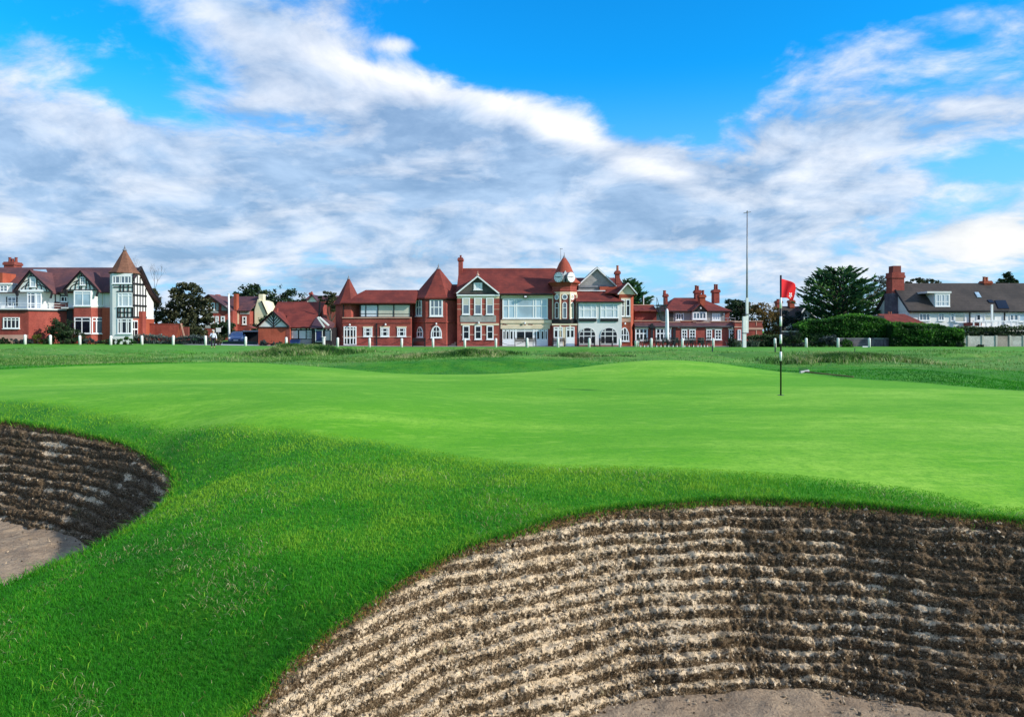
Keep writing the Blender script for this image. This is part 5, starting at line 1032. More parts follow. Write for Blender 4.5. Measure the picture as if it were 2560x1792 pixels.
def cypress(name, label, px, Y, top_py, half, seed, lean=0.0, levels=11, zlow=3.0, prof=None, npads=62):
    """broad wind-shaped cypress: tiers of flat spiky sprays on rising limbs"""
    x0 = at(px, 850, Y)[0]; zb = tz(x0, Y); zt = at(px, top_py, Y)[2]; r = thing(name, (x0, Y, zb), label, 'tree', None); k = Y / F; rg = np.random.default_rng(seed); m = MB()
    m.cyl((x0, Y, zb - .2), (x0 + .2, Y, zb + (zt - zb) * .5), .55, .36, 10); m.cyl((x0 + .2, Y, zb + (zt - zb) * .5), (x0 + lean, Y, zt - .8), .36, .06, 8)
    PP, DD, TT = [], [], []; R0 = half * k
    for L in range(levels):
        t = (L + .35) / levels; z = zb + zlow + (zt - zb - zlow - .4) * t; rad = R0 * prof(t); nb = 10 if t < .8 else 8
        for j in range(nb):
            azm = 2 * math.pi * (j + rg.random() * .8) / nb; rr = rad * rg.uniform(.72, 1.08); zz = z + rg.normal(0, .16)
            tip = Vector((x0 + lean * t + math.cos(azm) * rr, Y + math.sin(azm) * rr * .8, zz + (.04 + .20 * t) * rr * rg.uniform(.3, 1.0))); root = Vector((x0 + .2 + lean * t * .5, Y, max(zb + 1.5, zz - .5 - .25 * rr)))
            mid = root.lerp(tip, .5) + Vector((0, 0, .06 * rr)); m.cyl(root, mid, .10, .07, 5); m.cyl(mid, tip, .07, .02, 5)
            s = rg.random(npads) ** .55; side = rg.normal(0, .16, npads) * (.8 + s * .9)
            ax = np.array(root); bx = np.array(tip); p = ax + (bx - ax) * s[:, None]; out = np.array([math.cos(azm), math.sin(azm), .28]); per = np.array([-math.sin(azm), math.cos(azm), 0])
            p = p + per * side[:, None] * rr * .55 + np.array([0, 0, 1]) * (np.abs(rg.normal(0, .10, npads))[:, None] - .02 + .10 * np.sin(s * 9 + j)[:, None] * .5)
            dr = out + per * np.sign(side)[:, None] * .5 + np.array([0, 0, .35]) * rg.random(npads)[:, None]
            keep = s > .22; PP.append(p[keep]); DD.append(dr[keep]); TT.append((.26 + .50 * rg.random(npads) ** 2 + .22 * (s - .5) + rg.normal(0, .14))[keep])  # tint rises toward the branch tips, painting them as lit
    m.build('trunk', 'bark', r); P, Dd, T = map(np.concatenate, (PP, DD, TT)); v, f = leafquads(P, rg.uniform(.26, .46, len(P)), rg, 2.3, 0, Dd)
    npmesh('crown', v - np.array(r['_o']), f, 'l_cedar', {'tint': np.repeat(np.clip(T, 0, 1), 4)}, False, r); return r
def shrub(name, label, items, Y, n, size, mat, seed, cat='shrub', group=None, gap=.36, freq=1.6, depth=.9):
    """low plant: foliage over short stems; items (px, py, half w, half h)"""
    k = Y / F; x0 = at(items[0][0], 0, Y)[0]; z0 = tz(x0, Y); r = thing(name, (x0, Y, z0), label, cat, group)
    cl = [(*at(x, y, Y), rx * k, max(.35, min(rx, ry * 1.2) * k * depth), ry * k) for x, y, rx, ry in items]
    m = MB(); rg = np.random.default_rng(seed)
    for c in cl:
        for _ in range(5): m.cyl((c[0] + rg.normal(0, .2) * c[3], c[1], z0 - .1), (c[0] + rg.normal(0, .45) * c[3], c[1] + rg.normal(0, .2), c[2] + .2 * c[5]), .04, .015, 4)
    m.build('stems', 'bark', r); foliage('leaves', cl, n, size, mat, seed, r, gap, freq, floor=z0 - .1); return r
def hedge(label, px0, px1, tops, bot, Y, depth, n, size, mat, seed):
    """clipped hedge: leafy skin round a twiggy core; tops = heights (py) along its length"""
    rg = np.random.default_rng(seed); k = Y / F; x0, x1 = at(px0, 0, Y)[0], at(px1, 0, Y)[0]; zb = at(0, bot, Y)[2]
    def ztop(u): return np.interp(u, np.linspace(0, 1, len(tops)), [ZC - (t - HZ) * k for t in tops])
    m = MB(); N = 24
    for i in range(N):
        u0, u1 = i / N, (i + 1) / N; m.box(x0 + (x1 - x0) * u0 + .1, x0 + (x1 - x0) * u1 + .1, Y + .35, Y + depth - .3, zb, float(min(ztop(u0), ztop(u1))) - .45)
    u = rg.random(n); s = rg.random(n); face = rg.random(n); zt = ztop(u); lump = (fbm(u * abs(x1 - x0) * .55, s * 3, seed) - .5) * 1.5; zt = zt + .55 * (fbm(u * abs(x1 - x0) * .7, u * 0 + 3, seed + 5) - .5)
    z = np.where(face < .62, zb + (zt - zb) * s ** .85, zt + lump * .45); y = np.where(face < .62, Y + .18 - lump * .75 + rg.normal(0, .10, n), Y + depth * s)
    e = np.minimum(1, (zt - z) / .5); y = np.where(face < .62, y + .3 * (1 - e) ** 2, y); z = z + rg.normal(0, .08, n); x = x0 + (x1 - x0) * u
    P = np.stack([x, y, z], 1); v, f = leafquads(P, size * rg.uniform(.6, 1.3, n), rg)
    vv = np.array(m.v); nv = len(vv); fq = np.array(m.f)
    tint = np.concatenate([np.full(nv, .0), np.repeat(np.clip(.20 + lump * .7 + .45 * rg.random(n) ** 2 + .30 * np.clip((z - zt + .45) / .6, 0, 1), 0, 1), 4)])  # leaf tint paints brighter highlights along the top and on bulges
    o = npmesh('hedge', np.concatenate([vv, v]), np.concatenate([fq, f + nv]), mat, {'tint': tint}); return tag(o, label, 'hedge')

cypress('cypress_tree', 'broad dark green cypress with layered spiky branches above the hedge', 2104, 100, 664, 96, 301, lean=-.6, levels=11, zlow=2.6, prof=lambda t: .72 + .42 * math.sin(math.pi * min(1, t * .9 + .1)) if t < .62 else 1.1 - (t - .62) * 1.75)
cypress('cypress_tree', 'dark cypress rising behind the clubhouse beside its right gable', 1585, 108, 690, 78, 302, lean=-1.8, levels=9, zlow=3.2, prof=lambda t: 1.05 - .62 * t)
tree('broadleaf_tree', 'large dark olive tree between the mansion and the brick villa', 466, 93, 860, [(465, 770, 55, 55), (430, 790, 22, 45), (500, 800, 26, 50), (455, 728, 26, 22), (485, 735, 28, 26), (520, 790, 18, 50), (470, 830, 52, 30), (440, 740, 14, 16)], 9500, .34, 'l_olive', 311, (.3, .4))
tree('broadleaf_tree', 'thin autumn tree with bare top twigs close behind the mansion end wall', 388, 96, 860, [(388, 765, 18, 40), (398, 800, 20, 40), (385, 735, 12, 18)], 3000, .26, 'l_olive', 312, (.2, .42), gap=.45, depth=5)
tree('bare_tree', 'pale leafless tree rising above the mansion end gable', 372, 104, 860, [(372, 680, 10, 10)], 0, .2, 'l_olive', 313, (.09, .45), depth=7, spread=.28)
tree('broadleaf_tree', 'domed dark tree directly behind the cream gable of the villa', 634, 128, 860, [(634, 735, 44, 24), (662, 762, 30, 34), (600, 750, 30, 18), (640, 775, 46, 30)], 7600, .40, 'l_dark', 314, (.3, .35))
tree('broadleaf_tree', 'airy half bare tree between the domed tree and the lodge roof', 712, 128, 860, [(700, 735, 30, 24), (738, 745, 32, 26), (712, 765, 55, 24), (690, 780, 30, 28)], 5600, .36, 'l_dark', 315, (.22, .36), gap=.5, depth=6)
tree('broadleaf_tree', 'small olive tree in front of the cream side gable of the villa', 655, 104, 860, [(652, 805, 26, 20), (640, 825, 20, 20), (668, 815, 18, 24)], 2200, .26, 'l_dark', 316, (.14, .4))
tree('broadleaf_tree', 'tree top showing between the distant house and the west turret', 826, 120, 860, [(822, 738, 26, 10), (812, 752, 24, 14), (835, 760, 22, 20)], 1900, .30, 'l_olive', 317, (.2, .4), gap=.5)
tree('broadleaf_tree', 'dark tree behind the house chimneys above the annexe', 1838, 112, 860, [(1835, 765, 25, 22), (1850, 790, 30, 40), (1868, 770, 22, 22)], 4200, .34, 'l_dark', 318, (.25, .45))
tree('autumn_tree', 'rusty brown autumn tree beside the tall white mast', 1912, 100, 862, [(1905, 790, 34, 34), (1930, 815, 30, 40), (1890, 775, 22, 18), (1925, 840, 34, 22), (1945, 790, 16, 26)], 5600, .28, 'l_brown', 319, (.22, .42), depth=5)
tree('broadleaf_tree', 'dark tree hiding the cottage front between flagstick and cypress', 1985, 101, 862, [(1985, 795, 30, 22), (1970, 815, 26, 30), (2000, 825, 24, 26), (1960, 790, 14, 18)], 3600, .28, 'l_grey', 320, (.2, .42), depth=4)
tree('bare_tree', 'leafless grey tree between the autumn tree and the cottage chimneys', 1938, 112, 862, [(1938, 745, 14, 20)], 0, .2, 'l_olive', 321, (.16, .34), depth=6, spread=.5)
tree('broadleaf_tree', 'airy half bare tree between the cypress and the long house chimney', 2205, 118, 862, [(2200, 712, 22, 22), (2195, 745, 30, 30), (2215, 770, 20, 30)], 2600, .30, 'l_olive', 322, (.2, .36), gap=.48, depth=6)
tree('broadleaf_tree', 'pale spreading tree top behind the long house roof ridge', 2305, 118, 862, [(2290, 705, 30, 12), (2325, 708, 28, 12), (2270, 712, 16, 8)], 2000, .30, 'l_olive', 323, (.2, .40), gap=.5, depth=6)
tree('pine_tree', 'small dark pine standing up behind the long house ridge', 2520, 120, 862, [(2520, 690, 14, 10), (2514, 700, 20, 7), (2532, 704, 16, 7), (2506, 708, 16, 5)], 2300, .30, 'l_dark', 324, (.2, .55), depth=1, gap=.38, spread=.15)
for i, (px, w, top, mt, lb) in enumerate(((1650, 70, 770, 'l_dark', 'dark tree behind the low tiled rear range of the clubhouse'), (1700, 50, 752, 'l_dark', 'dark tree top left of the annexe house roof'), (2060, 60, 800, 'l_dark', 'dark evergreen under the cypress behind the hedge'), (2150, 60, 795, 'l_dark', 'dark evergreen between the cypress trunk and the long house'), (560, 40, 800, 'l_dark', 'dark low tree in front of the villa doorway'))):
    tree('broadleaf_tree', lb, px, (106, 112, 104, 104, 108)[i], 862, [(px, (top + 840) / 2, w * .55, (840 - top) / 2), (px - w * .3, top + 22, w * .4, 20), (px + w * .3, top + 26, w * .4, 20)], 3000, .34, mt, 330 + i, (.2, .4))
hedge('tall bright green clipped hedge behind the grey brick garden wall', 2000, 2242, (815, 806, 800, 800, 795, 790, 789, 794, 800, 812), 862, 85.3, 2.4, 15000, .24, 'l_hedge', 341)
hedge('dark green hedge growing down to the lawn beside the concrete panel fence', 2232, 2412, (806, 808, 812, 818, 815, 822, 828), 868, 83.5, 3.0, 12500, .22, 'l_hedge', 342)
hedge('trimmed dark hedge behind the concrete panel fence', 2400, 2800, (822, 818, 819, 818, 818, 820), 850, 86.5, 1.6, 5200, .22, 'l_dark', 343)
hedge('low grey green hedge in front of the garden wall', 300, 520, (842, 841, 843, 842, 841, 842), 862, 82.5, 1.4, 5200, .17, 'l_grey', 344)
hedge('dark clipped hedge at the foot of the white mast', 1872, 1955, (844, 843, 842, 844), 868, 82.5, 1.5, 3600, .17, 'l_dark', 345)
shrub('bush', 'big dark bush against the orange brick of the mansion', [(150, 820, 30, 30), (175, 838, 26, 22), (135, 838, 18, 22), (200, 845, 18, 14)], 78.9, 3800, .20, 'l_dark', 351)
shrub('bush', 'yellow green bush below the orange brick mansion extension', [(95, 845, 11, 12)], 78.6, 700, .15, 'l_yellow', 352)
for i, (px, w, h, mt, lb) in enumerate(((10, 18, 10, 'l_dark', 'low dark shrub at the left end of the mansion bed'), (40, 20, 8, 'l_grey', 'grey green shrub below the four light mansion window'), (68, 14, 9, 'l_grey', 'grey green shrub between that window and the yellow bush'), (118, 14, 9, 'l_dark', 'low dark shrub just past the yellow green bush'), (158, 22, 8, 'l_dark', 'low dark shrub under the big dark bush'), (225, 26, 8, 'l_grey', 'grey green shrub below the dark bay window'), (270, 20, 9, 'l_dark', 'low dark shrub below the orange brick bay'), (312, 26, 11, 'l_hedge', 'clipped green shrub below the turret garden window'))):
    shrub('shrub', lb, [(px, 853, w, h), (px + w * .5, 855, w * .6, h * .7)], 78.3, 900, .15, mt, 360 + i, group='shrubs along the mansion front')
shrub('spiky_plant', 'sword leaved plant left of the white mast foot', [(1838, 857, 14, 10)], 82.4, 10, .2, 'l_spike', 371) 
for i, (px, py, w, h, mt, lb) in enumerate(((1975, 845, 36, 20, 'l_dark', 'big dark bush behind the flagstick under the pale fence rail'), (1995, 860, 22, 8, 'l_grey', 'low grey green shrub right of the flagstick'), (2072, 850, 34, 17, 'l_grey', 'rounded grey green bush in front of the hedge'), (2040, 858, 24, 9, 'l_dark', 'low dark shrub between two white posts'), (2118, 858, 22, 11, 'l_hedge', 'clipped green bush in front of the grey brick wall'), (1945, 858, 12, 10, 'l_dark', 'dark shrub left of the flagstick'), (660, 858, 14, 7, 'l_grey', 'grey shrub beside the lodge brick wall'), (690, 859, 16, 6, 'l_grey', 'low grey shrub below the lodge brick gable'), (547, 848, 9, 16, 'l_olive', 'upright dry bush next to the person'), (2400, 862, 8, 6, 'l_dark', 'small dark plant at the foot of the pale fence'), (2448, 865, 10, 4, 'l_dark', 'small dark plant below the fence post'), (1830, 852, 10, 14, 'l_dark', 'dark bush at the annexe corner'))):
    shrub('bush', lb, [(px, py, w, h), (px - w * .45, py + h * .25, w * .5, h * .7), (px + w * .45, py + h * .2, w * .5, h * .75)], 82.0 if px > 1800 else 81.5, int(500 + w * h * 2.4), .17, mt, 380 + i)
def spiky(px, Y, n, L, seed, parent):
    rg = np.random.default_rng(seed); x, y = (px - CX) * Y / F, Y; z = tz(x, y); X = x + rg.normal(0, .28, n); YY = y + rg.normal(0, .25, n)
    o = blades('sword_leaves', X, YY, np.full(n, z), L * rg.uniform(.6, 1.1, n), np.full(n, .06), rg.uniform(.3, 1.3, n), rg.random(n), 'l_spike', seed); return o
o = spiky(1880, 82.2, 260, 1.0, 391, None); o.name = 'spiky_plant'; del o['kind']; tag(o, 'sword leaved plant right of the white mast foot', 'plant')
o = spiky(1842, 82.2, 260, 1.0, 392, None); o.name = 'spiky_plant'; del o['kind']; tag(o, 'spray of long sword leaves before the annexe corner window', 'plant')
# ------------------------------------------------------------------ walls, fences, paving
def strip(name, x0, x1, y0, y1, mat, dz=.02):
    a, b = np.linspace(x0, x1, 60), np.linspace(y0, y1, 6); A, B = np.meshgrid(a, b); q = np.arange(A.size).reshape(A.shape)
    return tag(npmesh(name, np.stack([A, B, terrain(A.ravel(), B.ravel()).reshape(A.shape) + dz], -1).reshape(-1, 3), np.stack([q[:-1, :-1], q[:-1, 1:], q[1:, 1:], q[1:, :-1]], -1).reshape(-1, 4), mat), kind='structure')
strip('path', -24, 27, 83.0, 85.6, 'path'); strip('yard', -36, -24.2, 80.4, 96, 'path')
A = Fr(0, 88.5); w = thing('garden_wall', (A.X(1980), 88.5, 0), 'red brick garden wall joining the mansion end to the tree', 'wall'); rect(w, A, 1785, 2165, 1100, 1420, 88.5, 88.8, 'brickwork', 'brick'); rect(w, A, 1780, 2170, 1094, 1102, 88.45, 88.85, 'coping', 'brick_dark'); rect(w, A, 2165, 2250, 1135, 1400, 88.6, 88.85, 'low_section', 'brick_dark')
A = Fr(0, 87); p = MB(); p.prism([(A.X(2148), A.Z(1095)), (A.X(2165), A.Z(1095)), (A.X(2140), A.Z(1270)), (A.X(2108), A.Z(1270))], 87, 87.2); w = p.build('brick_buttress', 'brick_orange'); tag(w, 'orange sloping brick buttress at the garden wall end', 'buttress')
p = MB(); p.prism([(A.X(2158), A.Z(1092)), (A.X(2172), A.Z(1092)), (A.X(2215), A.Z(1250)), (A.X(2200), A.Z(1252))], 86.9, 86.98); tag(p.build('plank', 'pinkstone'), 'pale plank leaning on the orange buttress', 'plank')
H = Fr(2080, 84.6); w = thing('garden_wall', (H.X(420), 84.6, 0), 'grey purple brick garden wall in front of the tall hedge', 'wall'); rect(w, H, 60, 745, 1276, 1420, 84.6, 84.85, 'brickwork', 'wallgrey'); rect(w, H, 55, 750, 1268, 1278, 84.55, 84.9, 'coping', 'lead')
for a in (480, 630, 738): rect(w, H, a - 12, a + 12, 1264, 1420, 84.45, 84.62, 'pier', 'wallgrey')
H = Fr(2080, 84); w = thing('panel_fence', (H.X(2000), 84, 0), 'concrete panel fence of pale posts and streaked panels', 'fence')
for a0, a1, mt in ((1532, 1622, 'panelgrey'), (1642, 1792, 'panelgrey'), (1812, 1956, 'panelgrey'), (1976, 2120, 'panelbrown'), (2140, 2284, 'panelgrey'), (2304, 2450, 'panelgrey'), (2470, 2616, 'panelbrown'), (2636, 2780, 'panelgrey')): rect(w, H, a0 - 4, a1 + 4, 1244, 1420, 84.02, 84.10, 'panel', mt)
for a in (1632, 1802, 1966, 2130, 2294, 2460, 2626): rect(w, H, a - 10, a + 10, 1236, 1430, 83.95, 84.16, 'fence_post', 'concrete')
G = Fr(1700, 86); w = thing('garden_rail', (G.X(1330), 86, 0), 'pale horizontal rail above the dark bushes behind the flagstick', 'fence'); rect(w, G, 1215, 1450, 1182, 1196, 86, 86.1, 'rail', 'concrete'); rect(w, G, 1215, 1450, 1196, 1400, 86.02, 86.08, 'boarding', 'black')
for a in (1220, 1335, 1440): rect(w, G, a, a + 8, 1190, 1400, 85.95, 86.02, 'fence_post', 'timber')
B = Fr(360, 93); w = thing('shelter', (B.X(1200), 94, 0), 'dark open shelter with pale green flat roof edge beside the lodge', 'shelter'); rect(w, B, 1200, 1385, 1176, 1192, 92.4, 96, 'roof_edge', 'path'); rect(w, B, 1040, 1385, 1192, 1360, 94.5, 95, 'back_wall', 'black'); rect(w, B, 1060, 1200, 1180, 1200, 93, 96, 'roof', 'darkgreen')
for a in (1050, 1210, 1368): rect(w, B, a, a + 10, 1190, 1370, 92.6, 92.7, 'post', 'timber')
MB().prism([(B.X(1095), B.Z(1170)), (B.X(1240), B.Z(1150)), (B.X(1150), B.Z(1110))], 95.5, 96.5).build('porch_roof', 'brick_dark', w)
B = Fr(360, 90); w = thing('signboard', (B.X(888), 90, 0), 'square white sign on a post behind the person', 'sign'); rect(w, B, 860, 916, 1145, 1196, 90, 90.06, 'board', 'render_grey'); rect(w, B, 884, 892, 1196, 1360, 90.02, 90.08, 'post', 'lead')
B = Fr(360, 92); w = thing('flagpole', (B.X(1016), 92, 0), 'slim white pole in front of the red brick villa', 'flagpole'); MB().cyl((B.X(1020), 92, -.2), (B.X(1013), 92, B.Z(742)), .16, .10, 8).build('pole', 'whitepost', w, True); MB().lathe((B.X(1013), 92), [(.14, B.Z(744)), (.17, B.Z(738)), (.05, B.Z(732))], 8).build('cap', 'whitepost', w)
tag(rect(None, Fr(360, 86), 940, 1350, 1308, 1345, 86, 86.2, 'low_wall', 'darkgreen'), 'low teal painted wall in front of the parked car', 'wall')

# ------------------------------------------------------------------ posts and chains
PX = [63, 126, 200, 277, 355, 433, 514, 614, 716, 844, 924, 1004, 1082.5, 1162, 1239.5, 1318, 1395, 1473, 1549.6, 1628, 1705.5, 1783, 1938, 2015.7, 2095, 2173.5]
BEHIND = ['the grey shrubs below the four light window', 'the yellow green bush', 'the dark mansion bay window', 'the orange brick mansion bay', 'the mansion turret garden door', 'the garden wall buttress', 'the person, just beside them', 'the parked car', 'the lodge brick wall corner', 'the west turret, next to white doors',
          'the dark downpipe of the west wing', 'the last small window of the west wing', 'the wide arched pavilion window', 'the left window of the gable bay', 'the right window of the gable bay', 'the benches under the great window', 'the white tower doors', 'the first arched window of the white bay', 'the gap between white bay and east gable', 'the dark rainwater pipe of the annexe', 'the terrace chairs right of the parasol', 'the far end of the terrace chairs', 'the dark hedge, just left of the flagstick', 'the low shrubs right of the flagstick', 'the rounded grey green bush', 'the grey purple garden wall']
posts = []
def post_mesh(h):
    return MB().lathe((0, 0), [(.135, -.15), (.135, h - .14), (.125, h - .07), (.08, h - .015), (.02, h)], 14).build('bollard', 'whitepost', None, True)
p0 = post_mesh(1.02)
for i, (px, bh) in enumerate(zip(PX, BEHIND)):
    o = p0 if i == 0 else p0.copy()
    if i: COL.objects.link(o)
    Yp = 77.3 if px < 340 else 79 if px < 400 else 80; x = (px - CX) * Yp / F; o.location = (x, Yp, tz(x, Yp)); o.rotation_euler = (R(random.uniform(-1.5, 1.5)), R(random.uniform(-1.5, 1.5)), i); o.scale = (1, 1, random.uniform(.96, 1.03))
    tag(o, 'white round topped post in front of ' + bh, 'bollard', 'white posts along the lawn edge'); posts.append(o)
bo = MB().box(-.75, -.12, -.06, .06, .02, .14).build('fallen_rail', 'whitepost'); bo.location = posts[25].location; tag(bo, 'short white rail lying at the foot of the last post', 'rail')
for i in range(9, 15):
    a, b = posts[i].location, posts[i + 1].location; m = MB(); pts = [Vector((a.x + (b.x - a.x) * t, 80, (a.z + (b.z - a.z) * t) + .88 - .62 * 4 * t * (1 - t))) for t in np.linspace(.04, .96, 12)]
    for p, q in zip(pts, pts[1:]): m.cyl(p, q, .022, .022, 5)
    tag(m.build('chain', 'black'), 'dark chain sagging before ' + ['the white west wing doors', 'the west wing windows', 'the pavilion bench', 'the link steps', 'the gable bay windows', 'the great window joinery'][i - 9], 'chain', 'chains hung between the posts')

# ------------------------------------------------------------------ mast, flagstick, rake, stakes
def mast():
    Y = 80.5; k = Y / F; x = (1865 - CX) * k; z0 = tz(x, Y); r = thing('mast', (x, Y, z0), 'very tall white ship style mast with thin grey topmast and small yard', 'mast')
    X = lambda px: (px - CX) * k
    Z = lambda py: ZC - (py - HZ) * k
    MB().box(X(1856.5), X(1864.5), Y - .2, Y + .2, z0 - .2, Z(791)).build('tabernacle', 'whitepost', r); MB().box(X(1864.8), X(1870.3), Y - .15, Y + .15, Z(833), Z(745)).build('lower_mast', 'whitepost', r)
    m = MB()
    for b in (785, 832): m.box(X(1856), X(1871), Y - .23, Y + .23, Z(b + 1.6), Z(b))
    m.build('iron_band', 'black', r); MB().cyl((X(1867.3), Y, Z(790)), (X(1868), Y, Z(533)), .115, .055, 10).build('topmast', 'lead', r, True)
    MB().cyl((X(1859), Y, Z(533)), (X(1877), Y, Z(530)), .04, .03, 6).build('yard', 'lead', r); MB().lathe((X(1868), Y), [(.05, Z(533)), (.09, Z(529)), (.02, Z(526))], 8).build('truck', 'lead', r)
mast()
def flagstick():
    Y = 13.0; k = Y / F; x = (1952 - CX) * k; z0 = tz(x, Y); r = thing('flagstick', (x, Y, z0), 'golf flagstick with black and white bands and a red flag on the green', 'flagstick')
    Z = lambda py: ZC - (py - HZ) * k
    MB().cyl((x, Y, z0 - .05), (x, Y, Z(688)), .0135, .0165, 12).build('pole', 'blackband', r, True)
    for a, b in ((744, 771), (791, 815), (836, 859), (879, 902)): MB().cyl((x, Y, Z(b)), (x, Y, Z(a)), .0195, .0195, 12).build('white_band', 'whiteband', r, True)
    MB().lathe((x, Y), [(.054, z0 + .002), (.054, z0 + .006), (.02, z0 + .007)], 20).build('cup', 'blackband', r)
    nu, nv = 26, 22; top = catmull([(1953, 697), (1966, 699.5), (1980, 704.5), (1989, 711), (1993.5, 720)], 12); bot = catmull([(1953, 744.5), (1963, 744.5), (1972, 746), (1980, 749), (1987, 751.5)], 12)
    def edge(c, t): i = t * (len(c) - 1); j = min(int(i), len(c) - 2); return c[j] + (c[j + 1] - c[j]) * (i - j)
    def cloth(u, v):
        p = edge(top, u) * (1 - v) + edge(bot, u) * v; p = p + np.array([3.2 * u ** 3 * 4 * v * (1 - v) * .6, 0])
        d = .08 * u + .030 * math.sin(7.5 * u + 2.2 * v) * min(1, u * 3) + .05 * u * u * (v - .5) - .012
        return Vector(((p[0] - CX) * k, Y + d, Z(p[1])))
    m = MB(); fr = [cloth(i / nu, j / nv) for i in range(nu + 1) for j in range(nv + 1)]; bk = [p + Vector((0, .003, 0)) for p in fr]; q = lambda i, j: i * (nv + 1) + j; N = len(fr)
    fs = [(q(i, j), q(i, j + 1), q(i + 1, j + 1), q(i + 1, j)) for i in range(nu) for j in range(nv)]; fs += [tuple(N + a for a in f[::-1]) for f in fs]
    rim = [q(i, 0) for i in range(nu)] + [q(nu, j) for j in range(nv)] + [q(i, nv) for i in range(nu, 0, -1)] + [q(0, j) for j in range(nv, 0, -1)]
    fs += [(rim[i], rim[(i + 1) % len(rim)], N + rim[(i + 1) % len(rim)], N + rim[i]) for i in range(len(rim))]
    m.add(fr + bk, fs); fl = m.build('flag', 'redflag', r, True)
    def patch(name, mat, pts, off):
        v = [cloth(.64 + a, .76 + b) + Vector((0, -off, 0)) for a, b in pts]; b2 = [p + Vector((0, .002, 0)) for p in v]; n = len(v)
        MB().add(v + b2, [tuple(range(n)), tuple(range(2 * n - 1, n - 1, -1))] + [(i, (i + 1) % n, (i + 1) % n + n, i + n) for i in range(n)]).build(name, mat, fl)
    patch('emblem', 'emblemwhite', [((.135 + .040 * math.cos(5 * t + .6)) * math.cos(t) * 1.15, (.135 + .040 * math.cos(5 * t + .6)) * math.sin(t)) for t in np.linspace(0, 2 * math.pi, 40, endpoint=False)], .005)
    patch('emblem', 'emblemblue', [(-.055 + .028 * math.cos(t), -.02 + .05 * math.sin(t)) for t in np.linspace(0, 6.28, 12, endpoint=False)], .009); patch('emblem', 'emblemblue', [(.045 + .030 * math.cos(t) + .02 * math.sin(t), .03 + .045 * math.sin(t)) for t in np.linspace(0, 6.28, 12, endpoint=False)], .009)
flagstick()
def onground(px, py, it=60):
    s = (py - HZ) / F; u = (px - CX) / F
    for Y in np.arange(5, 60, .02):
        if tz(u * Y, Y) >= ZC - s * Y: return Vector((u * Y, Y, tz(u * Y, Y)))
    return Vector((u * 20, 20, tz(u * 20, 20)))
def rake():
    a = onground(2011, 936); b = Vector((a.x + .66, a.y - 1.3, 0)); b.z = tz(b.x, b.y); r = thing('bunker_rake', a, 'bunker rake lying on the bank beyond the flagstick', 'rake')
    MB().cyl(a + Vector((0, 0, .07)), b + Vector((0, 0, .04)), .016, .014, 8).build('handle', 'wood', r); d = Vector((.14, .08, 0)); m = MB(); m.cyl(a - d + Vector((0, 0, .06)), a + d + Vector((0, 0, .09)), .03, .03, 6)
    m.build('rake_head', 'path', r); m = MB()
    for t in np.linspace(-1, 1, 10): p = a + d * float(t) + Vector((0, 0, .075)); m.cyl(p, p + Vector((-.03, .03, .09)), .008, .005, 4)
    m.build('teeth', 'darkgreen', r)
rake()
for px, py, h, lb in ((1781, 889, .22, 'short dark marker stake on the rough straight below the annexe windows'), (1938, 893, .40, 'dark marker stake just left of the flagstick pole'), (2137, 884, .35, 'thin dark marker stake on top of the grassy hummock')):
    Y = 44 if px < 2000 else 33.5; hw = .03 if px < 2000 else .012; x = (px - CX) * Y / F; z = tz(x, Y); tag(MB().box(x - hw, x + hw, Y - hw, Y + hw, z - .1, z + h + .1).lathe((x, Y), [(hw * 1.5, z + h + .1), (.01, z + h + .14)], 4, R(45)).build('marker_stake', 'darkgreen'), lb, 'stake', 'marker stakes in the rough')

# ------------------------------------------------------------------ terrace furniture
def bench(x, y, w, ang, label, mat='greywood'):
    z = tz(x, y) + .02; r = thing('bench', (x, y, z), label, 'bench', 'benches along the clubhouse front'); r['_o'] = (0, 0, 0)
    m = MB()
    for i in range(5): m.box(-w / 2, w / 2, -.24 + i * .1, -.16 + i * .1, .42, .455)
    m.build('seat', mat, r); m = MB()
    for i in range(4): m.box(-w / 2, w / 2, .25 + .02 * i, .285 + .02 * i, .54 + .11 * i, .62 + .11 * i)
    m.build('backrest', mat, r)
    for s in (-1, 1):
        X = s * (w / 2 - .05); MB().box(X - .04, X + .04, -.26, -.18, 0, .64).build('leg', mat, r); MB().box(X - .04, X + .04, .22, .30, 0, .96).build('leg', mat, r); MB().box(X - .05, X + .05, -.28, .28, .62, .66).build('armrest', mat, r)
    r['_o'] = (x, y, z); r.rotation_euler.z = R(ang); return r
k85 = 84.2 / F
for px, w, lb, mt in ((1301, 1.35, 'weathered slatted bench under the great window, left of its post', 'greywood'), (1327, 1.25, 'weathered slatted bench under the great window, right of its post', 'greywood'), (1397, 1.4, 'dark bench in front of the white tower doors', 'timber'), (1466, 1.9, 'black bench under the arched window next to the clock tower', 'timber'), (1515, 1.5, 'black bench under the second arched window of the white bay', 'timber'), (1047, 1.5, 'dark bench below the left facet of the pavilion', 'timber')):
    bench((px - CX) * (83.9 if px < 1430 else 83.6) / F, 83.9 if px < 1430 else 83.6, w, 0, lb, mt)
def chair():
    r = thing('garden_chair', (0, 0, 0), '', 'chair', 'chairs on the annexe terrace'); m = MB()
    m.box(-.24, .24, -.24, .24, .42, .46).build('seat', 'darkgreen', r); m = MB()
    for i in range(5): m.box(-.23 + i * .1, -.17 + i * .1, .22, .26, .46, .95)
    m.box(-.25, .25, .215, .265, .92, 1.0).build('backrest', 'darkgreen', r)
    for sx in (-1, 1):
        for sy in (-1, 1): MB().cyl((sx * .21, sy * .21, .44), (sx * .25, sy * .25, 0), .025, .02, 6).build('leg', 'darkgreen', r)
        MB().box(sx * .25 - .025, sx * .25 + .025, -.22, .26, .62, .65).build('armrest', 'darkgreen', r)
    return r
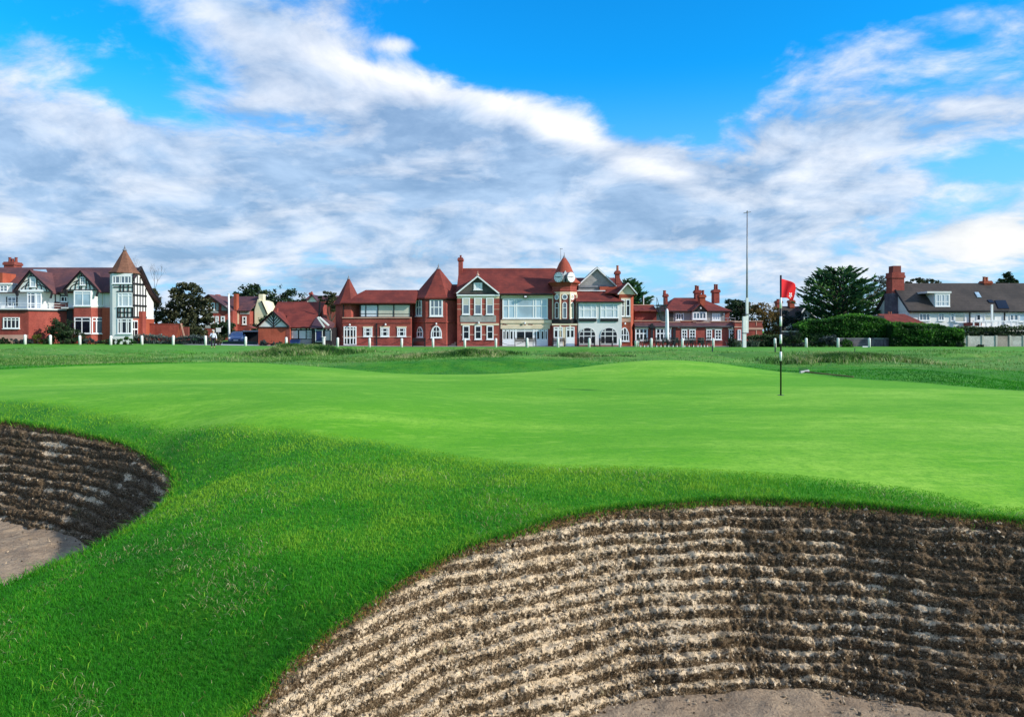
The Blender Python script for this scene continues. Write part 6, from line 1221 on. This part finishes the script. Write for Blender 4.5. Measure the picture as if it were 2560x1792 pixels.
c0 = chair(); CH = [(1601, 0, 60), (1611, 1, -40), (1636, 0, 80), (1645, 1, 10), (1652, 0, -70), (1659, 1, 180), (1672, 0, 60), (1680, 1, 0), (1688, 0, -80), (1696, 1, 20), (1711, 0, 70), (1719, 1, 10), (1727, 0, 175), (1737, 1, 0), (1745, 0, -60), (1754, 1, 10), (1763, 0, 60), (1771, 1, -20)]
c0['label'] = 'dark green garden chair on the terrace before the low annexe windows'
for i, (px, q, a) in enumerate(CH):
    o = c0 if i == 0 else copy_tree(c0); Y = 82.6 + .8 * q; x = (px - CX) * Y / F; o.location = (x, Y, tz(x, Y) + .02); o.rotation_euler.z = R(a + random.uniform(-15, 15))
def table():
    r = thing('garden_table', (0, 0, 0), '', 'table', 'tables on the annexe terrace'); m = MB()
    for i in range(7): m.box(-.75, .75, -.42 + i * .12, -.31 + i * .12, .72, .76)
    m.build('tabletop', 'greywood', r)
    for sx in (-1, 1):
        for sy in (-1, 1): MB().box(sx * .62 - .035, sx * .62 + .035, sy * .33 - .035, sy * .33 + .035, 0, .72).build('leg', 'darkgreen', r)
    return r
t0 = table()
for i, (px, lb) in enumerate(((1608, 'slatted terrace table in front of the first wide annexe window'), (1644, 'slatted terrace table left of the white parasol'), (1684, 'pale topped terrace table right of the white parasol'), (1742, 'pale topped terrace table under the paired annexe windows'))):
    o = t0 if i == 0 else copy_tree(t0); x = (px - CX) * 82.9 / F; o.location = (x, 82.9, tz(x, 82.9) + .02); o['label'] = lb
def parasol():
    Y = 83; k = Y / F; x = (1667.5 - CX) * k; z0 = tz(x, Y); r = thing('parasol', (x, Y, z0), 'tall closed white parasol standing on the annexe terrace', 'parasol')
    Z = lambda py: ZC - (py - HZ) * k
    m = MB(); n = 24; prof = [(.06, 772), (.15, 776), (.17, 790), (.19, 815), (.20, 835), (.215, 849), (.10, 850)]
    vs = [(x + rr * (1 + .16 * math.cos(8 * 2 * math.pi * i / n) * (.3 + .7 * (py - 772) / 78)) * math.cos(2 * math.pi * i / n), Y + rr * math.sin(2 * math.pi * i / n), Z(py)) for rr, py in prof for i in range(n)]
    m.add(vs, [(a * n + i, (a + 1) * n + i, (a + 1) * n + (i + 1) % n, a * n + (i + 1) % n) for a in range(len(prof) - 1) for i in range(n)] + [tuple(range(n))]); m.build('canopy', 'fabric', r, True)
    MB().cyl((x, Y, z0), (x, Y, Z(770)), .035, .035, 8).build('pole', 'lead', r); MB().lathe((x, Y), [(.36, z0), (.36, z0 + .10), (.08, z0 + .14)], 16).build('base', 'concrete', r)
parasol()
s0 = MB().box(-.045, .045, -.03, .03, 0, .20).build('edging_stake', 'whitepost')
for i, px in enumerate([1602, 1611.5, 1620, 1642, 1652.5, 1662.5, 1672, 1683, 1693, 1712, 1723, 1734, 1745, 1753, 1761, 1769]):
    o = s0 if i == 0 else s0.copy()
    if i: COL.objects.link(o)
    x = (px - CX) * 81.6 / F; o.location = (x, 81.6, tz(x, 81.6)); tag(o, 'tiny white stake edging the lawn below the annexe terrace', 'stake', 'white stakes along the terrace edge')
for i, (px, w, lb) in enumerate(((1590, .28, 'white litter bin beside the east gable corner, nearest the gable'), (1596, .16, 'narrow white stand between the litter bin and terrace table'))):
    x = (px - CX) * 82.5 / F; z = tz(x, 82.5); r = thing('litter_bin', (x, 82.5, z), lb, 'bin'); MB().lathe((x, 82.5), [(w * .5, z), (w * .62, z + .62), (w * .66, z + .66)], 12).build('body', 'whitepost', r, True); MB().lathe((x, 82.5), [(w * .66, z + .665), (w * .5, z + .74)], 12).build('lid', 'lead', r)
B = Fr(360, 83.2)
for a0, a1, b0, mt, lb in ((1760, 1866, 1288, 'bluebin', 'wide dark blue bin against the lodge timber front'), (2150, 2168, 1250, 'render_grey', 'white watering hose reel beside the navy lodge door')):
    x0, x1 = B.X(a0), B.X(a1); z = tz(x0, 83.2); r = thing('storage_bin' if mt == 'bluebin' else 'hose_reel', ((x0 + x1) / 2, 83, z), lb, 'bin' if mt == 'bluebin' else 'hose reel'); MB().box(x0, x1, 82.75, 83.2, z, B.Z(b0 + 12)).build('body', mt, r); MB().box(x0 - .04, x1 + .04, 82.7, 83.24, B.Z(b0 + 12), B.Z(b0)).build('lid', mt, r)

# ------------------------------------------------------------------ parked car
def car():
    Y = 91; x = (593 - CX) * Y / F; z = tz(x, Y); r = thing('parked_car', (x, Y, z), 'blue grey hatchback parked nose out between the villa and the lodge', 'car'); r['_o'] = (0, 0, 0)
    def loft(secs):
        m = MB(); n = len(secs[0]); vs = [p for s in secs for p in s]; m.add(vs, [(a * n + i, a * n + (i + 1) % n, (a + 1) * n + (i + 1) % n, (a + 1) * n + i) for a in range(len(secs) - 1) for i in range(n)] + [tuple(range(n - 1, -1, -1)), tuple(range((len(secs) - 1) * n, len(secs) * n))]); return m
    def sec(y, w, z0, z1, r_=.12): return [(-w, y, z0 + r_), (-w + r_, y, z0), (w - r_, y, z0), (w, y, z0 + r_), (w, y, z1 - r_), (w - r_ * 1.2, y, z1), (-w + r_ * 1.2, y, z1), (-w, y, z1 - r_)]
    loft([sec(-2.0, .62, .32, .62), sec(-1.85, .82, .25, .76), sec(-1.0, .88, .22, .92), (sec(0, .89, .22, .95)), sec(1.5, .88, .22, .97), sec(1.9, .80, .28, .90)]).build('body', 'carpaint', r, True)
    loft([sec(-.95, .74, .88, .95, .03), sec(-.25, .66, .9, 1.40), sec(.7, .66, .9, 1.45), sec(1.5, .62, .9, 1.30), sec(1.78, .7, .88, .96, .03)]).build('cabin', 'carpaint', r, True)
    MB().slab([(-.62, -.86, .98), (.62, -.86, .98), (.54, -.32, 1.36), (-.54, -.32, 1.36)], .02).build('windscreen', 'g_dark', r)
    for s in (-1, 1):
        MB().prism([(s * .60, .62), (s * .80, .60), (s * .82, .74), (s * .66, .76)], -1.99, -1.80).build('headlight', 'whiteband', r); MB().slab([(s * .705, -.5, 1.0), (s * .705, 1.4, 1.0), (s * .665, 1.2, 1.34), (s * .665, -.1, 1.36)], .02).build('side_window', 'g_dark', r); MB().box(s * .88 - .06, s * .88 + .10, -.62, -.5, .96, 1.08).build('wing_mirror', 'carpaint', r)
        for yy in (-1.25, 1.2):
            w = MB().cyl((s * .72, yy, .31), (s * .90, yy, .31), .31, .31, 16).build('wheel', 'rubber', r); MB().cyl((s * .89, yy, .31), (s * .915, yy, .31), .19, .17, 12).build('rim', 'lead', w)
    MB().box(-.5, .5, -2.03, -1.95, .42, .56).build('grille', 'black', r); MB().box(-.26, .26, -2.06, -2.02, .36, .46).build('number_plate', 'whiteband', r); MB().box(-.7, .7, -2.02, -1.9, .25, .32).build('bumper', 'black', r)
    r['_o'] = (x, Y, z); r.rotation_euler.z = R(16)
car()

# ------------------------------------------------------------------ the walker
def skin_obj(name, verts, edges, radii, mat, parent, root=0, sub=2):
    me = bpy.data.meshes.new(name); me.from_pydata(verts, edges, []); o = bpy.data.objects.new(name, me); COL.objects.link(o); o.parent = parent
    md = o.modifiers.new('skin', 'SKIN')
    for i, rr in enumerate(radii): me.skin_vertices[0].data[i].radius = rr if isinstance(rr, tuple) else (rr, rr)
    me.skin_vertices[0].data[root].use_root = True
    s = o.modifiers.new('sub', 'SUBSURF'); s.levels = s.render_levels = sub
    me.materials.append(M[mat]); return o
def person():
    Y = 73; x = (533 - CX) * Y / F; z = tz(x, Y); r = thing('person', (x, Y, z), 'person in a pale lilac jumper and black trousers walking on the far lawn', 'person'); r['_o'] = (0, 0, 0)
    J = {'pel': (0, 0, .93), 'wai': (0, .01, 1.08), 'che': (0, 0, 1.28), 'neb': (0, 0, 1.43), 'nec': (0, -.01, 1.50), 'hea': (0, -.03, 1.60), 'top': (0, -.02, 1.70),
         'sl': (-.17, 0, 1.39), 'el': (-.27, -.06, 1.12), 'wl': (-.13, -.24, 1.16), 'hl': (-.06, -.28, 1.18), 'sr': (.17, 0, 1.39), 'er': (.27, .03, 1.12), 'wr': (.32, -.03, .88), 'hr': (.335, -.05, .80),
         'hpl': (-.09, 0, .90), 'kl': (-.09, -.16, .50), 'al': (-.085, -.16, .09), 'tl': (-.085, -.30, .04), 'hpr': (.09, 0, .90), 'kr': (.085, .02, .49), 'ar': (.08, .20, .13), 'tr': (.08, .12, .03)}
    K = list(J); ix = {k: i for i, k in enumerate(K)}
    Ed = [('pel', 'wai'), ('wai', 'che'), ('che', 'neb'), ('neb', 'nec'), ('nec', 'hea'), ('hea', 'top'), ('neb', 'sl'), ('sl', 'el'), ('el', 'wl'), ('wl', 'hl'), ('neb', 'sr'), ('sr', 'er'), ('er', 'wr'), ('wr', 'hr'), ('pel', 'hpl'), ('hpl', 'kl'), ('kl', 'al'), ('al', 'tl'), ('pel', 'hpr'), ('hpr', 'kr'), ('kr', 'ar'), ('ar', 'tr')]
    rad = {'pel': (.15, .11), 'wai': (.135, .10), 'che': (.16, .11), 'neb': (.09, .07), 'nec': .052, 'hea': (.082, .10), 'top': (.055, .07), 'sl': .065, 'el': .045, 'wl': .03, 'hl': .035, 'sr': .065, 'er': .045, 'wr': .03, 'hr': .035, 'hpl': .095, 'kl': .062, 'al': .042, 'tl': .036, 'hpr': .095, 'kr': .062, 'ar': .042, 'tr': .036}
    b = skin_obj('body', [J[k] for k in K], [(ix[p], ix[q]) for p, q in Ed], [rad[k] for k in K], 'skin', r)
    def sub(name, keys, ed, mat, g, root):
        i2 = {k: i for i, k in enumerate(keys)}; return skin_obj(name, [J[k] for k in keys], [(i2[p], i2[q]) for p, q in ed], [tuple(c + g for c in (rad[k] if isinstance(rad[k], tuple) else (rad[k], rad[k]))) for k in keys], mat, r, i2[root])
    sub('jumper', ['pel', 'wai', 'che', 'neb', 'sl', 'el', 'wl', 'sr', 'er', 'wr'], Ed[:3] + [e for e in Ed[6:13] if 'hl' not in e and 'hr' not in e], 'jumper', .025, 'che')
    sub('trousers', ['pel', 'hpl', 'kl', 'al', 'hpr', 'kr', 'ar'], [('pel', 'hpl'), ('hpl', 'kl'), ('kl', 'al'), ('pel', 'hpr'), ('hpr', 'kr'), ('kr', 'ar')], 'trousers', .022, 'pel')
    J2 = [(0, .02, 1.66), (0, .0, 1.725), (0, .06, 1.60)]; skin_obj('hair', J2, [(0, 1), (0, 2)], [(.095, .10), (.075, .08), (.085, .06)], 'hair', r)
    m = MB()
    for s in (-1, 1): m.lathe((s * .034, -.128), [(.002, 1.598), (.011, 1.604), (.011, 1.610), (.002, 1.616)], 8)
    m.box(-.028, .028, -.131, -.12, 1.545, 1.553); m.build('face_features', 'trousers', r)
    m = MB(); m.prism([(-.012, 1.575), (.012, 1.575), (0, 1.615)], -.15, -.12); m.build('nose', 'skin', r)
    for s, ends in ((-1, ('wl', 'hl')), (1, ('wr', 'hr'))):
        p, q = Vector(J[ends[0]]), Vector(J[ends[1]]); d = (q - p).normalized(); side = d.cross(Vector((0, 1, .2))).normalized(); m = MB()
        for i in range(4): o = q + side * (i - 1.5) * .018; m.cyl(o, o + d * (.045, .055, .05, .04)[i], .009, .008, 6); m.cyl(o + d * (.045, .055, .05, .04)[i], o + d * (.045, .055, .05, .04)[i] * 1.5 + Vector((0, -.02, -.01)), .008, .006, 6)
        m.cyl(p + d * .02 + side * .03, p + d * .05 + side * .06, .010, .008, 6); m.build('fingers', 'skin', r)
    r['_o'] = (x, Y, z); r.rotation_euler.z = R(6)
    ph = MB().box(-.035, .035, -.005, .005, -.07, .07).build('phone', 'black'); ph.location = (x - .05, Y - .31, z + 1.2); ph.rotation_euler = (R(-25), 0, R(15)); tag(ph, 'small dark phone held up by the walking person', 'phone')
person()
# ------------------------------------------------------------------ sky, sun, camera
SUN_AZ, SUN_EL = 111.0, 26.0
def sky_world():
    w = bpy.data.worlds.new('World'); SC.world = w; w.use_nodes = True; nt = w.node_tree; nt.nodes.clear()
    out = nt.nodes.new('ShaderNodeOutputWorld'); bg = nt.nodes.new('ShaderNodeBackground'); nt.links.new(bg.outputs[0], out.inputs[0])
    ST = .10; bg.inputs[1].default_value = ST
    sky = nt.nodes.new('ShaderNodeTexSky'); sky.sky_type = 'NISHITA'; sky.sun_disc = False
    sky.sun_elevation = R(SUN_EL); sky.sun_rotation = R(SUN_AZ); sky.air_density = 1.0; sky.dust_density = .4; sky.ozone_density = 2.5
    tc = nt.nodes.new('ShaderNodeTexCoord'); sep = nt.nodes.new('ShaderNodeSeparateXYZ'); nt.links.new(tc.outputs['Generated'], sep.inputs[0])
    x, y, z = (E(nt, sep.outputs[i]) for i in range(3))
    h = (x * x + y * y).f('SQRT').max(.001); az = x.f('ARCTAN2', y); v = z / h
    def comb(a, b, c=0.0):
        n = nt.nodes.new('ShaderNodeCombineXYZ')
        for i, k in enumerate((a, b, c)):
            if isinstance(k, E): nt.links.new(k.k, n.inputs[i])
            else: n.inputs[i].default_value = k
        return n.outputs[0]
    def gau(px, py, sx, sy, rot=0.0):
        """soft lobe round a direction given by azimuth and elevation (photo pixels only as an angle unit)"""
        a0 = math.atan((px - CX) / F); v0 = (HZ - py) / F * math.cos(a0); sx, sy = sx / F * math.cos(a0) ** 1.5, sy / F
        dx, dy = az - a0, v - v0; c, s = math.cos(R(rot)), math.sin(R(rot))
        e = ((dx * c + dy * s) / sx).pow(2.0) + ((dy * c - dx * s) / sy).pow(2.0)
        return (e * -1.0).f('EXPONENT')
    # cloud deck seen in perspective, gently warped
    zz = (z.max(0.0) + .27)
    cp = comb(x / zz, y / zz, 0.0)
    wn = nt.nodes.new('ShaderNodeTexNoise'); nt.links.new(cp, wn.inputs['Vector']); wn.inputs['Scale'].default_value = 1.3; wn.inputs['Detail'].default_value = 3
    va = nt.nodes.new('ShaderNodeVectorMath'); va.operation = 'MULTIPLY_ADD'; nt.links.new(wn.outputs['Color'], va.inputs[0]); va.inputs[1].default_value = (.38, .38, .0); nt.links.new(cp, va.inputs[2])
    wp = va.outputs[0]
    def dens(vec):
        return noise(nt, vec, 1.15, 2, .5) * .50 + noise(nt, vec, 3.1, 7, .58) * .50
    d0 = dens(wp); d1 = dens(mapping(nt, wp, (1, 1, 1), (.06, .07, 0)))
    fine = noise(nt, wp, 7.5, 6, .62)
    bias = (gau(1500, 90, 520, 150) * -.30 + gau(1720, 220, 200, 150) * -.22 + gau(1230, 120, 260, 90, -8) * -.18 + gau(150, 70, 260, 60, -6) * -.13 + gau(330, 240, 190, 40, -12) * -.15 + gau(520, 190, 90, 40, -30) * -.08 + gau(180, 160, 110, 40, -20) * .08
            + gau(2100, 10, 420, 60) * -.14 + gau(2460, 400, 170, 50, -6) * -.14 + gau(1720, 640, 220, 45) * -.10 + gau(2190, 575, 200, 50) * -.12
            + gau(620, 60, 210, 60, -32) * .13 + gau(1000, 112, 75, 20) * .14 + gau(1250, 150, 130, 18, -4) * .15 + gau(1000, 250, 420, 90, -14) * .24 + gau(1450, 400, 420, 90, -22) * .24 + gau(600, 480, 900, 170) * .22 + gau(1750, 500, 500, 120) * .14 + gau(2100, 200, 320, 130) * .045 + gau(2480, 600, 110, 45) * .2
            + gau(200, 520, 420, 110) * .12 + gau(1250, 540, 600, 80) * .10)
    elev = v.smooth(.30, .62)
    cov = (d0 + bias + .010 + (fine - .5) * .34).smooth(.40, .60)
    thick = (d0 + bias).smooth(.52, .86)
    edge = ((d0 - d1) * 6.0 + .5)
    hi = (gau(1000, 205, 330, 34, -14) * .55 + gau(1420, 330, 330, 34, -26) * .62 + gau(1680, 440, 150, 40, -20) * .35 + gau(560, 60, 200, 40, -34) * .22 + gau(2490, 600, 90, 42, 0) * .7 + gau(420, 480, 130, 30, -14) * .35 + gau(20, 575, 70, 50) * .5
          + gau(2050, 480, 170, 55) * .18 + gau(2100, 240, 280, 110) * .06 + gau(1000, 130, 60, 22) * .3 + gau(850, 640, 90, 26) * .25 + gau(1700, 670, 190, 22) * .18 + gau(2050, 660, 300, 24) * .15
          - gau(1350, 430, 240, 50, -22) * .16 - gau(620, 285, 160, 28, -6) * .40 - gau(250, 640, 420, 60) * .15 - gau(1650, 470, 120, 25, 0) * .25 - gau(900, 460, 380, 50) * .16)
    mid = noise(nt, mapping(nt, wp, (1, 1, 1), (5, 2, 0)), 3.4, 5, .6)
    lit = ((edge - .5) * .60 + hi + .27 - thick * .20 + (fine - .5) * .65 + (mid - .5) * .9).max(0.0).min(1.0)
    shade = mixc(nt, v.smooth(.02, .30), (.235, .375, .57), (.215, .34, .54))
    lo2 = noise(nt, mapping(nt, wp, (1, 1, 1), (9, 4, 0)), 2.2, 5, .6)
    shade = mixc(nt, (lo2 * .6 + fine * .4).smooth(.36, .64), shade, (.42, .57, .78))
    ccol = mixc(nt, lit, shade, (.97, .96, .97))
    ccol = mixc(nt, gau(2490, 600, 170, 70) * .7, ccol, (.98, .93, .84))
    # clear air: physical sky, pushed to the vivid blue of the picture
    hs = nt.nodes.new('ShaderNodeHueSaturation'); hs.inputs['Saturation'].default_value = 1.2; hs.inputs['Value'].default_value = 1.0; nt.links.new(sky.outputs[0], hs.inputs['Color'])
    clear = mixc(nt, 1.0, hs.outputs[0], (.10, 1.70, 2.35), 'MULTIPLY')
    clear = mixc(nt, (1 - v.smooth(.02, .36)) * .85, clear, (.33 / ST, .56 / ST, .84 / ST))
    sc = nt.nodes.new('ShaderNodeVectorMath'); sc.operation = 'SCALE'; nt.links.new(ccol, sc.inputs[0]); sc.inputs['Scale'].default_value = 1 / ST
    fin = mixc(nt, cov * .94, clear, sc.outputs[0])
    nt.links.new(fin, bg.inputs[0])
sky_world()
sd = bpy.data.lights.new('sun', 'SUN'); sd.energy = 4.6; sd.angle = R(1.5); sd.color = (1, .93, .82)
so = bpy.data.objects.new('sun', sd); COL.objects.link(so)
dirv = Vector((math.cos(R(SUN_EL)) * math.sin(R(SUN_AZ)), math.cos(R(SUN_EL)) * math.cos(R(SUN_AZ)), math.sin(R(SUN_EL))))
so.rotation_euler = dirv.to_track_quat('Z', 'Y').to_euler(); so.location = (60, -20, 60)
cd = bpy.data.cameras.new('camera'); co = bpy.data.objects.new('camera', cd); COL.objects.link(co); SC.camera = co
cd.sensor_width = 36; cd.lens = 36 * F / 2560; cd.clip_start = .05; cd.clip_end = 5000
cd.shift_y = -(896 - HZ) / 2560.0
co.location = (0, 0, ZC); co.rotation_euler = (R(90), 0, 0)
SC.render.resolution_x, SC.render.resolution_y = 1024, 716
SC.view_settings.view_transform = 'Standard'; SC.view_settings.look = 'None'; SC.view_settings.gamma = 1; SC.view_settings.exposure = 0.25
SC.cycles.max_bounces = 6; SC.cycles.caustics_reflective = False; SC.cycles.caustics_refractive = False
for o in bpy.data.objects:
    if '_o' in o: del o['_o']
